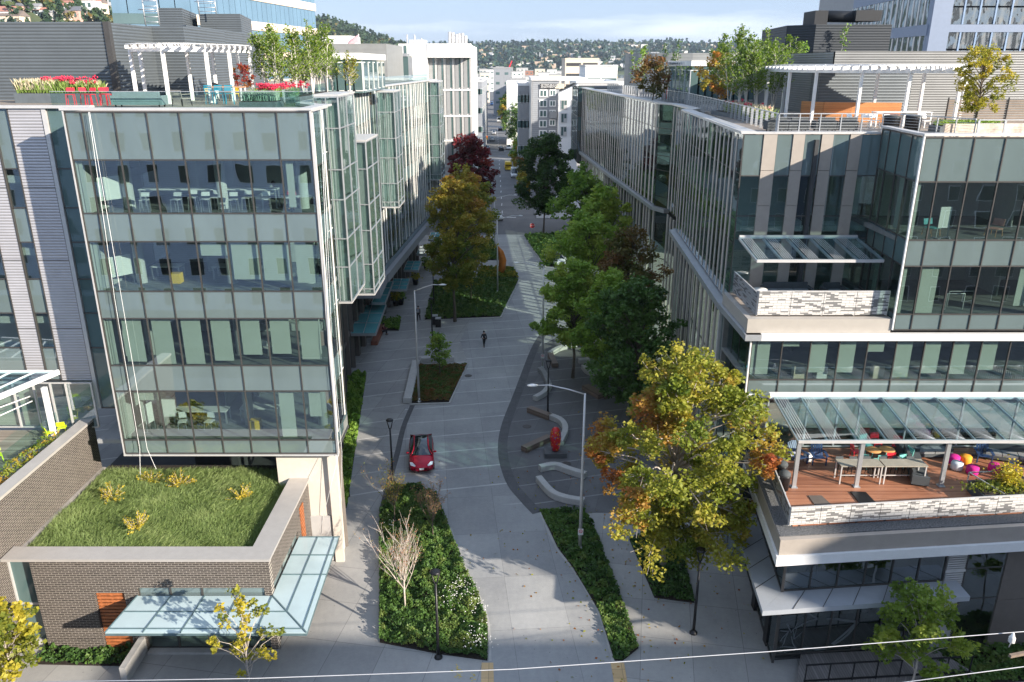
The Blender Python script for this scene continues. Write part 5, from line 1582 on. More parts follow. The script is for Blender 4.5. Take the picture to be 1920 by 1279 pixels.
ladder(273, 292, -6, 47, 61, 'caged steel ladder on the left penthouse, nearer the tower')
ladder(374, 402, -4, 26, 79, 'caged steel ladder on the highest charcoal plant box')

def pergola(name, label, front, back, zf, zb_, hcol, nb, mat, z0, post=.16, slats=4, lean=0.0):
    t = thing(name, label, 'pergola', (front[0][0], front[0][1], z0))
    for (x, y) in front:
        MB().bar((x, y, z0), (x, y + lean, zf - .02), post, post * 1.4, up=Vector((0, 1, 0))).build('post', mat, t)
    for (x, y) in back:
        MB().bar((x, y, z0), (x, y + lean, zb_ - .02), post, post * 1.4, up=Vector((0, 1, 0))).build('post', mat, t)
    F = [Vector((x, y - .1, zf)) for x, y in front]; B_ = [Vector((x, y + .1, zb_)) for x, y in back]
    for row in (F, B_):
        m_ = MB()
        for i in range(len(row) - 1): m_.bar(row[i], row[i + 1], .14, .26)
        m_.build('beam', mat, t)
    def lerpp(row, u):
        s = u * (len(row) - 1); i = min(int(s), len(row) - 2); return row[i].lerp(row[i + 1], s - i)
    m_ = MB()
    for k in range(nb + 1):
        u = k / nb; a = lerpp(F, u); b_ = lerpp(B_, u); d = (a - b_).normalized()
        m_.bar(a + d * .9 + Vector((0, 0, .16)), b_ - d * .3 + Vector((0, 0, .16)), .07, .2)
    m_.build('rafter_row', mat, t)
    m_ = MB()
    for q in range(slats):
        v = (q + .2) / slats
        for i in range(nb):
            a0 = lerpp(F, i / nb).lerp(lerpp(B_, i / nb), v); a1 = lerpp(F, (i + 1) / nb).lerp(lerpp(B_, (i + 1) / nb), v)
            m_.bar(a0 + Vector((0, 0, .3)), a1 + Vector((0, 0, .3)), .45, .03)
    m_.build('slat_row', mat, t)
    return t
zf = Q(300, 92, 48).z
pergola('pergola', 'white pergola in front of the charcoal penthouse on the left roof',
        [(Q(222, 100, 48).x, 49.5), (Q(305, 100, 48).x, 48.0), (Q(380, 100, 49).x, 49.5), (Q(424, 100, 51).x, 51.5), (Q(458, 100, 53).x, 54)],
        [(Q(270, 100, 53).x, 52.4), (Q(355, 100, 53).x, 52.6), (Q(393, 100, 55).x, 55.5), (Q(440, 100, 57).x, 57.5)], zf, zf + .12, 3, 16, m_white, RZ)
FZ = RZ
# glazed stair head at the far left roof
q = Q(620, 145, 62)
simple_block('stair_pavilion', 'small glazed roof pavilion with white sloping roof behind the birches', Q(616, 140, 66).x, 66, Q(678, 140, 66).x, 78, RZ, Q(640, 112, 66).z, G_SPD, cols=(4, 5), rows_=1, wsize=(.9, 2.2), frame=m_white, roofm=m_white, faces='fr', cat='pavilion')

# ================================================================ RIGHT ROOF GARDEN
QZ = 24.605
zf = Q(1600, 133, 52).z
pergola('pergola', 'long curved white pergola over the timber bench on the right roof',
        [(Q(1440, 150, 62).x, 62), (Q(1480, 150, 57).x, 57), (Q(1530, 150, 54).x, 54), (Q(1615, 150, 52).x, 52), (Q(1705, 150, 51).x, 51), (Q(1800, 160, 50.5).x, 50.5)],
        [(Q(1480, 150, 64).x, 65), (Q(1560, 150, 58).x, 58.5), (Q(1645, 150, 56).x, 56), (Q(1732, 150, 55).x, 55), (Q(1812, 160, 54).x, 54.2)], zf, zf + .1, 3, 26, m_white, QZ)
zf2 = Q(1300, 122, 88).z
pergola('pergola', 'grey-blue pergola with red seating below it farther along the right roof',
        [(Q(1252, 150, 90).x, 92), (Q(1267, 150, 88).x, 88), (Q(1286, 150, 84).x, 84)], [(Q(1285, 150, 96).x, 97), (Q(1330, 150, 90).x, 90)], zf2, zf2 + .1, 3, 8, m_steel, QZ)
R5 = Bld('roof_plant_screen', 'light grey louvred plant screen behind the right roof pergola', 'screen wall', (30, 62, QZ))
xa, xb = Q(1518, 95, 60).x, 44
R5.one('louvre_wall', MB().box(Q(1567, 95, 60).x, 60, QZ, xb, 60.3, Q(1600, 96, 60).z), corrugated('louvre_grey', (0.21, 0.215, 0.215), .17, 'z', .5, .2))
R5.one('louvre_wall', MB().prism([(Q(1567, 95, 60).x, 60.01), (Q(1517, 97, 66).x, 66), (Q(1517, 97, 66).x, 80), (40, 80), (40, 60.31), (Q(1567, 95, 60).x, 60.31)], QZ, Q(1540, 98, 62).z), MATS['louvre_grey'])
R5.one('charcoal_block', MB().box(Q(1540, 150, 58).x, 58.3, QZ, Q(1715, 150, 58).x, 59.98, QZ + 3.4), m_rdark)  # solid charcoal box standing in for a dark recess
R5.finish()
R6 = Bld('roof_plant_room', 'black ribbed plant room with round ducts on top, upper right roof', 'plant room', (32, 78, QZ))
ztp = Q(1580, 46, 76).z
R6.one('wall', MB().prism([(Q(1489, 50, 76).x, 78), (Q(1530, 50, 76).x, 76), (Q(1673, 46, 76).x, 76), (Q(1673, 46, 76).x, 90), (Q(1489, 50, 80).x, 90)], QZ + 4, ztp), corrugated('black_ribbed', (0.018, 0.026, 0.036), .22, 'z', .6, .0))
a = Q(1530, 30, 78); 
R6.one('duct_riser', MB().box(Q(1521, 30, 78).x, 77, ztp, Q(1545, 30, 78).x, 80, Q(1530, 21, 78).z), M('black_duct', (0.010, 0.013, 0.018), .6))
R6.one('round_duct', MB().tube([(Q(1545, 30, 78).x, 78.5, Q(1530, 30, 78).z), (Q(1600, 31, 78).x, 78.5, Q(1530, 31, 78).z), (Q(1612, 29, 78).x, 78.5, Q(1530, 31, 78).z), (Q(1638, 29, 78).x, 78, Q(1530, 26, 78).z)], .5, 14), MATS['black_duct'])
R6.one('duct_hood', MB().box(Q(1600, 30, 78).x, 77.4, Q(1600, 40, 78).z, Q(1648, 30, 78).x, 79.5, Q(1600, 20, 78).z), MATS['black_duct'])
R6.finish()
simple_block('stair_pavilion', 'glazed roof pavilion with sloping metal roof right of the grey-blue pergola', Q(1298, 130, 80).x, 80, Q(1420, 130, 80).x, 92, QZ, Q(1340, 124, 80).z, G_SPD, cols=(9, 5), rows_=1, wsize=(1.0, 2.8), frame=m_white, roofm=m_grey, faces='fl', cat='pavilion')
c = MB(); cx, cy = Q(1330, 110, 110).x, 112; zt = Q(1300, 100, 110).z
c.prism([(cx + 9 * math.cos(a) * 1.2, cy + 5 * math.sin(a)) for a in [i * PI / 12 for i in range(24)]], QZ, zt)
tag(c.build('round_plant_screen', m_rgrey), 'curved grey louvred drum on the rear of the right roof', 'screen wall')
# ================================================================ PLANTS
m_bark = M('bark', (0.16, 0.13, 0.10), 0.9, var=0.35, vscale=6, bmp=0.5)
m_barkp = M('pale_bark', (0.55, 0.48, 0.42), 0.8, var=0.3, vscale=5)
m_birch = M('birch_bark', (0.66, 0.63, 0.58), 0.8, var=0.25, vscale=5)
LG = dict(
    green=leaf_mat('leaf_green', [(0.085, 0.18, 0.03), (0.17, 0.30, 0.045), (0.28, 0.41, 0.065), (0.40, 0.46, 0.08)], 0.3),
    deep=leaf_mat('leaf_deep', [(0.035, 0.08, 0.02), (0.065, 0.135, 0.03), (0.10, 0.19, 0.04), (0.15, 0.20, 0.05)], 0.25),
    yellow=leaf_mat('leaf_yellow', [(0.08, 0.14, 0.02), (0.19, 0.235, 0.03), (0.35, 0.33, 0.045), (0.42, 0.20, 0.05), (0.33, 0.07, 0.03)], 0.35),
    gold=leaf_mat('leaf_gold', [(0.12, 0.17, 0.03), (0.40, 0.36, 0.04), (0.62, 0.46, 0.04)], 0.35),
    amber=leaf_mat('leaf_amber', [(0.09, 0.17, 0.025), (0.22, 0.26, 0.035), (0.44, 0.32, 0.05), (0.48, 0.19, 0.05)], 0.3),
    brown=leaf_mat('leaf_brown', [(0.09, 0.13, 0.03), (0.17, 0.12, 0.035), (0.24, 0.10, 0.04)], 0.25),
    red=leaf_mat('leaf_red', [(0.08, 0.01, 0.015), (0.20, 0.02, 0.03), (0.30, 0.05, 0.03), (0.30, 0.14, 0.03)], 0.3),
    pink=leaf_mat('leaf_pink', [(0.30, 0.16, 0.09), (0.42, 0.20, 0.12), (0.30, 0.27, 0.10)], 0.35),
    bright=leaf_mat('leaf_bright', [(0.09, 0.16, 0.03), (0.20, 0.29, 0.04), (0.33, 0.38, 0.06)], 0.4))
def tree(name, label, base, H, c, rad, mat, n, leaf=0.22, lobes=34, lr=(0.26, 0.4), bark=m_bark, tr=0.16, seed=0, tint=(0.1, 0.75), tfun=None, cat='tree', group=None, clear=0.28, droop=0.0, limbs=True, spread=1.0):
    """base (x,y,z); c = crown centre, rad = (rx,ry,rz). Lobes of leaves sit on real limbs; gaps stay between them"""
    rg = np.random.default_rng(seed)
    t = thing(name, label, cat, base, group)
    base = Vector(base); c = Vector(c)
    tips = []; P_ = []; T_ = []; W = MB()
    top = Vector((c.x, c.y, c.z + rad[2] * 0.55))
    trunk = []
    for k in range(9):
        u = k / 8
        p = base.lerp(top, u); p = Vector((base.x + (c.x - base.x) * u ** 1.5, base.y + (c.y - base.y) * u ** 1.5, p.z))
        p += Vector((rg.normal() * .05 * H / 10, rg.normal() * .05 * H / 10, 0)) * (k > 0)
        trunk.append(p)
    W.tube(trunk, [tr * (1.25 if k == 0 else 1 - 0.085 * k) for k in range(9)], 8)
    for i in range(lobes):
        # directions spread evenly over the crown, radius uneven so the outline is ragged
        f = (i + .5) / lobes; zz = 1 - 2 * f; ang = i * 2.39996 + rg.uniform(-.4, .4)
        rr = math.sqrt(max(0, 1 - zz * zz)); k = rg.uniform(0.55, 0.98) * (1.0 if i % 5 else 0.35)
        taper = 1.0 - 0.32 * max(0, zz)
        ctr = Vector((c.x + rad[0] * rr * math.cos(ang) * k * taper, c.y + rad[1] * rr * math.sin(ang) * k * taper, c.z + rad[2] * zz * (0.62 + .35 * k)))
        r = rg.uniform(*lr) * (rad[0] + rad[1] + rad[2]) / 3 * spread
        u = min(max((ctr.z - base.z) / (top.z - base.z) * 0.72, clear), .97)
        q = u * 8; j = min(int(q), 7); s = trunk[j].lerp(trunk[j + 1], q - j)
        mid = s.lerp(ctr, .5) + Vector((0, 0, (0.12 - droop) * (ctr - s).length))
        W.tube([s, mid, ctr], [tr * .42, tr * .26, tr * .08], 5)
        for b_ in range(3):
            d = Vector(rg.normal(size=3)).normalized() * r * .8; W.tube([mid.lerp(ctr, .6), ctr + d], [tr * .13, tr * .04], 4, cap=False)
        m_ = max(20, int(n / lobes * rg.uniform(.7, 1.3)))
        d = rg.normal(size=(m_, 3)); d /= np.linalg.norm(d, axis=1, keepdims=True)
        # small tufts inside the lobe: leaves gather, gaps open
        nt_ = 11; td = rg.normal(size=(nt_, 3)); td /= np.linalg.norm(td, axis=1, keepdims=True); td *= rg.uniform(.35, 1.0, (nt_, 1)) * r
        w_ = rg.integers(0, nt_, m_)
        pos = td[w_] + d * (rg.uniform(0.1, 1, (m_, 1)) ** .5) * r * .42
        pos[:, 2] *= 0.82
        pos += np.array(ctr)
        P_.append(pos)
        base_t = rg.uniform(*tint)
        tv = np.full(m_, base_t) + rg.normal(0, .05, m_) + rg.normal(0, .06, nt_)[w_]
        if tfun is not None: tv = tfun(pos, tv)
        T_.append(tv)
    W.build('trunk', bark, t)
    leaves('crown', np.concatenate(P_), leaf, np.concatenate(T_), mat, parent=t, seed=seed)
    return t

# -- big yellowing tree in the foreground
def tf(p, t):
    t = t * .75
    t = t + 0.42 * np.exp(-((p[:, 0] - 12.6) ** 2 / 2.2 + (p[:, 2] - 10.6) ** 2 / 1.6)) + 0.35 * np.exp(-((p[:, 0] - 4.5) ** 2 / 2.0 + (p[:, 2] - 8.5) ** 2 / 6)) + .22 * np.exp(-((p[:, 2] - 11.5) ** 2 / 1.5 + (p[:, 0] - 6.5) ** 2 / 2))
    return t
B0 = G(1243, 1062)
tree('maple_tree', 'large yellow-green maple turning orange, in front of the timber terrace', (B0.x, B0.y, 0), 15, (8.9, 36.7, 9.0), (5.2, 4.8, 6.0), LG['yellow'], 46000, .175, 96, (.13, .24), m_barkp, .17, 21, (0.25, .80), tf)
# -- right row along the plaza
specs = [
    ('green', 'tall dark green street tree beside the stop sign at the far corner', (5.6, 139), 17.6, (6.0, 139), 5.6, 7.3, (.0, .4), 'deep', 22000, 31),
    ('green', 'green street tree high behind the bright one near the far tan fins', (10.0, 103), 16.2, (9.6, 103), 4.6, 6.4, (.2, .7), 'green', 12000, 32),
    ('green', 'russet-topped green street tree close to the far end of the right building', (11.3, 92), 15.4, (10.8, 92), 3.4, 5.2, (.6, 1.0), 'green', 8000, 33),
    ('green', 'bright green street tree leaning over the street, tallest of the sunlit row', (8.3, 80), 14.6, (7.8, 79.5), 4.9, 6.0, (.4, 1.0), 'green', 22000, 34),
    ('green', 'lime-green small-crowned tree reaching into the lane beside the silver street lamp', (5.8, 70), 12.0, (5.8, 69.8), 3.9, 4.2, (.45, 1.0), 'green', 20000, 35),
    ('green', 'brown-leaved street tree close to the tan fins of the right building', (11.2, 71), 14.8, (10.6, 71), 3.5, 5.2, (.1, .75), 'brown', 11000, 36),
    ('green', 'dark green dense street tree nearest the yellow maple', (10.6, 58.5), 13.0, (9.7, 59.0), 4.2, 5.2, (.2, .8), 'deep', 20000, 37),
    ('green', 'mid-green street tree between the lime one and the dark one over the benches', (8.4, 65), 12.2, (8.4, 64.8), 3.7, 4.2, (.3, .85), 'green', 17000, 38),
]
for nm, lb, (bx, by), H, (cx_, cy_), r, rz, ti, mk, n_, sd_ in specs:
    tree('street_tree', lb, (bx, by, 0), H, (cx_, cy_, H - rz - .2), (r, r, rz), LG[mk], n_, .25 if by < 90 else .36, 52, (.18, .30), m_bark, .15, sd_, ti, group='street trees on the right')
# -- left row
def t1(p, t): return np.where(p[:, 2] > 9.5, t + 0.16 * (p[:, 2] - 9.5) / 2.5, t)
b = G(853, 603)
tree('street_tree', 'honey locust green below and amber on top, in the left planting bed', (b.x, b.y, 0), 16.5, (b.x + .35, b.y, 10.3), (4.1, 4.1, 6.4), LG['amber'], 26000, .24, 60, (.17, .28), m_bark, .17, 41, (.15, .5), t1, group='street trees on the left')
tree('street_tree', 'orange-topped tree between the honey locust and the crimson tree', (-6.2, 108, 0), 15.5, (-5.9, 108, 9.6), (4.1, 4.1, 5.6), LG['amber'], 13000, .33, 36, (.22, .34), m_bark, .16, 42, (.3, .85), group='street trees on the left')
tree('street_tree', 'crimson maple by the far corner of the left building', (-7.6, 146, 0), 17, (-7.3, 146, 10.0), (4.6, 4.6, 6.8), LG['red'], 12000, .42, 36, (.22, .34), m_bark, .17, 43, (.0, .6), group='street trees on the left')
tree('street_tree', 'rust-brown tree rising behind the crimson maple', (-11.8, 160, 0), 17.5, (-11.6, 160, 12.6), (3.2, 3.2, 4.4), LG['red'], 5000, .45, 22, (.26, .4), m_bark, .15, 44, (.55, 1.0), group='street trees on the left')
b = G(825, 706)
tree('young_tree', 'young green tree in the diamond planter beside the silver street lamp', (b.x, b.y, 0.1), 4.7, (b.x, b.y, 3.0), (1.25, 1.25, 1.7), LG['green'], 2600, .16, 20, (.28, .42), m_bark, .05, 45, (.3, .8))
b = G(884, 565)
tree('young_tree', 'thin yellow-green young tree in the planting bed right of the honey locust', (b.x, b.y, 0.1), 5.5, (b.x, b.y, 3.6), (1.5, 1.5, 1.8), LG['gold'], 1500, .2, 18, (.28, .42), m_bark, .05, 46, (.1, .5))
# -- far street trees both sides
rg = random.Random(77)
far = [(-11.5, 205, 9, 3.2, 'green'), (-13.2, 232, 10, 3.6, 'deep'), (-12.8, 246, 8, 3, 'bright'), (-15.0, 285, 12, 4.2, 'deep'), (-15.8, 300, 13, 4.4, 'deep'), (-17, 320, 13, 4.5, 'green'), (-18.5, 350, 12, 4, 'gold'),
       (3.6, 176, 7, 2.8, 'amber'), (4.0, 190, 8.5, 3.0, 'brown'), (3.0, 215, 9, 3, 'amber'), (2.6, 285, 13, 4.2, 'deep'), (1.2, 300, 15.5, 4.8, 'deep'), (0.6, 318, 17, 4.6, 'deep'), (2.6, 240, 8, 3, 'green'), (3.3, 228, 7.5, 2.6, 'bright'),
       (-2.5, 420, 12, 4, 'amber'), (-20, 430, 12, 4, 'gold'), (-3, 470, 12, 4, 'green'), (-22, 480, 13, 4.5, 'deep'), (-6, 540, 12, 4.5, 'green'), (-25, 560, 13, 5, 'amber'), (-8, 640, 14, 5, 'green'), (-28, 660, 14, 5, 'deep')]
ordn = 'nearest second third fourth fifth sixth seventh eighth ninth tenth eleventh twelfth thirteenth'.split()
cl = 0; crr = 0
for i, (x, y, H, r, mk) in enumerate(far):
    left = x < -0.022 * y + .5 and x < 0
    if left: lb = '%s from us of the trees along the left kerb of the far street' % ordn[sum(1 for q in far if (q[0] < -0.022 * q[1] + .5 and q[0] < 0) and q[1] < y)]
    else: lb = '%s from us of the trees along the right kerb of the far street' % ordn[sum(1 for q in far if not (q[0] < -0.022 * q[1] + .5 and q[0] < 0) and q[1] < y)]
    tree('far_tree', lb, (x, y, 0), H, (x, y, H * .58), (r, r, H * .44), LG[mk], 2600, .55 if y < 330 else .9, 18, (.3, .45), m_bark, .15, 200 + i, (.1, .8), group='trees along the far street')
# larger loose trees between the far blocks
tf_ = []
for i in range(46):
    Y = rg.uniform(350, 1150); X = rg.choice([rg.uniform(-75, -32), rg.uniform(15, 150)])
    tf_.append((X, Y, rg.uniform(9, 15), rg.uniform(4, 7), rg.choice(['deep', 'green', 'amber', 'deep', 'yellow', 'red'])))
P_, T_ = [], []
rn = np.random.default_rng(8)
for X, Y, H, r, mk in tf_:
    n_ = 180; d = rn.normal(size=(n_, 3)); d /= np.linalg.norm(d, axis=1, keepdims=True)
    P_.append(np.stack([X + d[:, 0] * r, Y + d[:, 1] * r, H * .55 + d[:, 2] * H * .45], 1) + rn.normal(0, .5, (n_, 3))); T_.append(np.full(n_, rn.uniform(0, 1)) + rn.normal(0, .06, n_))
o = leaves('tree_belt', np.concatenate(P_), 1.8, np.concatenate(T_), LG['amber'], loc=(0, 0, 0), seed=3)
tag(o, 'loose belt of autumn trees among the distant low buildings', 'trees', kind='stuff')

# -- foreground sapling crowns at the bottom edge
tree('sapling', 'spindly sapling with yellow and green leaves before the pale glass canopy', (-11.9, 28.6, 0), 6.3, (-11.9, 28.9, 4.5), (1.65, 1.5, 2.1), LG['gold'], 1300, .15, 26, (.14, .24), m_barkp, .045, 51, (.0, .75), clear=.12)
tree('sapling', 'leafy green sapling with golden edge at the lower left corner', (-22.6, 28.6, 0), 5.6, (-22.7, 28.9, 4.1), (1.8, 1.7, 1.7), LG['gold'], 3800, .19, 24, (.26, .38), m_barkp, .05, 52, (.0, .7), clear=.12)
tree('sapling', 'feathery lime-green locust sapling in front of the timber ramp', (18.6, 29.2, 0), 6.4, (18.4, 29.4, 4.3), (2.1, 1.8, 2.2), LG['bright'], 5200, .17, 20, (.26, .38), m_barkp, .06, 53, (.2, .95), clear=.12)
tree('sapling', 'lime-green sapling half cut by the right picture edge', (26.2, 30.4, 0), 5.4, (25.4, 30.6, 4.2), (1.0, 1.2, 1.3), LG['bright'], 1200, .17, 10, (.26, .38), m_barkp, .05, 54, (.2, .95))

# -- bare and nearly bare small trees in the island bed
def twiggy(name, label, base, H, spread, n_leaf, mat, seed, bark=m_barkp, r0=.055, lsize=.07, tint=(.0, 1.0), sub=5, stems=9):
    rg = random.Random(seed); rn = np.random.default_rng(seed)
    t = thing(name, label, 'small tree', base)
    W = MB(); base = Vector(base); ends = []
    top = base + Vector((0, 0, H * .34)); W.tube([base, base + Vector((0, 0, H * .18)), top], [r0, r0 * .9, r0 * .75], 7)
    def grow(p, d, l, r, k):
        pts = [p]; q = p
        for i in range(4):
            d = (d + Vector((rg.uniform(-.16, .16), rg.uniform(-.16, .16), rg.uniform(-.02, .16)))).normalized()
            q = q + d * l / 4; pts.append(q)
        W.tube(pts, [r, r * .85, r * .7, r * .55, r * .4], 4, cap=False)
        ends.extend(pts[2:])
        if k > 0:
            for j in range(rg.choice((3, 4))):
                s = pts[rg.choice((1, 2, 3))]; dd = (d + Vector((rg.uniform(-.75, .75), rg.uniform(-.75, .75), rg.uniform(.0, .6)))).normalized()
                grow(s, dd, l * rg.uniform(.5, .72), r * .55, k - 1)
    for s in range(stems):
        a = 2 * PI * s / stems + rg.uniform(-.3, .3); o = rg.uniform(.25, 1) * spread
        grow(base.lerp(top, rg.uniform(.55, 1)), Vector((math.cos(a) * o, math.sin(a) * o, 1)).normalized(), H * rg.uniform(.38, .55), r0 * .5, 2)
    W.build('trunk', bark, t)
    e = np.array([tuple(p) for p in ends]); idx = rn.integers(0, len(e), n_leaf)
    leaves('crown', e[idx] + rn.normal(0, .09, (n_leaf, 3)), lsize, rn.uniform(tint[0], tint[1], n_leaf), mat, parent=t, seed=seed)
    return t
b = G(760, 1145); twiggy('bare_tree', 'nearly bare small tree with pale branching twigs in the island bed', (b.x, b.y, 0.1), 5.6, .85, 750, LG['pink'], 61, stems=13)
b = G(741, 985); twiggy('thin_tree', 'sparse olive-leaved small tree round the black lamp at the head of the island bed', (b.x, b.y, 0.1), 4.2, .8, 900, LG['amber'], 62, bark=m_bark, r0=.04)
b = G(812, 1010); twiggy('thin_tree', 'sparse red-leaved small tree on the street side of the island bed', (b.x, b.y, 0.1), 4.0, .8, 800, LG['pink'], 63, bark=m_bark, r0=.04)

# -- planting beds: soil, kerb, ground cover
from mathutils.geometry import tessellate_polygon
def inside(poly, x, y):
    c = np.zeros(len(x), bool); n = len(poly); j = n - 1
    for i in range(n):
        xi, yi = poly[i][0], poly[i][1]; xj, yj = poly[j][0], poly[j][1]
        c ^= ((yi > y) != (yj > y)) & (x < (xj - xi) * (y - yi) / (yj - yi + 1e-12) + xi); j = i
    return c
def bed(name, label, poly, h, dens, mat, leaf, tint=(.1, .7), seed=0, z=0.0, soil=True, lump=1.0, cat='planting'):
    poly = [tuple(p) for p in poly]
    if soil:
        b = MB(); b.prism(poly, z - .05, z + .05); struct('soil', b, m_soil)
    xs = [p[0] for p in poly]; ys = [p[1] for p in poly]
    ar = abs(sum(poly[i][0] * poly[(i + 1) % len(poly)][1] - poly[(i + 1) % len(poly)][0] * poly[i][1] for i in range(len(poly)))) / 2
    rn = np.random.default_rng(seed)
    n = int(ar * dens); box = (max(xs) - min(xs)) * (max(ys) - min(ys))
    m_ = int(n * box / ar); x = rn.uniform(min(xs), max(xs), m_); y = rn.uniform(min(ys), max(ys), m_)
    k = inside(poly, x, y); x, y = x[k], y[k]
    # tussocks
    nc = max(6, int(ar * 2.2)); cx = rn.uniform(min(xs), max(xs), nc * 3); cy = rn.uniform(min(ys), max(ys), nc * 3)
    hh = rn.uniform(.35, 1.0, nc * 3); tt = rn.uniform(tint[0], tint[1], nc * 3)
    near = np.zeros(len(x), int); best = np.full(len(x), 1e9)
    for i in range(nc * 3):
        d = (x - cx[i]) ** 2 + (y - cy[i]) ** 2; w_ = d < best; best[w_] = d[w_]; near[w_] = i
    dome = np.clip(1 - np.sqrt(best) / .75 * lump, .15, 1)
    zz = z + .05 + h * hh[near] * dome * rn.uniform(.55, 1.05, len(x))
    P_ = np.stack([x, y, zz], 1)
    o = leaves(name, P_, leaf, tt[near] + rn.normal(0, .07, len(x)), mat, loc=(0, 0, 0), seed=seed, flat=.9)
    return tag(o, label, cat, kind='stuff')
isl = gp((712, 962), (712, 1205), (820, 1226), (914, 1239), (914, 1172), (893, 1112), (867, 1058), (842, 992), (818, 935), (785, 912), (738, 912))
bed('shrub_bed', 'green shrubs of the island bed between pavement and street', isl, .75, 620, LG['deep'], .12, (.2, 1.0), 71)
mflw = M('white_flower', (0.85, 0.84, 0.80), .8, var=.05); mfr = M('red_flower', (0.62, 0.03, 0.08), .7, var=.25)
def flowers(name, label, pts, r, mat, z, seed, n, sd=.35, parent=None):
    rn = np.random.default_rng(seed); b = MB()
    for k in range(n):
        p = pts[rn.integers(0, len(pts))]; x, y = p[0] + rn.normal(0, sd), p[1] + rn.normal(0, sd); zz = (p[2] if len(p) > 2 else 0) + z * rn.uniform(.7, 1.15); q = r * rn.uniform(.6, 1.3)
        b.add([(x, y, zz + q), (x + q, y, zz), (x, y + q, zz), (x - q, y, zz), (x, y - q, zz), (x, y, zz - q * .6)], [(0, 1, 2), (0, 2, 3), (0, 3, 4), (0, 4, 1), (5, 2, 1), (5, 3, 2), (5, 4, 3), (5, 1, 4)])
    return tag(b.build(name, mat, loc=(0, 0, 0)), label, 'flowers', kind='stuff')
def gpts(*px): return [tuple(G(x, y, .6)) [:2] for x, y in px]
flowers('white_blossom', 'small white flowers along the street edge of the island bed', gpts((870, 1100), (850, 1110), (880, 1120), (895, 1140), (862, 1090), (900, 1180), (885, 1200), (905, 1205), (840, 1130), (730, 985)), .03, mflw, .74, 5, 230, .32)
bed('grass_bed', 'dark grassy planting strip on the right edge of the street', gp((1012, 956), (1045, 1026), (1075, 1066), (1123, 1146), (1152, 1239), (1168, 1239), (1197, 1216), (1160, 1112), (1112, 985), (1095, 958)), .5, 300, LG['deep'], .16, (.1, .9), 72)
bed('grass_bed', 'dark planting triangle under the yellow maple', gp((1180, 1012), (1227, 1121), (1302, 1131), (1282, 1050), (1250, 990)), .45, 260, LG['deep'], .16, (.0, .6), 73)
bed('shrub_bed', 'green shrub strip at the foot of the left building', gp((633, 953), (650, 953), (687, 704), (656, 704), (640, 800)), 1.0, 330, LG['green'], .2, (.1, .55), 74)
bed('shrub_bed', 'low russet planting in the diamond planter', gp((787, 686), (876, 686), (842, 754), (772, 756)), .45, 330, LG['brown'], .13, (.0, .85), 75, z=.05)
bed('shrub_bed', 'green tufts in the diamond planter', gp((790, 688), (872, 688), (842, 750), (776, 752)), .4, 160, LG['deep'], .16, (.3, 1.0), 83, z=.05, soil=False)
bed('shrub_bed', 'low clipped shrubs in the bed under the honey locust', gp((797, 600), (938, 594), (972, 526), (905, 524), (815, 530)), .6, 90, LG['deep'], .3, (.3, 1.0), 76)
bed('shrub_bed', 'yellow-edged shrubs in the bed beside the orange sculpture', gp((895, 520), (972, 521), (962, 503), (900, 503)), .5, 70, LG['amber'], .32, (.0, .6), 77)
bed('shrub_bed', 'green verge behind the orange sculpture along the lane', gp((838, 490), (945, 487), (922, 450), (850, 460)), .5, 40, LG['deep'], .4, (.3, 1.0), 78)
bed('shrub_bed', 'dark shrubs round the stop sign on the right corner', gp((983, 442), (1001, 470), (1024, 500), (1050, 500), (1050, 440)), .6, 50, LG['deep'], .4, (.2, .9), 79)
bed('shrub_bed', 'shadowed shrubs at the foot of the dark brick pavilion', gp((70, 1246), (248, 1250), (262, 1205), (90, 1200)), .5, 260, LG['deep'], .16, (.0, .7), 80)
bed('shrub_bed', 'green shrubs at the lower right behind the ramp', [(19.5, 30.2), (27, 30.9), (27, 33.2), (21.5, 32.8)], .6, 260, LG['deep'], .18, (.3, 1.0), 81)
bed('shrub_bed', 'small green bed beside the seated person under the left canopies', gp((705, 620), (748, 620), (752, 600), (712, 600)), .8, 120, LG['green'], .2, (.1, .5), 82)
# kerbs of the beds
def kerb(px, z, wd, h, name='kerb'):
    P_ = [G(x, y).to_2d() for x, y in px]; b = MB()
    for i in range(len(P_) - 1):
        b.bar((*P_[i], h / 2), (*P_[i + 1], h / 2 + .001 * i), wd, h)
    return struct(name, b, m_kerb)
kerb([(877, 683), (843, 757), (768, 760)], 0, .15, .12)
kerb([(797, 602), (939, 596), (974, 525)], 0, .2, .12)
kerb([(983, 440), (1000, 470), (1023, 501)], 0, .2, .12)

# -- the grass roof and its yellow bushes
rn = np.random.default_rng(90)
N = 80000
x = rn.uniform(-24.7, -13.0, N); y = rn.uniform(33.9, 42.6, N); f = .5 + .5 * np.sin(x * 1.3 + 2 * np.sin(y * .9)) * np.cos(y * 1.1 + x * .4)
me = bpy.data.meshes.new('roof_grass')
L_ = rn.uniform(.22, .50, N) * (.88 + .25 * f); lean = rn.normal(0.14, .08, N) + .10 * np.sin(x * .8 + y); ly = rn.normal(-.05, .12, N)
a = rn.uniform(0, PI, N); wd_ = .009
V = np.empty((N, 5, 3)); dx, dy = np.cos(a) * wd_, np.sin(a) * wd_
z0 = 4.9
V[:, 0] = np.stack([x - dx, y - dy, np.full(N, z0)], 1); V[:, 1] = np.stack([x + dx, y + dy, np.full(N, z0)], 1)
mx_, my_ = x + lean * .45, y + ly * .45
V[:, 2] = np.stack([mx_ + dx * .8, my_ + dy * .8, z0 + L_ * .6], 1); V[:, 4] = np.stack([mx_ - dx * .8, my_ - dy * .8, z0 + L_ * .6], 1)
V[:, 3] = np.stack([x + lean * 1.4, y + ly * 1.4, z0 + L_], 1)
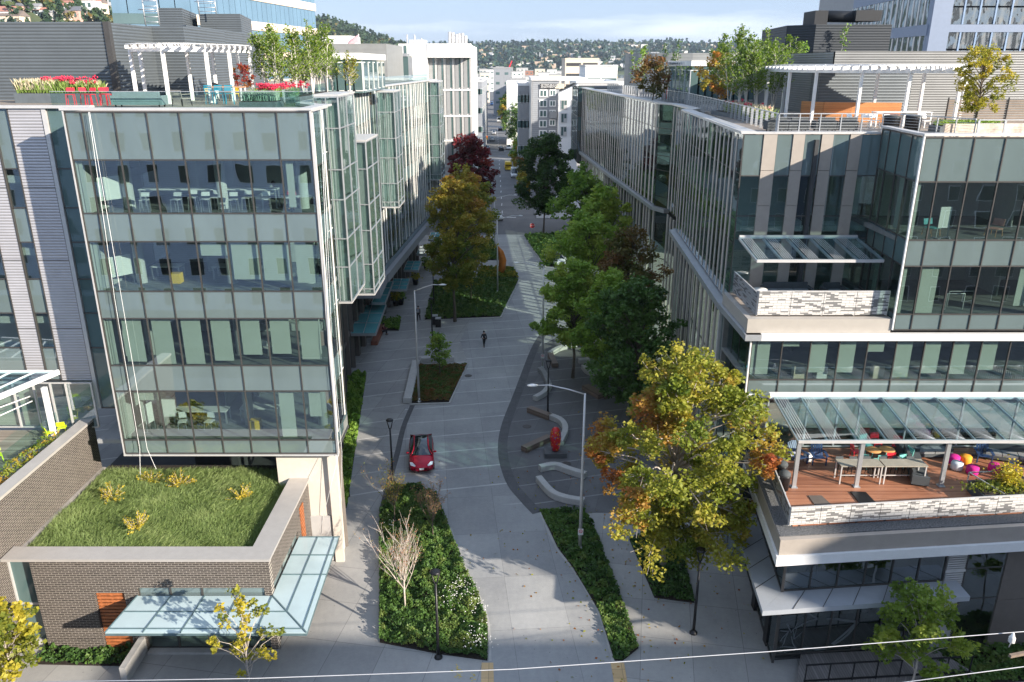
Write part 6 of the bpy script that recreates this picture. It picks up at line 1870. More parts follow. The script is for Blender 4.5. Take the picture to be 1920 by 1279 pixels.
me.vertices.add(N * 5); me.vertices.foreach_set('co', V.reshape(-1)); me.loops.add(N * 5); me.loops.foreach_set('vertex_index', np.arange(N * 5, dtype=np.int32)); me.polygons.add(N)
me.polygons.foreach_set('loop_start', np.arange(0, N * 5, 5, dtype=np.int32)); me.polygons.foreach_set('loop_total', np.full(N, 5, dtype=np.int32))
at = me.attributes.new('tint', 'FLOAT', 'FACE'); at.data.foreach_set('value', np.clip(.15 + .55 * f + rn.normal(0, .08, N), 0, 1).astype(np.float32))
me.materials.append(leaf_mat('grass_blade', [(0.24, 0.33, 0.12), (0.34, 0.44, 0.18), (0.48, 0.55, 0.27)], .35)); me.update()
o = bpy.data.objects.new('roof_grass', me); COL.objects.link(o); tag(o, 'long wind-combed green grass on the pavilion roof', 'grass', kind='stuff')
for i, (px_, py_, r, lb) in enumerate(((212, 932, .5, 'yellow bush on the grass roof nearest the brick wall'), (336, 908, .48, 'yellow bush on the grass roof in the middle of the rear row'), (452, 932, .48, 'yellow bush on the grass roof nearest the stone coping on the right'),
                                   (256, 992, .55, 'yellow bush on the grass roof, the front one close to the parapet'), (282, 900, .4, 'small green-yellow bush on the grass roof where the ropes end'))):
    c = G(px_, py_, 5.15); t = thing('roof_bush', lb, 'bush', (c.x, c.y, 4.9), 'bushes on the grass roof')
    rn = np.random.default_rng(300 + i); n_ = 420; W = MB(); pts = []
    for k in range(22):
        a = rn.uniform(0, 2 * PI); e = rn.uniform(.35, 1.2); d = Vector((math.cos(a) * math.cos(e), math.sin(a) * math.cos(e), math.sin(e))) * r * rn.uniform(1.5, 2.4)
        s = Vector((c.x, c.y, 4.95)); W.tube([s, s + d * .5 + Vector((0, 0, .05)), s + d], [.014, .01, .005], 4)
        for u in np.linspace(.3, 1, 26): pts.append(tuple(s + d * float(u) + Vector(rn.normal(0, .045, 3))))
    W.build('stem', m_barkp, t)
    leaves('foliage', np.array(pts), .085, rn.uniform(.55 if i < 4 else .1, 1, len(pts)), LG['gold'], parent=t, seed=i)

# -- roof garden trees: left birches, right poplars and maples
def wand_tree(name, label, base, H, mat, seed, group, n_=900, wid=.8, leaf=.17, tint=(.2, 1), bark=m_birch, stems=4):
    rg = random.Random(seed); rn = np.random.default_rng(seed); t = thing(name, label, 'tree', base, group); W = MB(); base = Vector(base); pts = []
    for s in range(stems):
        h = H * rg.uniform(.72, 1.0); d = Vector((rg.uniform(-.13, .13), rg.uniform(-.13, .13), 1)); q = base.copy(); P_ = [q]
        for k in range(7): q = q + d.normalized() * h / 7; d += Vector((rg.uniform(-.06, .06), rg.uniform(-.06, .06), 0)); P_.append(q)
        W.tube(P_, [.05 * (1 - .12 * k) for k in range(8)], 5)
        for k in range(22):
            u = rg.uniform(.25, .97); j = min(int(u * 7), 6); p = P_[j].lerp(P_[j + 1], u * 7 - j); l = wid * (1.15 - u) * rg.uniform(.6, 1.4); a = rg.uniform(0, 2 * PI)
            e = p + Vector((math.cos(a) * l, math.sin(a) * l, l * .9)); W.tube([p, e], [.015, .005], 3, cap=False)
            for _ in range(int(n_ / stems / 22)): v = rg.uniform(.3, 1.1); pts.append(tuple(p.lerp(e, v) + Vector(rn.normal(0, .10, 3))))
        for _ in range(int(n_ / stems * .16)): pts.append(tuple(P_[6].lerp(P_[7], rg.uniform(-.8, 1.05)) + Vector(rn.normal(0, .08, 3))))
    W.build('trunk', bark, t)
    leaves('crown', np.array(pts), leaf, rn.uniform(tint[0], tint[1], len(pts)), mat, parent=t, seed=seed)
    return t
lab = 'leftmost second third fourth fifth sixth seventh eighth ninth tenth'.split()
for i, (px_, ty, Y) in enumerate(((487, 30, 55), (505, 40, 53), (520, 48, 57), (543, 38, 54), (560, 62, 58), (575, 30, 55), (590, 60, 60), (604, 40, 58), (617, 62, 63))):
    q = Q(px_, ty, Y); wand_tree('birch_tree', '%s of the birches in the left roof garden' % lab[i], (q.x, Y, RZ), q.z - RZ, LG['bright'], 400 + i, 'birches on the left roof', 1500, 1.0, .13, (0, .8))
q = Q(650, 82, 62); wand_tree('birch_tree', 'lone thin roof tree right of the birches before the grey hall', (q.x, 62, RZ), q.z - RZ, LG['amber'], 420, None, 700, .8, .14, (.1, .6))
for i, (px_, ty, Y) in enumerate(((1380, 40, 66), (1397, 62, 62), (1415, 34, 68), (1432, 60, 62), (1450, 50, 70), (1465, 60, 64), (1490, 62, 72), (1360, 70, 74))):
    q = Q(px_, ty, Y); wand_tree('poplar_tree', '%s of the pale poplars on the right roof' % lab[sum(1 for a in (1380, 1397, 1415, 1432, 1450, 1465, 1490, 1360) if a < px_)], (q.x, Y, QZ), q.z - QZ, LG['bright'], 440 + i, 'poplars on the right roof', 1700, 1.35, .15, (0, .6))
for i, (px_, ty, Y, mk, lb) in enumerate(((1570, 42, 76, 'green', 'thin leafy poplar before the black plant room'), (1508, 68, 74, 'green', 'thin poplar at the left end of the black plant room'), (1200, 80, 96, 'green', 'slender dark tree at the far left of the right roof garden'), (1268, 72, 100, 'deep', 'narrow columnar dark tree behind the grey-blue pergola'), (1252, 78, 108, 'deep', 'very thin dark tree top behind the red maple of the right roof'))):
    q = Q(px_, ty, Y); wand_tree('roof_tree', lb, (q.x, Y, QZ), q.z - QZ, LG[mk], 460 + i, None, 600, .8, .2, (.1, .7))
q = Q(1228, 108, 86); tree('roof_maple', 'round dark russet maple at the railing of the far right roof', (q.x, 86, QZ), 4.6, (q.x, 86, QZ + 2.6), (2.1, 2.1, 2.0), LG['brown'], 3200, .2, 22, (.26, .4), m_bark, .06, 470, (.1, .9))
q = Q(1352, 108, 72); tree('roof_maple', 'orange-tipped maple left of the poplars on the right roof', (q.x, 72, QZ), 4.9, (q.x, 72, QZ + 3.0), (1.9, 1.9, 1.9), LG['amber'], 3400, .17, 22, (.26, .4), m_bark, .06, 471, (.4, 1.0))
q = Q(1838, 80, 46); tree('roof_tree', 'golden-green tree in the long dark planter on the right roof', (Q(1835, 200, 46).x, 46, QZ + .4), q.z - QZ, (Q(1840, 140, 46).x, 46, Q(1840, 148, 46).z), (1.6, 1.5, 1.95), LG['gold'], 7500, .10, 44, (.18, .28), m_bark, .07, 472, (.1, .75))
q = Q(456, 140, 52); tree('roof_maple', 'small dark-red maple behind the tables on the left roof', (q.x, 52, RZ), 2.4, (q.x, 52, RZ + 1.6), (.75, .7, .75), LG['red'], 1200, .1, 14, (.26, .4), m_bark, .03, 473, (.3, 1.0))
# fallen leaves blown over the paving round the maple and the plaza
rn = np.random.default_rng(123); n_ = 520
o = leaves('fallen_leaves', np.stack([rn.normal(6.5, 4.2, n_), rn.normal(40, 9, n_), np.full(n_, .045)], 1), .13, rn.uniform(.3, 1, n_), LG['yellow'], loc=(0, 0, 0), seed=9, flat=.05)
tag(o, 'yellow and brown fallen leaves scattered on the paving round the maple', 'fallen leaves', kind='stuff')
# ================================================================ OBJECTS
def paint(name, c, rough=.35, metal=0.0): return M(name, c, rough, metal, var=.05)
m_red = paint('red_paint', (0.72, 0.03, 0.05)); m_aqua = paint('aqua_paint', (0.22, 0.62, 0.55)); m_navy2 = paint('navy_paint', (0.03, 0.06, 0.14)); m_lime = paint('lime_paint', (0.62, 0.75, 0.02))
m_orange = paint('orange_paint', (0.80, 0.33, 0.03)); m_mag = M('magenta_cloth', (0.62, 0.01, 0.25), .8, var=.12); m_orc = M('orange_cloth', (0.85, 0.36, 0.02), .8, var=.12); m_wcl = M('pale_cloth', (0.66, 0.70, 0.75), .8, var=.08)
m_char = M('charcoal_cloth', (0.07, 0.08, 0.085), .85, var=.2); m_teal2 = paint('teal_paint', (0.02, 0.22, 0.32)); m_yel = paint('yellow_paint_gloss', (0.85, 0.55, 0.03)); m_pl = M('white_plastic', (0.80, 0.80, 0.78), .4, var=.04)
m_ch = paint('chrome', (0.6, 0.6, 0.62), .25, .9); m_tire = M('tyre_rubber', (0.02, 0.02, 0.02), .85, var=.2)

# ---- cars
m_cglass = glass_mat('car_glass', refl=1.9, wave=0.0, opaque=(0.012, 0.016, 0.018))
m_hl = M('headlight_lens', (0.85, 0.87, 0.9), .15, var=.02)
def car(name, label, loc, rz, paintm, group=None, Lc=4.69, Wc=1.85, Hc=1.44, kind='sedan', plate=True):
    t = thing(name, label, 'car' if kind != 'van' else 'van', loc, group); rt = t
    hw = Wc / 2; van = kind == 'van'
    # x forward at -Y end; stations from nose (y=-L/2) to tail
    st = [(-.5, .34, .52, .60), (-.485, .24, .62, .80), (-.46, .20, .70, .90), (-.40, .19, .78, .96), (-.30, .19, .86, .985), (-.22, .19, .93, 1.0), (-.10, .19, .95, 1.0), (.1, .19, .97, 1.0), (.28, .19, .99, 1.0), (.38, .19, 1.03, .985), (.45, .21, 1.05, .95), (.485, .26, 1.0, .88), (.5, .40, .80, .74)]
    if van: st = [(-.5, .34, .7, .7), (-.485, .24, .85, .88), (-.42, .2, 1.05, .96), (-.34, .2, 1.15, .99), (-.2, .2, 1.2, 1.0), (.1, .2, 1.2, 1.0), (.4, .2, 1.2, 1.0), (.48, .22, 1.2, .98), (.5, .3, 1.15, .96)]
    b = MB(); vs = []; n = 12
    for (u, zb, zt, wf) in st:
        y = u * Lc; w_ = hw * wf
        ring = [(0, zb), (.62 * w_, zb), (.93 * w_, zb + .08), (w_, zb + (zt - zb) * .35), (w_ * .99, zb + (zt - zb) * .72), (w_ * .90, zt - .03), (w_ * .55, zt + .015)]
        full = ring + [(0, zt + .03)] + [(-x, z) for x, z in ring[::-1][:-1]]
        vs += [(x, y, z) for x, z in full]; k = len(full)
    fs = []
    for i in range(len(st) - 1):
        for j in range(k): j2 = (j + 1) % k; fs.append((i * k + j, i * k + j2, (i + 1) * k + j2, (i + 1) * k + j))
    fs.append(tuple(range(k))); fs.append(tuple(range((len(st) - 1) * k, len(st) * k))[::-1])
    b.add(vs, fs, 0, True); body = b.build('body', paintm, rt, loc=(0, 0, 0)); body.location = (0, 0, 0)
    # greenhouse: glass band with painted roof
    if van: gh = [(-.36, 1.12, .90, 1.14), (-.24, 1.15, .90, Hc - .12), (-.18, 1.16, .92, Hc - .03), (.44, 1.16, .93, Hc - .03), (.49, 1.15, .93, Hc - .1)]
    else: gh = [(-.235, .93, .86, .955), (-.14, .94, .80, 1.20), (-.06, .95, .74, 1.37), (.05, .96, .72, Hc), (.16, .97, .72, Hc - .01), (.28, .99, .74, Hc - .1), (.38, 1.02, .78, 1.19), (.45, 1.05, .84, 1.07)]
    vs = []; g = MB(); r = MB()
    for (u, zb, wf, zt) in gh:
        y = u * Lc; wb_ = hw * .90; wt = hw * wf * .86
        vs += [(-wb_, y, zb), (-wt - .02, y, zb + (zt - zb) * .75), (-wt * .85, y, zt), (0, y, zt + .025 if zt > 1.1 else zt), (wt * .85, y, zt), (wt + .02, y, zb + (zt - zb) * .75), (wb_, y, zb)]
    fs = []
    for i in range(len(gh) - 1):
        for j in range(6): fs.append((i * 7 + j, i * 7 + j + 1, (i + 1) * 7 + j + 1, (i + 1) * 7 + j))
    g.add(vs, fs, 0, True); go = g.build('window_glass', m_cglass, rt, loc=(0, 0, 0)); go.location = (0, 0, 0)
    # pillars and roof edge in body colour
    for s in (-1, 1):
        pts = [Vector((s * (hw * wf * .86 * .9 + (hw * .9 - hw * wf * .86 * .9) * (0 if zt > 1.15 else .9)), u * Lc, (zb if zt < 1.0 else zt) + .0)) for (u, zb, wf, zt) in gh]
        r.tube(pts, [.05] * len(pts), 6)
    if van:
        r.box(-hw * .86, -.17 * Lc, Hc - .04, hw * .86, .485 * Lc, Hc); 
        for s in (-1, 1): r.box(s * hw * .93, -.1 * Lc, 1.1, s * hw * .86, .485 * Lc, Hc - .041)
        r.box(-hw * .86, .484 * Lc, 1.6, hw * .86, .49 * Lc, Hc - .042)
    ro = r.build('roof_frame', paintm, rt, loc=(0, 0, 0)); ro.location = (0, 0, 0)
    for (sx, sy) in ((-1, -.31), (1, -.31), (-1, .31), (1, .31)):
        x = sx * (hw - .1); y = sy * Lc
        w_ = MB(); prof = [(.20, -.115), (.31, -.115), (.335, -.07), (.335, .07), (.31, .115), (.20, .115)]
        vs = []; nn = 20
        for rr, o in prof:
            for q in range(nn): a = 2 * PI * q / nn; vs.append((x + o, y + rr * math.cos(a), .335 + rr * math.sin(a)))
        fs = [(i * nn + q, i * nn + (q + 1) % nn, (i + 1) * nn + (q + 1) % nn, (i + 1) * nn + q) for i in range(5) for q in range(nn)]
        w_.add(vs, fs, 0, True); wo = w_.build('wheel', m_tire, rt, loc=(0, 0, 0)); wo.location = (0, 0, 0)
        w_ = MB(); xo = x + sx * .10
        for q in range(5):
            a = 2 * PI * q / 5; w_.bar((xo, y, .335), (xo, y + .2 * math.cos(a), .335 + .2 * math.sin(a)), .05, .05)
        w_.tube([(xo - .02, y, .335), (xo + .02, y, .335)], .06, 10); ri = w_.build('rim', m_ch, wo, loc=(0, 0, 0)); ri.location = (0, 0, 0)
    for s in (-1, 1):
        h = MB(); h.add([(s * hw * .50, -.487 * Lc, .62), (s * hw * .86, -.455 * Lc, .68), (s * hw * .93, -.40 * Lc, .80), (s * hw * .72, -.415 * Lc, .83), (s * hw * .46, -.475 * Lc, .70)], [(0, 1, 2, 3, 4) if s > 0 else (4, 3, 2, 1, 0)])
        h.v = [(x, y - .02, z_ + .035) for x, y, z_ in h.v]
        ho = h.build('headlight', m_hl, rt, loc=(0, 0, 0)); ho.location = (0, 0, 0)
        mm = MB(); mm.lathe([(.02, -.07), (.09, -.05), (.1, .02), (.05, .07)], (s * (hw + .09), -.15 * Lc, 1.0), 8, sx=1.2, sy=.7); mo = mm.build('mirror', paintm, rt, loc=(0, 0, 0)); mo.location = (0, 0, 0)
        tl = MB(); tl.box(s * hw * .55, .487 * Lc, .80, s * hw * .86, .495 * Lc, .92); to = tl.build('tail_light', paint('tail_red', (.4, .01, .01)), rt, loc=(0, 0, 0)); to.location = (0, 0, 0)
    if plate:
        pm = MB(); pm.box(-.16, -.512 * Lc, .42, .16, -.502 * Lc, .54); po = pm.build('number_plate', m_pl, rt, loc=(0, 0, 0)); po.location = (0, 0, 0)
    t.rotation_euler = (0, 0, rz)
    return t
m_carred = M('car_red', (0.42, 0.006, 0.03), .22, .35, var=.03)
c = G(790, 866); car('parked_car', 'red sedan with black glass roof standing on the street facing us', (c.x, c.y + .3, 0.02), R(6.5), m_carred, Hc=1.5)
far_cars = [(932, 411, m_pl, 'silver hatchback crossing the corner beyond the lane', 'sedan', 6), (965, 332, m_pl, 'white van parked at the right kerb behind the yellow one', 'van', 0), (953, 318, m_yel, 'yellow delivery van driving away at the right kerb', 'van', 180),
            (905, 312, m_pl, 'white car half hidden by the crimson maple on the left kerb', 'sedan', 0), (914, 281, paint('blue_car', (.10, .16, .22)), 'blue-grey pickup waiting at the left of the far crossing', 'sedan', 0), (940, 282, paint('dark_car', (.03, .05, .05)), 'dark green car driving away past the far crossing', 'sedan', 180),
            (923, 264, m_pl, 'white car on the left lane before the second block', 'sedan', 0), (926, 252, m_alu, 'silver car on the left lane in the second block', 'sedan', 0), (938, 245, paint('black_car', (.02, .02, .02)), 'black car stopped at the bright second crossing', 'sedan', 180), (935, 229, m_pl, 'small white truck in the sunlit block far up the street', 'van', 0),
            (954, 280, m_pl, 'white car parked at the right kerb past the far crossing', 'sedan', 0), (930, 214, m_orange, 'orange-red truck far up the street', 'van', 0), (922, 197, paint('blue_van', (.05, .2, .5)), 'blue and white van at the left of the far sunlit block', 'van', 0)]
for x, y, m_, lb, kd, a in far_cars:
    c = G(x, y); car('car' if kd == 'sedan' else 'delivery_van', lb, (c.x, c.y, 0.02), R(a + 1.2), m_, None, Lc=4.6 if kd == 'sedan' else 5.4, Hc=1.5 if kd == 'sedan' else 2.35, Wc=1.85 if kd == 'sedan' else 2.0, kind=kd, plate=False)
c = G(1047, 492); car('car', 'silver car half hidden under the lime-green tree', (c.x, c.y, .02), R(80), m_alu, plate=False)
car('car', 'white car parked under the brown tree beside the silver one', (6.9, 116, .02), R(5), m_pl, plate=False)

# ---- lamps
def street_lamp(label, base_px, top_px, arm, lampdir, sign=None):
    b = G(*base_px); H = Q(top_px[0], top_px[1], b.y).z
    t = thing('street_lamp', label, 'street lamp', (b.x, b.y, 0), 'tall pale street lamps with one arm')
    MB().tube([(b.x, b.y, .05), (b.x, b.y, H * .5), (b.x, b.y, H)], [.11, .085, .06], 10).build('pole', m_alu, t)
    MB().lathe([(.22, 0), (.22, .04), (.14, .10), (.12, .35)], (b.x, b.y, .05), 12).build('base', m_steel, t)
    a = Vector((b.x, b.y, H - .05)); e = a + Vector((arm, 0, .55)); m_ = MB()
    m_.tube([a, a.lerp(e, .35) + Vector((0, 0, .12)), a.lerp(e, .75) + Vector((0, 0, .16)), e], [.045, .04, .035, .03], 8); m_.build('arm', m_alu, t)
    s = 1 if arm > 0 else -1
    MB().lathe([(.02, -.05), (.13, -.03), (.15, .03), (.05, .09)], (e.x + s * .25, e.y, e.z), 10, sx=2.2, sy=.9).build('luminaire', m_pl, t)
    if sign:
        z = Q(sign[0], sign[1], b.y).z; sg = MB(); sg.box(b.x - .16, b.y - .15, z - .22, b.x + .16, b.y - .13, z + .22); so = sg.build('sign_plate', m_pl, t)
        r = MB(); n_ = 20; pts = [(b.x + .10 * math.cos(2 * PI * k / n_), b.y - .16, z + .05 + .10 * math.sin(2 * PI * k / n_)) for k in range(n_ + 1)]; r.tube(pts, .016, 4, cap=False); r.bar((b.x - .07, b.y - .16, z + .12), (b.x + .07, b.y - .16, z - .02), .01, .02, up=(0, 1, 0)); r.build('ban_symbol', m_red, so)
    return t
street_lamp('silver street lamp with right-hand arm at the diamond planter', (786, 754), (777, 545), 2.15, 1)
street_lamp('silver street lamp in the dark grass strip, arm reaching left over the curved benches', (1087, 1035), (1097, 738), -2.75, -1, (1089, 995))
street_lamp('silver street lamp beside the lime-green tree, arm reaching left over the lane', (1017, 693), (1018, 503), -2.3, -1, (1017, 667))
street_lamp('silver street lamp in the left planting bed near the orange sculpture, arm to the right', (933, 550), (931, 412), 2.7, 1)
street_lamp('thin silver street lamp behind the one by the orange sculpture, arm to the right', (928, 470), (927, 372), 3.0, 1)
street_lamp('distant street lamp before the dark conical trees, arm to the left', (978, 300), (978, 262), -2.6, -1)
street_lamp('distant street lamp at the second block, arm to the left', (963, 262), (963, 237), -3.0, -1)
def post_lamp(label, base, H, copies=()):
    t = thing('post_lamp', label, 'lamp post', (*base, 0), 'black pedestrian lamp posts'); x, y = base
    MB().tube([(x, y, 0), (x, y, H * .2), (x, y, H - .75)], [.085, .075, .06], 10).build('pole', m_black, t)
    MB().lathe([(.21, 0), (.21, .05), (.15, .1), (.09, .22)], (x, y, 0), 14).build('base', m_black, t)
    h = MB()
    for k in range(2):
        a = PI * k; h.tube([(x, y, H - .78), (x + .07 * math.cos(a), y, H - .7), (x + .2 * math.cos(a), y, H - .12)], [.045, .04, .03], 6)
    h.build('fork', m_black, t)
    MB().lathe([(.16, -.03), (.25, 0), (.27, .05), (.2, .10), (.05, .12)], (x, y, H - .12), 16).build('lamp_head', m_black, t)
    return t
pl = [((737, 905), 5.0, 'black lamp post at the head of the island bed left of the red car'), ((822, 1233), 5.2, 'black lamp post on a round foot at the lower tip of the island bed'), ((1300, 1187), 5.2, 'black lamp post on the pavement under the yellow maple'),
      ((1027, 775), 4.9, 'black lamp post among the curved benches'), ((811, 640), 4.9, 'black lamp post beside the litter bins'), ((814, 577), 4.9, 'black lamp post by the left corner of the planting bed')]
for (px_, H, lb) in pl:
    b = G(*px_); post_lamp(lb, (b.x, b.y), H)

# ---- benches of the plaza
m_bench = M('white_concrete', (0.50, 0.49, 0.47), .7, var=.12, vscale=3, bmp=.15); m_bwood = plank_mat('bench_wood', (.10, .075, .06), (.24, .18, .14), 'z', .09)
def slab_bench(label, px, mats=m_bench, wd=.48, h=.46, z0=.02, nsm=5, name='bench', closed=True, cat='bench'):
    P_ = smooth_px(px, nsm) if len(px) > 2 else [G(*p).to_2d() for p in px]
    b = MB(); vs = []; n = len(P_)
    for i, p in enumerate(P_):
        d = (P_[min(i + 1, n - 1)] - P_[max(i - 1, 0)]).normalized(); nn = Vector((-d.y, d.x))
        for (o, z) in ((-.5, .03), (.5, .03), (.5, .9), (.44, 1.0), (-.44, 1.0), (-.5, .9)):
            q = p + nn * (o * wd); vs.append((q.x, q.y, z0 + h * z))
    fs = [(i * 6 + j, i * 6 + (j + 1) % 6, (i + 1) * 6 + (j + 1) % 6, (i + 1) * 6 + j) for i in range(n - 1) for j in range(6)]
    fs += [(5, 4, 3, 2, 1, 0), tuple(range((n - 1) * 6, n * 6))]
    b.add(vs, fs)
    return tag(b.build(name, mats), label, cat)
slab_bench('white curved bench nearest the grass strip, running to the silver lamp', [(1010, 903), (1034, 930), (1060, 941), (1095, 947)])
slab_bench('short white angled bench right of the red egg sculpture', [(1012, 884), (1040, 879), (1068, 888), (1098, 897)])
slab_bench('white hooked bench curving round behind the red egg sculpture', [(1030, 785), (1052, 795), (1060, 812), (1050, 836)])
slab_bench('dark wooden box bench joining the white hooked bench at the black lamp', [(992, 772), (1032, 787)], m_bwood, .6)
slab_bench('dark hollow wooden box bench left of the red egg sculpture', [(982, 848), (1030, 826)], m_bwood, .6)
slab_bench('white angled bench pointing at the street behind the black lamp', [(1003, 752), (1020, 742), (1030, 728)])
slab_bench('grey angled bench stub above the white angled one', [(1030, 728), (1020, 705), (1012, 697)], M('grey_concrete', (.3, .3, .3), .8))
slab_bench('white bench bar at the edge of the street trees', [(1030, 668), (1050, 657), (1080, 650)])
slab_bench('dark wooden box bench end standing below the white bench bar', [(1032, 670), (1041, 690)], m_bwood, .6)
slab_bench('white curved bench under the dark green trees', [(1094, 692), (1104, 702), (1128, 707), (1142, 706)])
slab_bench('short pale bench block left of the curved one under the trees', [(1085, 682), (1104, 680)])
slab_bench('brown wooden slab bench under the brown tree', [(1098, 730), (1128, 748)], m_bwood, .8)
slab_bench('white sitting wall along the left edge of the diamond planter', [(764, 757), (780, 684)], wd=.75, h=.5)
slab_bench('white sitting wall along the rear edge of the diamond planter', [(790, 679), (852, 677)], wd=.55, h=.5)
slab_bench('reddish timber bench beside the seated person under the left canopies', [(702, 648), (716, 615)], M('jarrah_wood', (.28, .10, .06), .6, var=.3), .7, .45)

# ---- sculptures
e = G(1041, 853); t = thing('egg_sculpture', 'tall red egg-shaped sculpture with yellow and blue dots on a dark plinth', 'sculpture', (e.x, e.y, 0))
MB().box(e.x - .85, e.y - .6, .02, e.x + .85, e.y + .6, .38).build('plinth', M('plinth_grey', (.10, .105, .11), .7), t)
prof = [(.22, 0), (.29, .12), (.35, .45), (.40, .85), (.42, 1.2), (.39, 1.5), (.31, 1.75), (.18, 1.9), (.04, 1.95)]
MB().lathe(prof, (e.x, e.y, .385), 28).build('egg', M('egg_red', (.62, .02, .025), .3, var=.1), t)
rg = random.Random(4); dm = [MB(), MB(), MB()]
for k in range(170):
    u = rg.uniform(.05, .97) * 1.9; a = rg.uniform(0, 2 * PI)
    for i in range(len(prof) - 1):
        if prof[i][1] <= u <= prof[i + 1][1]:
            f = (u - prof[i][1]) / (prof[i + 1][1] - prof[i][1]); r = prof[i][0] + (prof[i + 1][0] - prof[i][0]) * f; break
    c = Vector((e.x + math.cos(a) * r, e.y + math.sin(a) * r, .385 + u)); nn = Vector((math.cos(a), math.sin(a), (u - 1.1) * .35)).normalized(); x_ = nn.cross(Vector((0, 0, 1))).normalized(); y_ = nn.cross(x_); s = rg.uniform(.03, .06)
    dm[k % 3].add([c + nn * .02 + (x_ * math.cos(q * PI / 3) + y_ * math.sin(q * PI / 3)) * s for q in range(6)], [(0, 1, 2, 3, 4, 5)])
for q, (nm, cc) in enumerate((('dot_yellow', (.8, .45, .05)), ('dot_blue', (.12, .12, .4)), ('dot_orange', (.75, .15, .03)))): dm[q].build('dot_pattern', M(nm, cc, .4), t)
o = G(938, 514); t = thing('orange_sculpture', 'tall curved orange sculpture between the planting beds on the left', 'sculpture', (o.x, o.y, 0))
MB().tube([(o.x, o.y, 0), (o.x + .25, o.y, .8), (o.x + .35, o.y, 2.0), (o.x + .1, o.y, 3.2), (o.x - .3, o.y, 4.0)], [.35, .5, .55, .4, .1], 12).build('curved_blade', M('corten_orange', (.62, .20, .03), .5, .2), t)
MB().box(o.x - .6, o.y - .4, 0.0, o.x + .6, o.y + .4, .12).build('plinth', m_kerb, t)

# ---- stop sign, bins, rack, pots, far signal
s = G(998, 441); zc_ = Q(998, 423, s.y).z; t = thing('stop_sign', 'red octagonal stop sign on a post at the far right corner', 'stop sign', (s.x, s.y, 0))
MB().tube([(s.x, s.y, 0), (s.x, s.y, zc_)], .05, 6).build('post', m_steel, t)
def octo(r, y, m_): return MB().add([(s.x + r * math.cos(PI / 8 + k * PI / 4), y, zc_ + r * math.sin(PI / 8 + k * PI / 4)) for k in range(8)] + [(s.x + r * math.cos(PI / 8 + k * PI / 4), y + .03, zc_ + r * math.sin(PI / 8 + k * PI / 4)) for k in range(8)], [tuple(range(8)), tuple(range(15, 7, -1))] + [(k, (k + 1) % 8, 8 + (k + 1) % 8, 8 + k) for k in range(8)])
b = MB(); octo_ = lambda r, y: [b.add([(s.x + r * math.cos(PI / 8 + k * PI / 4), y, zc_ + r * math.sin(PI / 8 + k * PI / 4)) for k in range(8)] + [(s.x + r * math.cos(PI / 8 + k * PI / 4), y + .03, zc_ + r * math.sin(PI / 8 + k * PI / 4)) for k in range(8)], [tuple(range(8)), tuple(range(15, 7, -1))] + [(k, (k + 1) % 8, 8 + (k + 1) % 8, 8 + k) for k in range(8)])]
octo_(.48, s.y - .09); pl_ = b.build('plate_border', m_pl, t); b = MB(); octo_(.43, s.y - .13); po = b.build('plate', m_red, t)
text_mesh('STOP', .34, 'lettering', m_pl, po, (s.x, s.y - .14, zc_), (1, 0, 0), (0, 0, 1), .005, 'CENTER')
for i, (px_, lb) in enumerate((((816, 608), 'black litter bin, the nearer of the pair at the planting bed corner'), ((822, 613), 'black litter bin, the right one of the pair at the planting bed corner'))):
    b = G(*px_); t = thing('litter_bin', lb, 'litter bin', (b.x, b.y, 0), 'pair of black litter bins'); MB().box(b.x - .3, b.y - .3, .02, b.x + .3, b.y + .3, 1.0).build('body', m_black, t); MB().box(b.x - .32, b.y - .32, 1.003, b.x + .32, b.y + .32, 1.1).build('lid', m_steel, t)
b = G(823, 556); t = thing('bicycle_rack', 'pair of dark square hoops for bicycles beside the bed', 'bicycle rack', (b.x, b.y, 0))
for k in range(2):
    x = b.x - .9 + k * 1.5; MB().tube([(x, b.y, 0), (x, b.y, .9), (x + .85, b.y, .9), (x + .85, b.y, 0)], .04, 6).build('hoop', m_black, t)
for i, (px_, lb) in enumerate((((752, 571), 'plant pot below the nearest wide teal canopy'), ((779, 534), 'plant pot below the second small teal canopy'), ((799, 505), 'plant pot below the third small teal canopy'), ((742, 573), 'low plant pot beside the arcade door nearest the person'))):
    b = G(*px_); t = thing('plant_pot', lb, 'plant pot', (b.x, b.y, 0), 'dark pots along the left arcade'); MB().lathe([(.3, 0), (.42, .8), (.38, .82)], (b.x, b.y, 0), 12).build('pot', m_black, t)
    rn = np.random.default_rng(i); leaves('foliage', np.array([b.x, b.y, 1.25]) + rn.normal(0, .32, (160, 3)), .3, rn.uniform(0, .8, 160), LG['gold'] if i % 2 else LG['green'], parent=t, seed=i)
for i, (px_, lb) in enumerate((((1062, 870), 'round metal cover under the lower boughs of the maple'), ((988, 800), 'faded rusty round cover by the wooden bench at the band'), ((878, 705), 'round metal cover by the diamond planter'), ((1128, 1098), 'small square cover in the dark grass strip'))):
    b = G(*px_); m_ = MB(); m_.lathe([(.36, 0), (.36, .012), (.3, .014)], (b.x, b.y, .02), 18); tag(m_.build('manhole_cover', M('cast_iron', (.12, .11, .105), .6, .5, var=.3, vscale=20)), lb, 'manhole cover')
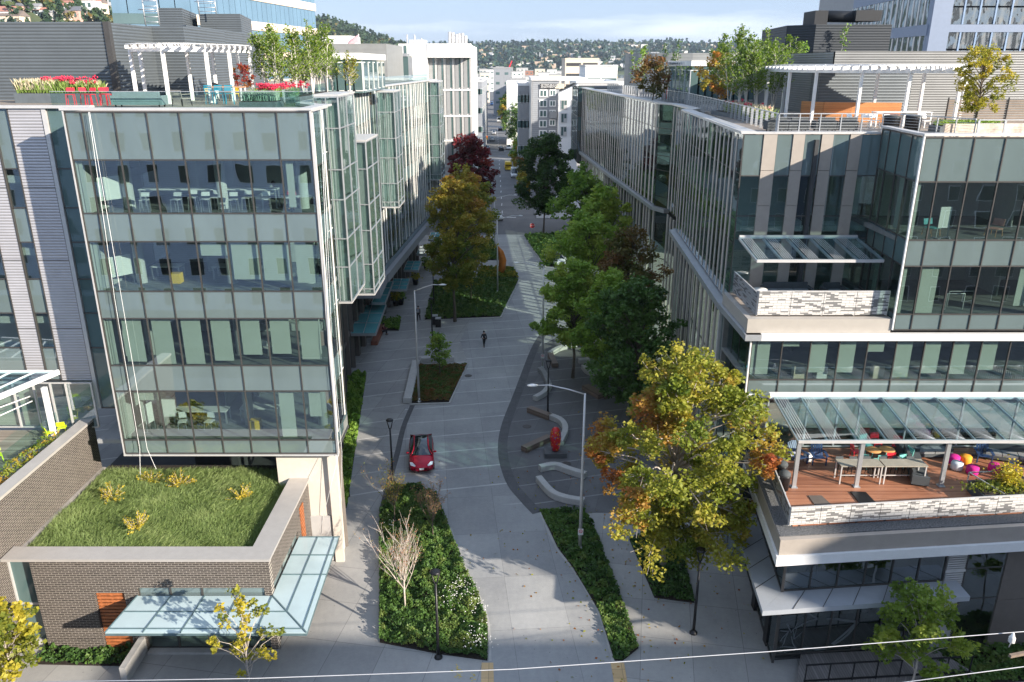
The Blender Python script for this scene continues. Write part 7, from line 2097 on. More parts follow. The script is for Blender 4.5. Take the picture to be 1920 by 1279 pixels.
# overhead wires
def cable(name, label, pts, r, mat, cat='cable'):
    return tag(MB().tube(pts, r, 6).build(name, mat), label, cat)
m_wire = M('wire_sheath', (.50, .51, .54), .5, var=.08)
def wire_pts(px, z): return [G(x, y, z) for x, y in px]
cable('overhead_wire', 'upper white overhead wire crossing the bottom of the view', wire_pts([(-60, 1281), (480, 1272), (960, 1255), (1440, 1222), (1898, 1186), (2000, 1178)], 7), .016, m_wire)
cable('overhead_wire', 'lower white overhead wire cutting the lower right corner', wire_pts([(1500, 1302), (1690, 1280), (1920, 1250), (2000, 1240)], 7), .016, m_wire)
q = G(1898, 1196, 7); t = thing('insulator', 'white ribbed insulator on a wooden arm under the upper wire', 'insulator', tuple(q))
MB().lathe([(.06, 0), (.13, .02), (.10, .07), (.13, .11), (.10, .16), (.13, .2), (.08, .28), (.04, .42)], (q.x, q.y, q.z - .2), 12).build('ceramic_body', m_pl, t)
MB().bar((q.x - .3, q.y - .5, q.z - .45), (q.x + 1.6, q.y + .1, q.z - .6), .12, .12).build('cross_arm', M('pole_wood', (.22, .17, .13), .9, var=.3), t)
MB().tube([(q.x - .05, q.y, q.z - .45), (q.x, q.y, q.z - .2)], .02, 6).build('pin', m_steel, t)
for nm, px, lb in (('access_rope', [(166, 210, 39.7), (215, 560, 39.6), (262, 842, 39.6), (263, 890, 38.6)], 'left one of two white ropes hanging down the left glass front'), ('access_rope', [(168, 210, 39.72), (228, 560, 39.62), (276, 842, 39.62), (293, 880, 38.9)], 'right one of two white ropes hanging down the left glass front'),
                   ('access_rope', [(604, 205, 39.8), (622, 640, 39.7), (641, 848, 39.7), (640, 1000, 39.5)], 'rope hanging at the street corner of the left glass front, outer strand'), ('access_rope', [(601, 205, 39.82), (618, 640, 39.72), (636, 848, 39.72), (596, 1010, 38.5)], 'rope hanging at the street corner of the left glass front, inner strand')):
    cable(nm, lb, [Q(x, y, Y) for x, y, Y in px], .011, m_pl, 'rope')
# timber ramp with black railing, lower right
b = MB(); b.prism([(13.6, 30.2), (22.5, 30.9), (21.4, 32.6), (14.5, 32.2)], .02, .35); t = thing('timber_ramp', 'grey timber ramp with low black rail at the lower right', 'ramp', (17, 31, 0)); b.build('deck', plank_mat('grey_planks', (.13, .12, .115), (.27, .25, .24), 'x', .13), t)
r = MB(); A_, B_ = Vector((14.0, 30.25, .35)), Vector((22.2, 30.85, .35))
for k in range(8): p = A_.lerp(B_, k / 7); MB().bar(p, p + Vector((0, 0, 1.0)), .05, .05, up=(0, 1, 0)).build('rail_post', m_black, t)
MB().bar(A_ + Vector((-.05, 0, 1.03)), B_ + Vector((.05, 0, 1.03)), .06, .06).build('handrail', m_black, t)
MB().bar(A_ + Vector((-.05, 0, .1)), B_ + Vector((.05, 0, .1)), .06, .06).build('toe_rail', m_black, t)

# ---- people
m_skin = M('skin', (.50, .30, .22), .6, var=.05); m_hair = M('dark_hair', (.03, .02, .015), .8, var=.2)
def skinned(name, J, E, Rr, mat, parent, root):
    ks = list(J); ix = {k: i for i, k in enumerate(ks)}
    me = bpy.data.meshes.new(name); me.from_pydata([tuple(J[k]) for k in ks], [(ix[a], ix[b]) for a, b in E], []); me.materials.append(mat)
    o = bpy.data.objects.new(name, me); COL.objects.link(o); o.parent = parent
    md = o.modifiers.new('skin', 'SKIN'); md.use_smooth_shade = True
    for i, k in enumerate(ks):
        sv = me.skin_vertices[0].data[i]; r = Rr[k] if isinstance(Rr[k], tuple) else (Rr[k], Rr[k]); sv.radius = r; sv.use_root = (k == root)
    s_ = o.modifiers.new('sub', 'SUBSURF'); s_.levels = 1; s_.render_levels = 1
    return o
def person(label, loc, rz, pose, top, legs, shoes=m_black, hairm=m_hair, extra=None):
    t = thing('person', label, 'person', loc); J = {}
    sit = pose == 'sit'; walk = pose == 'walk'
    ph = .45 if sit else .93
    J['pelvis'] = Vector((0, 0, ph)); J['waist'] = Vector((0, -.01, ph + .16)); J['chest'] = Vector((0, -.02 if not sit else -.06, ph + .38)); J['neck'] = Vector((0, -.03 if not sit else -.10, ph + .56)); J['head'] = Vector((0, -.05 if not sit else -.13, ph + .66)); J['crown'] = Vector((0, -.05 if not sit else -.13, ph + .76))
    for s, n in ((-1, 'l'), (1, 'r')):
        sw = (.30 if s > 0 else -.30) if walk else 0
        J['sh' + n] = J['chest'] + Vector((s * .17, 0, .08)); J['el' + n] = J['sh' + n] + (Vector((s * .05, -sw * .5, -.27)) if not sit else Vector((s * .05, -.12, -.22))); J['wr' + n] = J['el' + n] + (Vector((0, -sw * .5 - .06, -.24)) if not sit else Vector((-s * .08, -.22, .02)))
        J['ha' + n] = J['wr' + n] + (Vector((0, -.02, -.08)) if not sit else Vector((-s * .02, -.07, -.01)))
        for q in range(4):
            J['f%d%s' % (q, n)] = J['ha' + n] + (Vector((0, -.03 + q * .02, -.075 + abs(q - 1.3) * .008)) if not sit else Vector((-.03 + q * .02, -.075 + abs(q - 1.3) * .008, -.01)))
        J['th' + n] = J['ha' + n] + Vector((-s * .04, -.04, -.01))
        J['hi' + n] = J['pelvis'] + Vector((s * .09, 0, -.06))
        if sit: J['kn' + n] = J['hi' + n] + Vector((s * .03, -.42, .02)); J['an' + n] = J['kn' + n] + Vector((0, .02, -.33))
        else: J['kn' + n] = J['hi' + n] + Vector((s * .01, sw * .45 - .04, -.40)); J['an' + n] = J['kn' + n] + Vector((0, sw * .55 + .03, -.40))
        J['to' + n] = J['an' + n] + Vector((s * .02, -.15, -.05))
    Rr = dict(pelvis=(.15, .11), waist=(.13, .10), chest=(.16, .11), neck=.055, head=(.085, .10), crown=(.07, .08))
    E = [('pelvis', 'waist'), ('waist', 'chest'), ('chest', 'neck'), ('neck', 'head'), ('head', 'crown')]
    for n in 'lr':
        Rr.update({'sh' + n: .065, 'el' + n: .045, 'wr' + n: .03, 'ha' + n: (.035, .022), 'hi' + n: .095, 'kn' + n: .06, 'an' + n: .042, 'to' + n: .04, 'th' + n: .010}); E += [('chest', 'sh' + n), ('sh' + n, 'el' + n), ('el' + n, 'wr' + n), ('wr' + n, 'ha' + n), ('ha' + n, 'th' + n), ('pelvis', 'hi' + n), ('hi' + n, 'kn' + n), ('kn' + n, 'an' + n), ('an' + n, 'to' + n)]
        for q in range(4): Rr['f%d%s' % (q, n)] = .009; E.append(('ha' + n, 'f%d%s' % (q, n)))
    body = skinned('body', J, E, Rr, m_skin, t, 'pelvis')
    def sub(names, ed, k, nm, mat, root):
        JJ = {a: J[a] for a in names}; RR = {a: tuple(v + k for v in (Rr[a] if isinstance(Rr[a], tuple) else (Rr[a], Rr[a]))) for a in names}
        return skinned(nm, JJ, ed, RR, mat, t, root)
    J['wrl2'] = J['wrl']; up = ['waist', 'chest', 'shl', 'ell', 'wrl', 'shr', 'elr', 'wrr', 'pelvis']
    sub(up, [('pelvis', 'waist'), ('waist', 'chest'), ('chest', 'shl'), ('shl', 'ell'), ('ell', 'wrl'), ('chest', 'shr'), ('shr', 'elr'), ('elr', 'wrr')], .018, 'jacket', top, 'waist')
    sub(['pelvis', 'hil', 'knl', 'anl', 'hir', 'knr', 'anr'], [('pelvis', 'hil'), ('hil', 'knl'), ('knl', 'anl'), ('pelvis', 'hir'), ('hir', 'knr'), ('knr', 'anr')], .02, 'trousers', legs, 'pelvis')
    for n in 'lr':
        a, b_ = J['an' + n], J['to' + n]; MBs = MB(); MBs.tube([a + Vector((0, .07, -.06)), a + Vector((0, -.03, -.04)), b_ + Vector((0, -.03, -.01))], [.04, .05, .035], 8); o = MBs.build('shoe', shoes, t, loc=(0, 0, 0)); o.location = (0, 0, 0)
    hc = (J['head'] + J['crown']) / 2 + Vector((0, .02, .03)); h = MB(); h.lathe([(.03, -.09), (.095, -.05), (.105, .02), (.085, .08), (.03, .11)], tuple(hc), 12, sy=1.1); o = h.build('hair', hairm, t, loc=(0, 0, 0)); o.location = (0, 0, 0)
    f = MB(); fy = hc.y - .12
    f.bar((0, fy + .005, hc.z - .02), (0, fy - .02, hc.z - .065), .025, .03); o = f.build('nose', m_skin, body, loc=(0, 0, 0)); o.location = (0, 0, 0)
    for s in (-1, 1):
        ey = MB(); ey.lathe([(.004, -.008), (.011, 0), (.004, .008)], (s * .035, fy + .012, hc.z - .02), 6); o = ey.build('eye', m_black, body, loc=(0, 0, 0)); o.location = (0, 0, 0)
        ea = MB(); ea.lathe([(.01, -.03), (.02, 0), (.01, .03)], (s * .10, hc.y - .02, hc.z - .035), 6); o = ea.build('ear', m_skin, body, loc=(0, 0, 0)); o.location = (0, 0, 0)
    mo = MB(); mo.box(-.025, fy + .008, hc.z - .10, .025, fy + .018, hc.z - .09); o = mo.build('mouth', M('lip', (.35, .12, .1), .6), body, loc=(0, 0, 0)); o.location = (0, 0, 0)
    if extra == 'pack': bp = MB(); bp.box(-.15, .11, ph + .12, .15, .26, ph + .5); o = bp.build('backpack', M('pack_cloth', (.35, .36, .38), .9), t, loc=(0, 0, 0)); o.location = (0, 0, 0)
    t.rotation_euler = (0, 0, rz)
    return t
m_suit = M('dark_suit', (.015, .017, .022), .8, var=.2); m_jean = M('denim', (.06, .08, .13), .85, var=.2)
c = G(908, 650); person('person in a dark suit walking across the middle of the lane', (c.x, c.y, .01), R(200), 'walk', m_suit, m_suit)
c = G(785, 601); person('person in dark clothes walking away with a grey backpack under the left canopies', (c.x, c.y, .01), R(175), 'walk', m_suit, m_suit, extra='pack')
c = G(720, 627); person('person in dark clothes sitting at the timber bench below the left canopies', (c.x - .1, c.y, .02), R(80), 'sit', M('maroon_top', (.15, .03, .04), .8), m_suit)

# ---- chairs, stools, tables: one of each, then copies
def chair_proto(name, cat, mat, leg, sw=.45, sh=.45, bh=.85, group=None, arms=False, slat=False, loc=(0, 0, 0), label='chair'):
    t = thing(name, label, cat, (0, 0, 0), group)
    MB().box(-sw / 2, -sw / 2, sh - .03, sw / 2, sw / 2, sh).build('seat', mat, t)
    b = MB()
    if slat:
        for k in range(3): b.bar((-sw / 2, sw / 2 + .02 + k * .02, sh + .18 + k * .11), (sw / 2, sw / 2 + .02 + k * .02, sh + .18 + k * .11), .02, .08)
        for s in (-1, 1): b.bar((s * sw / 2, sw / 2, sh - .02), (s * sw / 2, sw / 2 + .08, bh), .03, .03, up=(0, 1, 0))
    else: b.slab((-sw / 2, sw / 2 - .02, sh + .12), (sw / 2, sw / 2 - .02, sh + .12), (sw / 2, sw / 2 + .06, bh), (-sw / 2, sw / 2 + .06, bh), .03)
    b.build('backrest', mat, t)
    for sx in (-1, 1):
        for sy in (-1, 1): MB().bar((sx * (sw / 2 - .03), sy * (sw / 2 - .03), sh - .03), (sx * (sw / 2), sy * (sw / 2 + .02), 0), .03, .03, up=(0, 1, 0)).build('leg', leg, t)
        if arms: MB().box(sx * sw / 2 - .03, -sw / 2, sh + .2, sx * sw / 2 + .03, sw / 2, sh + .23).build('armrest', mat, t)
    return t
def place(proto_args, items, group):
    p = None
    for i, (loc, rz, lb) in enumerate(items):
        if p is None:
            p = chair_proto(*proto_args[0], **proto_args[1]); p.location = loc; p.rotation_euler = (0, 0, rz); p['label'] = lb; p['group'] = group
        else: copy_thing(p, loc, rz, lb)
def on(x, y, z): v = G(x, y, z); return (v.x, v.y, z)
DZ = 7.955
# terrace on the right: cafe chairs
place((('cafe_chair', 'chair', m_red, m_red), dict(slat=True, sw=.46, bh=.9)), [(on(1604, 860, DZ), R(90), 'red slatted chair left of the orange tables behind the white post'), (on(1641, 842, DZ), R(5), 'red slatted chair behind the left orange table'), (on(1679, 848, DZ), R(-30), 'red slatted chair at the right end of the orange tables'),
       (on(1661, 872, DZ), R(185), 'red slatted chair in front between the orange tables'), (on(1622, 833, DZ), R(0), 'red slatted chair in the rear row near the glass doors')], 'red slatted chairs on the terrace')
place((('cafe_chair', 'chair', m_aqua, m_aqua), dict(slat=True, sw=.46, bh=.9)), [(on(1617, 875, DZ), R(150), 'aqua slatted chair front left of the orange tables'), (on(1646, 877, DZ), R(180), 'aqua slatted chair in front of the left orange table'), (on(1680, 876, DZ), R(200), 'aqua slatted chair front right, beside the red one'),
       (on(1695, 868, DZ), R(-75), 'aqua slatted chair at the right side of the right orange table'), (on(1622, 846, DZ), R(20), 'aqua slatted chair behind the left orange table next to the post'), (on(1604, 834, DZ), R(0), 'aqua slatted chair in the rear row near the glass doors')], 'aqua slatted chairs on the terrace')
for x, y, lb in ((1633, 852, 'left of the two round orange tables on the terrace'), (1659, 851, 'right of the two round orange tables on the terrace')):
    q = on(x, y + 14, DZ); t = thing('round_table', lb, 'table', q, 'round orange tables'); MB().lathe([(.02, 0), (.40, 0), (.42, .02), (.40, .04)], (q[0], q[1], q[2] + .70), 24, sx=1.0).build('table_top', M('table_orange', (.62, .30, .10), .5), t); MB().tube([(q[0], q[1], q[2]), (q[0], q[1], q[2] + .7)], .04, 8).build('pedestal', m_aqua, t); MB().lathe([(.25, 0), (.24, .02), (.04, .04)], q, 12).build('foot', m_aqua, t)
for x0, lb in ((16.75, 'left of the two long bar tables on the terrace'), (19.0, 'right of the two long bar tables on the terrace')):
    t = thing('bar_table', lb, 'table', (x0 + 1.1, 36, DZ), 'long bar tables'); y0 = 35.75
    MB().box(x0, y0, DZ + 1.0, x0 + 2.18, y0 + .8, DZ + 1.05).build('table_top', M('table_stone', (.36, .33, .27), .6), t)
    for dx in (.05, 2.1):
        for dy in (.05, .72): MB().box(x0 + dx - .03, y0 + dy - .03, DZ, x0 + dx + .03, y0 + dy + .03, DZ + 1.0).build('leg', m_alu, t)
    MB().box(x0 + .08, y0 + .37, DZ + .3, x0 + 2.07, y0 + .41, DZ + .34).build('stretcher', m_alu, t)
place((('bar_stool', 'bar stool', m_char, m_black), dict(sw=.40, sh=.72, bh=.95)), [((17.15 + .72 * k + (.1 if k > 2 else 0), 36.75, DZ), R(0), '%s dark bar stool tucked under the bar tables' % w_) for k, w_ in enumerate(('first from left', 'second from left', 'third from left', 'fourth from left', 'fifth from left', 'last on the right'))], 'dark stools at the bar tables')
def adirondack(label, loc, rz, m1, name='lounge_chair'):
    t = thing(name, label, 'lounge chair', (0, 0, 0), 'slatted garden lounge chairs')
    b = MB()
    for k in range(5): b.slab((-.3 + k * .125, .28, .32), (-.19 + k * .125, .28, .32), (-.2 + k * .125, .68, 1.0 + .03 * (2 - abs(k - 2))), (-.29 + k * .125, .68, 1.0 + .03 * (2 - abs(k - 2))), .025)
    b.build('backrest', m1, t); b = MB()
    for k in range(6): b.box(-.3, -.3 + k * .105, .40 - k * .022, .3, -.21 + k * .105, .425 - k * .022)
    b.build('seat', m1, t)
    for s in (-1, 1):
        MB().box(s * .30, -.34, .56, s * .44, .42, .59).build('armrest', m1, t); MB().box(s * .32, -.3, 0, s * .38, -.22, .559).build('leg', m1, t); MB().bar((s * .34, .0, .3), (s * .34, .62, .02), .05, .1).build('leg', m1, t)
    t.location = loc; t.rotation_euler = (0, 0, rz); return t
adirondack('dark navy garden lounge chair nearest the left end post, pale cushion', on(1497, 868, DZ), R(25), m_navy2); adirondack('dark navy garden lounge chair right of the white round side table', on(1533, 868, DZ), R(-5), m_navy2)
adirondack('navy garden lounge chair beside the grey sofa, under the canopy', on(1842, 865, DZ), R(-15), m_navy2); adirondack('navy garden lounge chair facing away behind the yellow planter shrub', on(1893, 893, DZ), R(-150), m_navy2)
q = on(1514, 865, DZ); tag(MB().lathe([(.2, 0), (.26, .2), (.24, .44), (.05, .46)], q, 16).build('side_table', m_pl), 'small white round side table between two navy lounge chairs', 'side table')
for x, y, m_, lb in ((1787, 868, m_mag, 'magenta cube pouf behind the white one'), (1809, 868, m_orc, 'orange cube pouf between the magenta and white ones'), (1793, 880, m_wcl, 'white cube pouf in front of the magenta and orange ones'), (1822, 888, m_mag, 'magenta cube pouf in front of the orange one'), (1863, 884, m_mag, 'magenta cube pouf standing apart on the right'), (1733, 820, m_mag, 'magenta cube pouf at the back by the windows'), (1751, 822, m_orc, 'orange cube pouf at the back by the windows')):
    q = on(x, y, DZ); b = MB(); b.lathe([(.27, 0), (.31, .06), (.31, .38), (.27, .44), (.02, .45)], (0, 0, 0), 8); b.xf(q[0], q[1], q[2], R(22.5 + x % 7)); tag(b.build('pouf', m_), lb, 'pouf', 'cube poufs on the terrace')
def sofa(label, loc, rz, Ls, mat, name='outdoor_sofa', base=m_char, arms=True):
    t = thing(name, label, 'sofa', (0, 0, 0)); MB().box(-Ls / 2, -.4, .12, Ls / 2, .4, .30).build('frame', base, t); n_ = max(1, round(Ls / .8))
    for k in range(n_): MB().box(-Ls / 2 + Ls * k / n_ + .02, -.38, .305, -Ls / 2 + Ls * (k + 1) / n_ - .02, .25, .44).build('cushion', mat, t)
    MB().box(-Ls / 2, .26, .31, Ls / 2, .42, .80).build('backrest', base, t)
    if arms:
        for s in (-1, 1): MB().box(s * Ls / 2, -.4, .12, s * (Ls / 2 + .12), .42, .6).build('armrest', base, t)
    for sx in (-1, 1):
        for sy in (-.34, .34): MB().box(sx * (Ls / 2 - .08) - .03, sy - .03, 0, sx * (Ls / 2 - .08) + .03, sy + .03, .119).build('leg', m_black, t)
    t.location = loc; t.rotation_euler = (0, 0, rz); return t
m_cush = M('grey_cushion', (.24, .25, .25), .9, var=.12)
sofa('long dark sofa running towards us beside the poufs', (21.3, 37.1, DZ), R(72), 3.2, m_char); sofa('dark sofa with grey seat along the terrace windows', (22.6, 38.9, DZ), R(2), 2.6, m_cush)
sofa('dark sofa at the right edge of the terrace', (27.0, 38.4, DZ), R(-20), 2.4, m_cush)
for i, (x, y) in enumerate(((1459, 872), (1463, 886), (1468, 905))):
    q = on(x, y + 12, DZ); t = thing('waste_bin', ('rear', 'middle', 'front')[i] + 'most of three black domed bins in the left corner of the terrace', 'bin', q, 'black domed bins on the terrace'); MB().lathe([(.26, 0), (.30, .75), (.31, .8)], q, 16).build('body', m_black, t); MB().lathe([(.31, .81), (.29, .93), (.18, 1.02), (.03, 1.05)], q, 16).build('lid', m_char, t)
q0 = [on(x, y, DZ) for x, y in ((1594, 923), (1623, 924), (1646, 948), (1614, 948))]; b = MB(); b.slab(*[(a[0], a[1], a[2] + .03) for a in q0], .05); tag(b.build('roof_hatch', m_black), 'shiny black hatch lying on the terrace deck', 'hatch')
q0 = [on(x, y, DZ) for x, y in ((1515, 930), (1540, 930), (1562, 950), (1530, 951))]; b = MB(); b.slab(*[(a[0], a[1], a[2] + .02) for a in q0], .03); tag(b.build('floor_mat', M('brown_mat', (.12, .10, .085), .9)), 'dark brown floor mat on the terrace deck near the screen', 'mat')
t = thing('corner_planter', 'dark planter with yellow-green shrub and grey edge at the right of the terrace', 'planter', (24.6, 34.3, DZ)); b = MB(); b.prism([(22.9, 33.6), (27, 34.0), (27, 35.6), (23.0, 35.2)], DZ, DZ + .55); b.build('trough', M('planter_dark', (.07, .08, .09), .6), t)
b = MB(); b.prism([(23.0, 33.75), (27, 34.15), (27, 35.5), (23.1, 35.1)], DZ + .551, DZ + .6); b.build('soil', m_soil, t)
b = MB(); b.bar((22.95, 35.2, DZ + 1.0), (23.9, 33.7, DZ + .65), .05, .05); b.bar((22.95, 35.2, DZ + 1.0), (24.2, 35.3, DZ + 1.0), .05, .05); b.bar((22.95, 35.2, DZ + .5), (22.95, 35.2, DZ + 1.0), .05, .05); b.build('guard_bar', m_steel, t)
rn = np.random.default_rng(5); pts = np.concatenate([np.array([24.6, 34.6, DZ + 1.15]) + rn.normal(0, .33, (900, 3)), np.array([24.0, 34.3, DZ + .72]) + rn.normal(0, 1, (900, 3)) * np.array([.8, .25, .07])]); leaves('foliage', pts, .12, np.concatenate([rn.uniform(.3, 1, 900), rn.uniform(0, .2, 900)]), LG['gold'], parent=t, seed=6)
# balcony furniture
sofa('grey cushioned sofa behind the pale balcony screen', (16.0, 44.4, BF), R(0), 2.6, m_cush); sofa('short grey sofa at the right of the balcony', (18.7, 44.3, BF), R(5), 1.0, m_cush)
q = (14.2, 43.6, BF); t = thing('side_table', 'small pale round table at the left of the balcony', 'side table', q); MB().lathe([(.4, 0), (.4, .04)], (q[0], q[1], q[2] + .66), 16).build('table_top', m_pl, t); MB().tube([q, (q[0], q[1], q[2] + .66)], .04, 8).build('pedestal', m_black, t)
# ---- left roof terrace furniture
LZ = RZ
place((('roof_stool', 'stool chair', m_red, m_red), dict(sw=.42, sh=.62, bh=.95)), [(tuple(Vector((Q(x, 190, 46.5).x, Y, LZ))), R(a), lb) for x, Y, a, lb in ((146, 45.8, 15, 'red roof stool furthest left by the grass planter'), (164, 46.4, 60, 'red roof stool second from the left'), (181, 45.9, -20, 'red roof stool third from the left, turned'), (192, 46.8, 10, 'red roof stool behind the third one'), (205, 46.2, 70, 'red roof stool nearest the grey sofa'))], 'red stools on the left roof')
x0 = Q(217, 190, 44.5).x; sofa('grey slat-backed roof sofa seen from behind', (x0 + 1.25, 44.6, LZ), R(180), 2.5, m_cush, base=M('slate_frame', (.20, .25, .27), .6))
t = chair_proto('slatted_armchair', 'armchair', M('weathered_slat', (.30, .27, .24), .7), m_black, sw=.7, sh=.42, bh=.8, slat=True, arms=True, label='weathered slatted roof armchair right of the grey sofa'); t.location = (Q(341, 190, 45.5).x, 45.5, LZ); t.rotation_euler = (0, 0, R(160))
def long_table(name, label, x0, x1, y0, y1, z0, h, top, leg):
    t = thing(name, label, 'table', ((x0 + x1) / 2, (y0 + y1) / 2, z0)); MB().box(x0, y0, z0 + h - .05, x1, y1, z0 + h).build('table_top', top, t)
    for x in (x0 + .06, x1 - .06):
        for y in (y0 + .06, y1 - .06): MB().box(x - .035, y - .035, z0, x + .035, y + .035, z0 + h - .05).build('leg', leg, t)
    return t
m_ww = M('warm_wood', (.52, .28, .14), .6, var=.2)
xa = Q(388, 180, 48).x; xb = Q(452, 180, 48).x; long_table('roof_table', 'long warm-wood table with white legs on the left roof', xa, xb, 48.2, 49.1, LZ, .95, m_ww, m_white)
place((('roof_chair', 'chair', m_teal2, m_teal2), dict(sw=.44, sh=.62, bh=.95, slat=True)), [((xa + .35 + .55 * k, 47.6, LZ), R(180 + 8 * k), lb) for k, lb in enumerate(('left teal chair at the warm-wood roof table', 'middle teal chair at the warm-wood roof table', 'right teal chair at the warm-wood roof table'))], 'teal chairs on the left roof')
place((('roof_chair', 'chair', m_yel, m_yel), dict(sw=.42, sh=.45, bh=.8)), [((Q(389, 160, 52).x, 52, LZ), R(20), 'yellow chair left of the dark grill on the left roof'), ((Q(437, 160, 52).x, 52, LZ), R(-20), 'yellow chair right of the dark grill on the left roof')], 'yellow chairs on the left roof')
# planters on the left roof
def planter(name, label, poly, z0, h, mat, top=.0):
    t = thing(name, label, 'planter', (sum(p[0] for p in poly) / len(poly), sum(p[1] for p in poly) / len(poly), z0)); MB().prism(poly, z0, z0 + h).build('trough', mat, t)
    cx_ = sum(p[0] for p in poly) / len(poly); cy_ = sum(p[1] for p in poly) / len(poly)
    MB().prism([((p[0] - cx_) * .92 + cx_, (p[1] - cy_) * .8 + cy_) for p in poly], z0 + h + .002, z0 + h + .04).build('soil', m_soil, t)
    return t
def plumes(parent, box, z, n, h, seed, cols=('straw',), mat=None, name='ornamental_grass', rad=.02):
    rn = np.random.default_rng(seed); b = MB()
    for k in range(n):
        x, y = rn.uniform(box[0], box[1]), rn.uniform(box[2], box[3]); hh = h * rn.uniform(.6, 1.1); dx, dy = rn.normal(0, .22 * h), rn.normal(0, .15 * h)
        p0 = Vector((x, y, z)); p1 = p0 + Vector((dx * .4, dy * .4, hh * .65)); p2 = p0 + Vector((dx, dy, hh))
        a = rn.uniform(0, PI); s = Vector((math.cos(a), math.sin(a), 0)) * rad
        b.add([p0 - s * .5, p0 + s * .5, p1 + s, p2, p1 - s], [(0, 1, 2, 3, 4)])
    o = b.build(name, mat, parent); o['kind'] = 'stuff'; return o
m_straw = M('straw_plume', (.62, .54, .38), .9, var=.15); m_grs = M('fresh_grass', (.20, .30, .06), .8, var=.3)
X = lambda x, Y: Q(x, 190, Y).x
t = planter('roof_planter', 'dark planter with pale plumed grass and red flowers against the charcoal penthouse', [(X(28, 49), 49), (X(190, 49), 49), (X(188, 49), 50.4), (X(26, 49), 50.4)], LZ, .55, M('zinc_planter', (.11, .13, .145), .6))
plumes(t, (X(30, 49), X(185, 49), 49.1, 50.2), LZ + .55, 1500, .75, 1, mat=m_grs); plumes(t, (X(28, 49), X(100, 49), 49.1, 50.2), LZ + .75, 700, .65, 2, mat=m_straw); plumes(t, (X(120, 49), X(185, 49), 49.3, 50.2), LZ + .8, 350, .5, 3, mat=m_straw)
def bloom(parent, box, z, n, seed, mat, r=.05, name='flower_cluster'):
    rn = np.random.default_rng(seed); b = MB(); nc = max(3, n // 10); cs = [(rn.uniform(box[0], box[1]), rn.uniform(box[2], box[3]), z + rn.uniform(-.15, .2)) for _ in range(nc)]
    for k in range(n):
        c = cs[k % nc]; x, y, zz = c[0] + rn.normal(0, .09), c[1] + rn.normal(0, .07), c[2] + rn.normal(0, .05); q = r * rn.uniform(.6, 1.3)
        b.add([(x, y, zz + q), (x + q, y, zz), (x, y + q, zz), (x - q, y, zz), (x, y - q, zz), (x, y, zz - q)], [(0, 1, 2), (0, 2, 3), (0, 3, 4), (0, 4, 1), (5, 2, 1), (5, 3, 2), (5, 4, 3), (5, 1, 4)])
    o = b.build(name, mat, parent); o['kind'] = 'stuff'; return o
bloom(t, (X(70, 49), X(183, 49), 49.1, 50), LZ + 1.25, 420, 4, mfr)
t = planter('roof_planter', 'planter with blue-green grass tufts at the front corner of the left roof', [(X(452, 44), 43.6), (X(520, 44), 43.6), (X(520, 44), 45.2), (X(452, 44), 45.2)], LZ, .3, M('zinc_planter', (.11, .13, .145), .6))
plumes(t, (X(455, 44), X(515, 44), 43.8, 45), LZ + .3, 1300, .55, 5, mat=M('blue_fescue', (.24, .34, .27), .8, var=.2))
t = planter('roof_planter', 'long planter with red flowers before the birches on the left roof', [(X(478, 50), 50), (X(560, 50), 50), (X(625, 58), 60), (X(610, 58), 62), (X(470, 52), 52)], LZ, .3, M('zinc_planter', (.11, .13, .145), .6))
plumes(t, (X(480, 51), X(560, 51), 50.2, 52), LZ + .3, 700, .55, 6, mat=m_grs); bloom(t, (X(482, 50), X(534, 50), 50.0, 51.2), LZ + .85, 420, 7, mfr); bloom(t, (X(535, 54), X(580, 54), 53, 56), LZ + .9, 160, 8, mfr)
t = thing('glass_railing', 'clear glass railing along the front of the left roof', 'railing', (X(400, 43), 43.5, LZ)); MB().box(X(95, 43.5), 43.55, LZ, X(588, 43.5), 43.57, LZ + .82).build('glass_panel', G_CLEAR, t); MB().box(X(95, 43.5), 43.53, LZ + .82, X(588, 43.5), 43.59, LZ + .85).build('handrail', m_steel, t)
t = thing('grill', 'round dark kettle grill on the left roof', 'grill', (X(403, 52.5), 52.5, LZ)); MB().lathe([(.05, .6), (.3, .7), (.36, .85), (.32, 1.0), (.05, 1.1)], (X(403, 52.5), 52.5, LZ), 16).build('kettle', m_black, t)
for k in range(3): a = 2 * PI * k / 3; MB().bar((X(403, 52.5), 52.5, LZ + .7), (X(403, 52.5) + .3 * math.cos(a), 52.5 + .3 * math.sin(a), LZ), .03, .03, up=(0, 1, 0)).build('leg', m_black, t)
t = thing('vent_pipe', 'white cowled vent pipe standing beside the brick terrace wall on the grass roof', 'vent pipe', (-24.4, 41.2, 5.0)); q = G(168, 880, 5.3); MB().tube([(q.x, q.y, 5), (q.x, q.y, 5.95)], .09, 10).build('pipe', m_pl, t); MB().lathe([(.1, 0), (.17, .04), (.17, .12), (.1, .16)], (q.x, q.y, 5.95), 12).build('cowl', m_pl, t)

# ---- left low terrace (under the striped canopy)
place((('terrace_chair', 'chair', m_lime, m_lime), dict(sw=.44, sh=.45, bh=.85)), [((-26.9 + .1, 41.4, 7.74), R(140), 'lime chair by the glass door of the left terrace'), ((-28.1, 38.6, 7.74), R(40), 'lime chair on the deck beside the white post of the left terrace'), ((-25.95 - .5, 42.1, 7.74), R(200), 'lime chair in the corner of the left terrace')], 'lime chairs on the left terrace')
tag(MB().box(-30.6, 38.4, 7.73, -29.7, 39.4, 8.35).build('wicker_box', M('wicker', (.25, .18, .15), .9, var=.3)), 'brown wicker chair block behind the left canopy post', 'wicker chair')
b = bed('terrace_planting', 'straw and green planting along the brick terrace wall', [(-27.0, 30.2), (-25.6, 30.2), (-25.6, 41), (-27.0, 41)], .6, 180, LG['amber'], .12, (.1, .8), 95, z=7.9, soil=False)

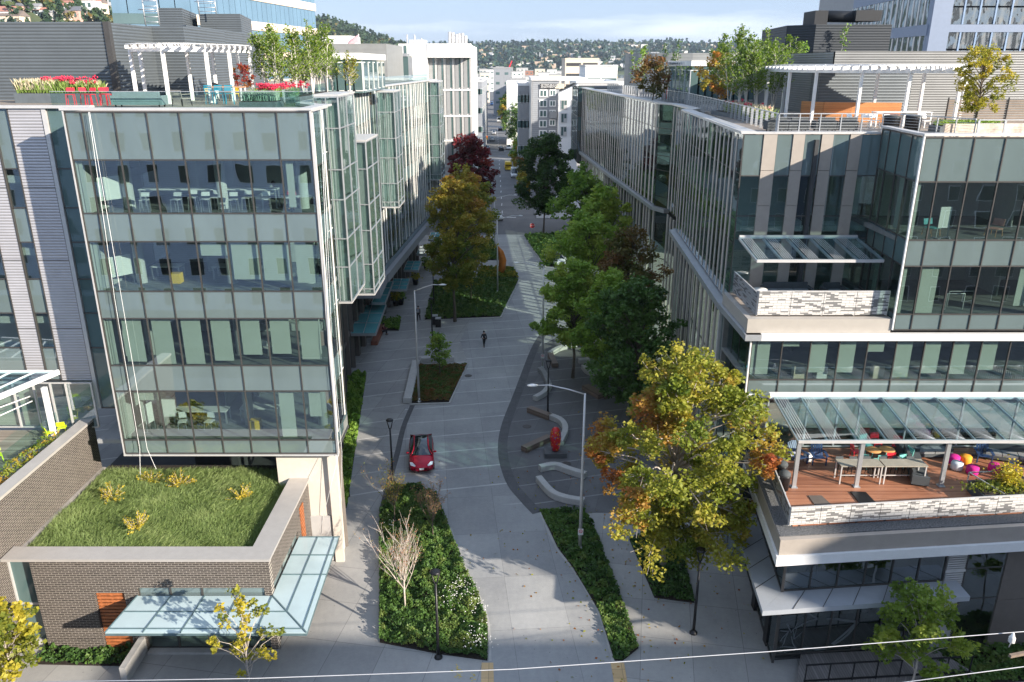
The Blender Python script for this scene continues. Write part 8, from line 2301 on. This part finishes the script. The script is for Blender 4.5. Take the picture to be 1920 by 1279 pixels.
# ---- right roof furniture
RZ2 = QZ
t = thing('timber_bench', 'long curved orange timber bench wall under the right pergola', 'bench', (24, 54, RZ2))
pts = [Vector((Q(x, 200, Y).x, Y, 0)) for x, Y in ((1506, 57.4), (1530, 56.2), (1548, 55.6), (1600, 55.2), (1650, 55.0), (1694, 54.8))]
b = MB(); c2 = MB()
for i in range(len(pts) - 1):
    b.bar(pts[i] + Vector((0, .3, RZ2 + .75)), pts[i + 1] + Vector((0, .3, RZ2 + .75)), .12, 1.0); c2.bar(pts[i] + Vector((0, -.1, RZ2 + .22)), pts[i + 1] + Vector((0, -.1, RZ2 + .22)), .7, .42)
b.build('backrest', m_orangewood, t); c2.build('seat', m_orangewood, t)
for i, (x, Y, a) in enumerate(((1455, 47.2, 0), (1495, 47.2, 0), (1545, 47.2, 0), (1585, 47.2, 0))):
    sofa('%s of four dark-framed loungers seen from behind along the front railing' % lab[i], (Q(x, 230, Y).x, Y, RZ2), R(180), .95, m_cush, name='roof_lounger')
place((('roof_chair', 'chair', m_pl, m_pl), dict(sw=.46, sh=.45, bh=.82)), [((Q(x, 225, Y).x, Y, RZ2), R(a), lb) for x, Y, a, lb in ((1598, 50, 30, 'white chair left of the long white roof table'), (1623, 50.2, -10, 'white chair second from the left at the white roof table'), (1640, 50.0, 10, 'white chair in the middle of the white roof table'), (1664, 49.8, 0, 'white chair second from the right at the white roof table'), (1735, 49.8, 15, 'white chair right of the white roof table'))], 'white chairs on the right roof')
long_table('roof_table', 'long white table in the middle of the right roof', Q(1640, 220, 50.9).x, Q(1745, 220, 50.9).x, 50.7, 51.5, RZ2, .9, m_pl, m_white)
for i, (x, lb) in enumerate(((1672, 'left of the two black round bins at the right roof railing'), (1712, 'right of the two black round bins at the right roof railing'))):
    q = (Q(x, 230, 46.8).x, 46.8, RZ2); t = thing('roof_bin', lb, 'bin', q, 'black round bins on the right roof'); MB().lathe([(.42, 0), (.45, .8), (.46, .85)], q, 18).build('body', m_black, t); MB().lathe([(.46, .86), (.44, .92), (.3, .94)], q, 18).build('lid', m_char, t)
t = planter('roof_planter', 'long low dark planter carrying the golden-green tree on the right roof', [(Q(1755, 215, 46).x, 45.3), (Q(1880, 215, 46).x, 45.3), (Q(1880, 215, 46).x, 46.9), (Q(1760, 215, 46).x, 46.9)], RZ2, .42, M('zinc_planter', (.11, .13, .145), .6))
rn = np.random.default_rng(15); leaves('foliage', np.stack([rn.uniform(Q(1760, 215, 46).x, Q(1875, 215, 46).x, 1300), rn.uniform(45.4, 46.8, 1300), RZ2 + .45 + rn.uniform(0, .25, 1300)], 1), .1, rn.uniform(.2, .9, 1300), LG['green'], parent=t, seed=2)
t = planter('roof_planter', 'flower bed with red blooms and tall grass behind the street-side railing of the right roof', [(Q(1360, 180, 60).x, 64), (Q(1450, 200, 52).x, 51), (Q(1475, 200, 52).x, 51.5), (Q(1440, 190, 60).x, 66)], RZ2, .3, M('zinc_planter', (.11, .13, .145), .6))
pb = (Q(1385, 185, 58).x, Q(1450, 200, 54).x, 53, 62); plumes(t, pb, RZ2 + .3, 1500, .7, 16, mat=m_grs); plumes(t, pb, RZ2 + .5, 400, .7, 17, mat=m_straw); bloom(t, pb, RZ2 + 1.0, 150, 18, mfr)
t = thing('slat_fence', 'weathered horizontal-slat fence behind the golden-green tree on the right roof', 'fence', (Q(1850, 200, 52).x, 52, RZ2)); b = MB(); xa, xb = Q(1775, 200, 52).x, 38
for k in range(10): b.box(xa, 52, RZ2 + .1 + k * .15, xb, 52.03, RZ2 + .2 + k * .15)
b.build('slat_panel', M('brown_slat', (.24, .19, .15), .8, var=.25), t)
for k in range(7): MB().box(xa + k * 1.9, 51.93, RZ2, xa + k * 1.9 + .06, 51.995, RZ2 + 1.7).build('post', m_black, t)
t = thing('mosaic_bench', 'low white bench wall with brown mottling behind the right roof railing', 'bench', (27, 42.6, RZ2)); MB().box(Q(1770, 240, 42.6).x, 42.5, RZ2, 33, 42.7, RZ2 + .75).build('panel', M('mottled_travertine', (.72, .60, .48), .7, var=.55, vscale=2.2), t)
t = thing('roof_sofa', 'red sofa under the grey-blue pergola on the far right roof', 'sofa', (Q(1268, 150, 92).x, 93, RZ2)); MB().box(Q(1252, 150, 92).x, 92.5, RZ2, Q(1284, 150, 92).x, 93.4, RZ2 + .5).build('seat', m_red, t); MB().box(Q(1252, 150, 92).x, 93.41, RZ2, Q(1284, 150, 92).x, 93.7, RZ2 + 1.2).build('backrest', m_red, t)

# ---- inside the left glass front
z = zrow(YF, 209, 300, 400, 453, 546, 597, 685, 733, 824.5, 849.5)
F4 = z[2] + -.12; F3 = z[4] - .12; F2 = z[6] - .12; F1 = z[8] - .05
def ix(x, y, Y): return Q(x, y, Y).x
place((('white_stool', 'stool', m_pl, m_steel), dict(sw=.42, sh=.66, bh=.98)), [((ix(x, 385, Y), Y, F4), R(a), 'white counter stool %s on the top floor of the left glass front' % lb) for x, Y, a, lb in ((272, 41.0, 5, 'first from the left'), (331, 41.1, -8, 'second from the left'), (363, 41.8, 6, 'third from the left'), (386, 41.2, 8, 'fourth from the left'), (406, 41.8, -6, 'fifth from the left'), (438, 41.1, 4, 'sixth from the left'), (464, 41.7, -6, 'seventh from the left'), (500, 41.3, 10, 'eighth from the left'))], 'white stools on the top floor')
long_table('counter_table', 'long white counter behind the row of stools on the top floor', ix(262, 370, 42.3), ix(520, 370, 42.3), 42.2, 42.9, F4, 1.0, m_pl, m_steel)
q = (ix(547, 385, 41.3), 41.3, F4); t = thing('round_table', 'round white table before the person in red on the top floor', 'table', q); MB().lathe([(.5, 0), (.5, .04)], (q[0], q[1], q[2] + .74), 20).build('table_top', m_pl, t); MB().tube([q, (q[0], q[1], q[2] + .74)], .05, 8).build('pedestal', m_steel, t)
person('person in red top and dark cap at the round table on the top floor', (ix(549, 385, 42.1), 42.1, F4), R(5), 'sit', M('red_top', (.5, .03, .06), .8), m_jean)
person('person in light blue shirt at a desk left of the one in red', (ix(512, 385, 42.6), 43.4, F4), R(-80), 'sit', M('blue_shirt', (.25, .35, .5), .8), m_jean)
def board(label, x, Y, zf, w_=1.0, h=1.6, rz=0.3, name='whiteboard'):
    t = thing(name, label, 'whiteboard', (x, Y, zf)); b = MB(); b.box(-w_ / 2, -.02, .55, w_ / 2, .02, .55 + h); b.xf(x, Y, zf, rz); b.build('panel', m_pl, t)
    for s in (-1, 1): b = MB(); b.box(s * w_ / 2 - .03, -.25, 0, s * w_ / 2 + .03, .25, .05); b.box(s * w_ / 2 - .02, -.02, .05, s * w_ / 2 + .02, .02, .549); b.xf(x, Y, zf, rz); b.build('foot', m_steel, t)
board('whiteboard at the left end of the top floor', ix(210, 380, 41.6), 41.6, F4, 1.2, 1.2, .9); board('whiteboard at the left end of the second floor from the top', ix(230, 520, 41.6), 41.6, F3, 1.2, 1.1, .9)
board('white partition board, narrow, at the left of the lowest glass floor', ix(283, 800, 41.2), 41.2, F1, .6, 1.2, 1.2); board('white cabinet board right of the narrow one on the lowest glass floor', ix(320, 800, 42.0), 42.0, F1, .9, 1.2, .1)
for (x, Y, F, lb, mm) in ((331, 42.2, F3, 'orange-yellow box seat on the second floor from the top', m_yel), (480, 41.6, F1, 'yellow box seat on the lowest glass floor', m_yel)):
    x_ = ix(x, 520, Y) if F is F3 else ix(x, 800, Y); tag(MB().box(x_ - .28, Y - .25, F, x_ + .28, Y + .25, F + .55).build('box_seat', mm), lb, 'stool')
long_table('desk', 'left white desk on the second floor from the top', ix(285, 510, 43), ix(340, 510, 43), 42.8, 43.6, F3, .74, m_pl, m_steel); long_table('desk', 'right white desk on the second floor from the top', ix(400, 510, 43), ix(440, 510, 43), 42.8, 43.6, F3, .74, m_pl, m_steel)
long_table('desk', 'long white desk on the lowest glass floor', ix(330, 780, 42.6), ix(430, 780, 42.6), 42.2, 43.0, F1, .78, m_pl, m_steel); long_table('desk', 'short white desk near the yellow seat on the lowest glass floor', ix(455, 780, 43), ix(525, 780, 43), 42.6, 43.3, F1, .78, m_pl, m_steel)
place((('office_chair', 'office chair', m_pl, m_steel), dict(sw=.46, sh=.46, bh=.9)), [((ix(x, 800, 41.6), 41.6, F1), R(a), lb) for x, a, lb in ((344, 10, 'white office chair left at the long desk on the lowest glass floor'), (394, -10, 'white office chair right at the long desk on the lowest glass floor'))] + [((ix(500, 660, 42), 42, F2), R(170), 'white office chair near the corner on the third floor')], 'white office chairs')
# ---- inside the right building
zr_ = zrow(RY, 257, 341, 450, 499, 589, 618); K4 = zr_[2] - .12; K3 = zr_[4] - .12
board('upright white framed screen stand in the right glass block', Q(1768, 430, 41).x, 41.0, K4, .62, 1.1, .1, name='screen_stand')
place((('armchair', 'armchair', M('salmon_cloth', (.62, .32, .26), .8), m_ww), dict(sw=.6, sh=.42, bh=.9)), [((Q(1862, 440, 41.6).x, 41.6, K4), R(-60), 'salmon armchair on the upper floor of the right glass block')], 'armchairs')
place((('armchair', 'armchair', M('teal_cloth', (.10, .35, .38), .8), m_ww), dict(sw=.6, sh=.42, bh=.85)), [((Q(1745, 440, 41.8).x, 41.8, K4), R(20), 'teal armchair behind the white screen stand')], 'armchairs')
t = thing('stair_rail', 'white tubular rail loops inside the lower floor of the right glass block', 'rail', (Q(1800, 580, 41).x, 41.3, K3))
for k, (x0, x1) in enumerate(((1773, 1806), (1786, 1832))):
    xa, xb = Q(x0, 570, 41.2).x, Q(x1, 570, 41.2).x; MB().tube([(xa, 41.2 + k * .5, K3), (xa, 41.2 + k * .5, K3 + .9), (xb, 41.2 + k * .5, K3 + .9), (xb, 41.2 + k * .5, K3)], .03, 6).build('hoop', m_pl, t)
for x, lb in ((1495, 'pale cardboard box behind the glass over the terrace canopy, leftmost'), (1537, 'white box behind the glass over the terrace canopy, second from left'), (1643, 'pale box behind the glass over the terrace canopy, third from left')):
    q = Q(x, 708, 41.0); tag(MB().box(q.x - .3, 40.8, 11.76, q.x + .3, 41.2, 12.5).build('storage_box', m_beige if x != 1537 else m_pl), lb, 'box')
# ---- far street: traffic signal arm, crane
t = thing('traffic_signal', 'traffic signal mast with red light at the far crossing left', 'traffic signal', (-10.8, 252, 0)); MB().tube([(-10.8, 252, 0), (-10.8, 252, 6), (-10.3, 252, 6.8), (-7, 252, 7.2)], .1, 6).build('mast', m_steel, t); h = MB().box(-8.0, 251.7, 6.2, -7.5, 252.1, 7.3).build('signal_head', m_yel, t); MB().lathe([(.02, -.03), (.13, 0), (.02, .03)], (-7.75, 251.6, 7.05), 10).build('red_lamp', emit_mat('red_signal', (1, .03, .02), 3), h)
cable('span_wire', 'pair of overhead wires crossing the far street at the signal', [(-12, 250, 8.6), (-4, 250, 8.2), (6, 250, 8.5)], .05, m_black)
t = thing('tower_crane', 'thin red crane standing before the lake', 'crane', (-14, 1180, 0)); q0, q1 = Q(953, 131, 1180), Q(960, 114, 1180); MB().bar((q0.x, 1180, 0), q0, 2, 2, up=(0, 1, 0)).build('mast', m_orange, t); MB().bar(q0, q1, 1.6, 1.6).build('jib', m_red, t)

# ---- haze: the air between here and the far hills
mh = bpy.data.materials.new('haze_air'); mh.use_nodes = True; n = mh.node_tree; n.nodes.clear(); out = n.nodes.new('ShaderNodeOutputMaterial'); pv = n.nodes.new('ShaderNodeVolumePrincipled')
pv.inputs['Color'].default_value = (0.72, 0.84, 1.0, 1); pv.inputs['Density'].default_value = 0.00007; pv.inputs['Anisotropy'].default_value = 0.2
n.links.new(pv.outputs[0], out.inputs['Volume'])
b = MB(); b.box(-4200, -950, -8, 4300, 5200, 190); o = b.build('haze', mh); tag(o, kind='stuff')
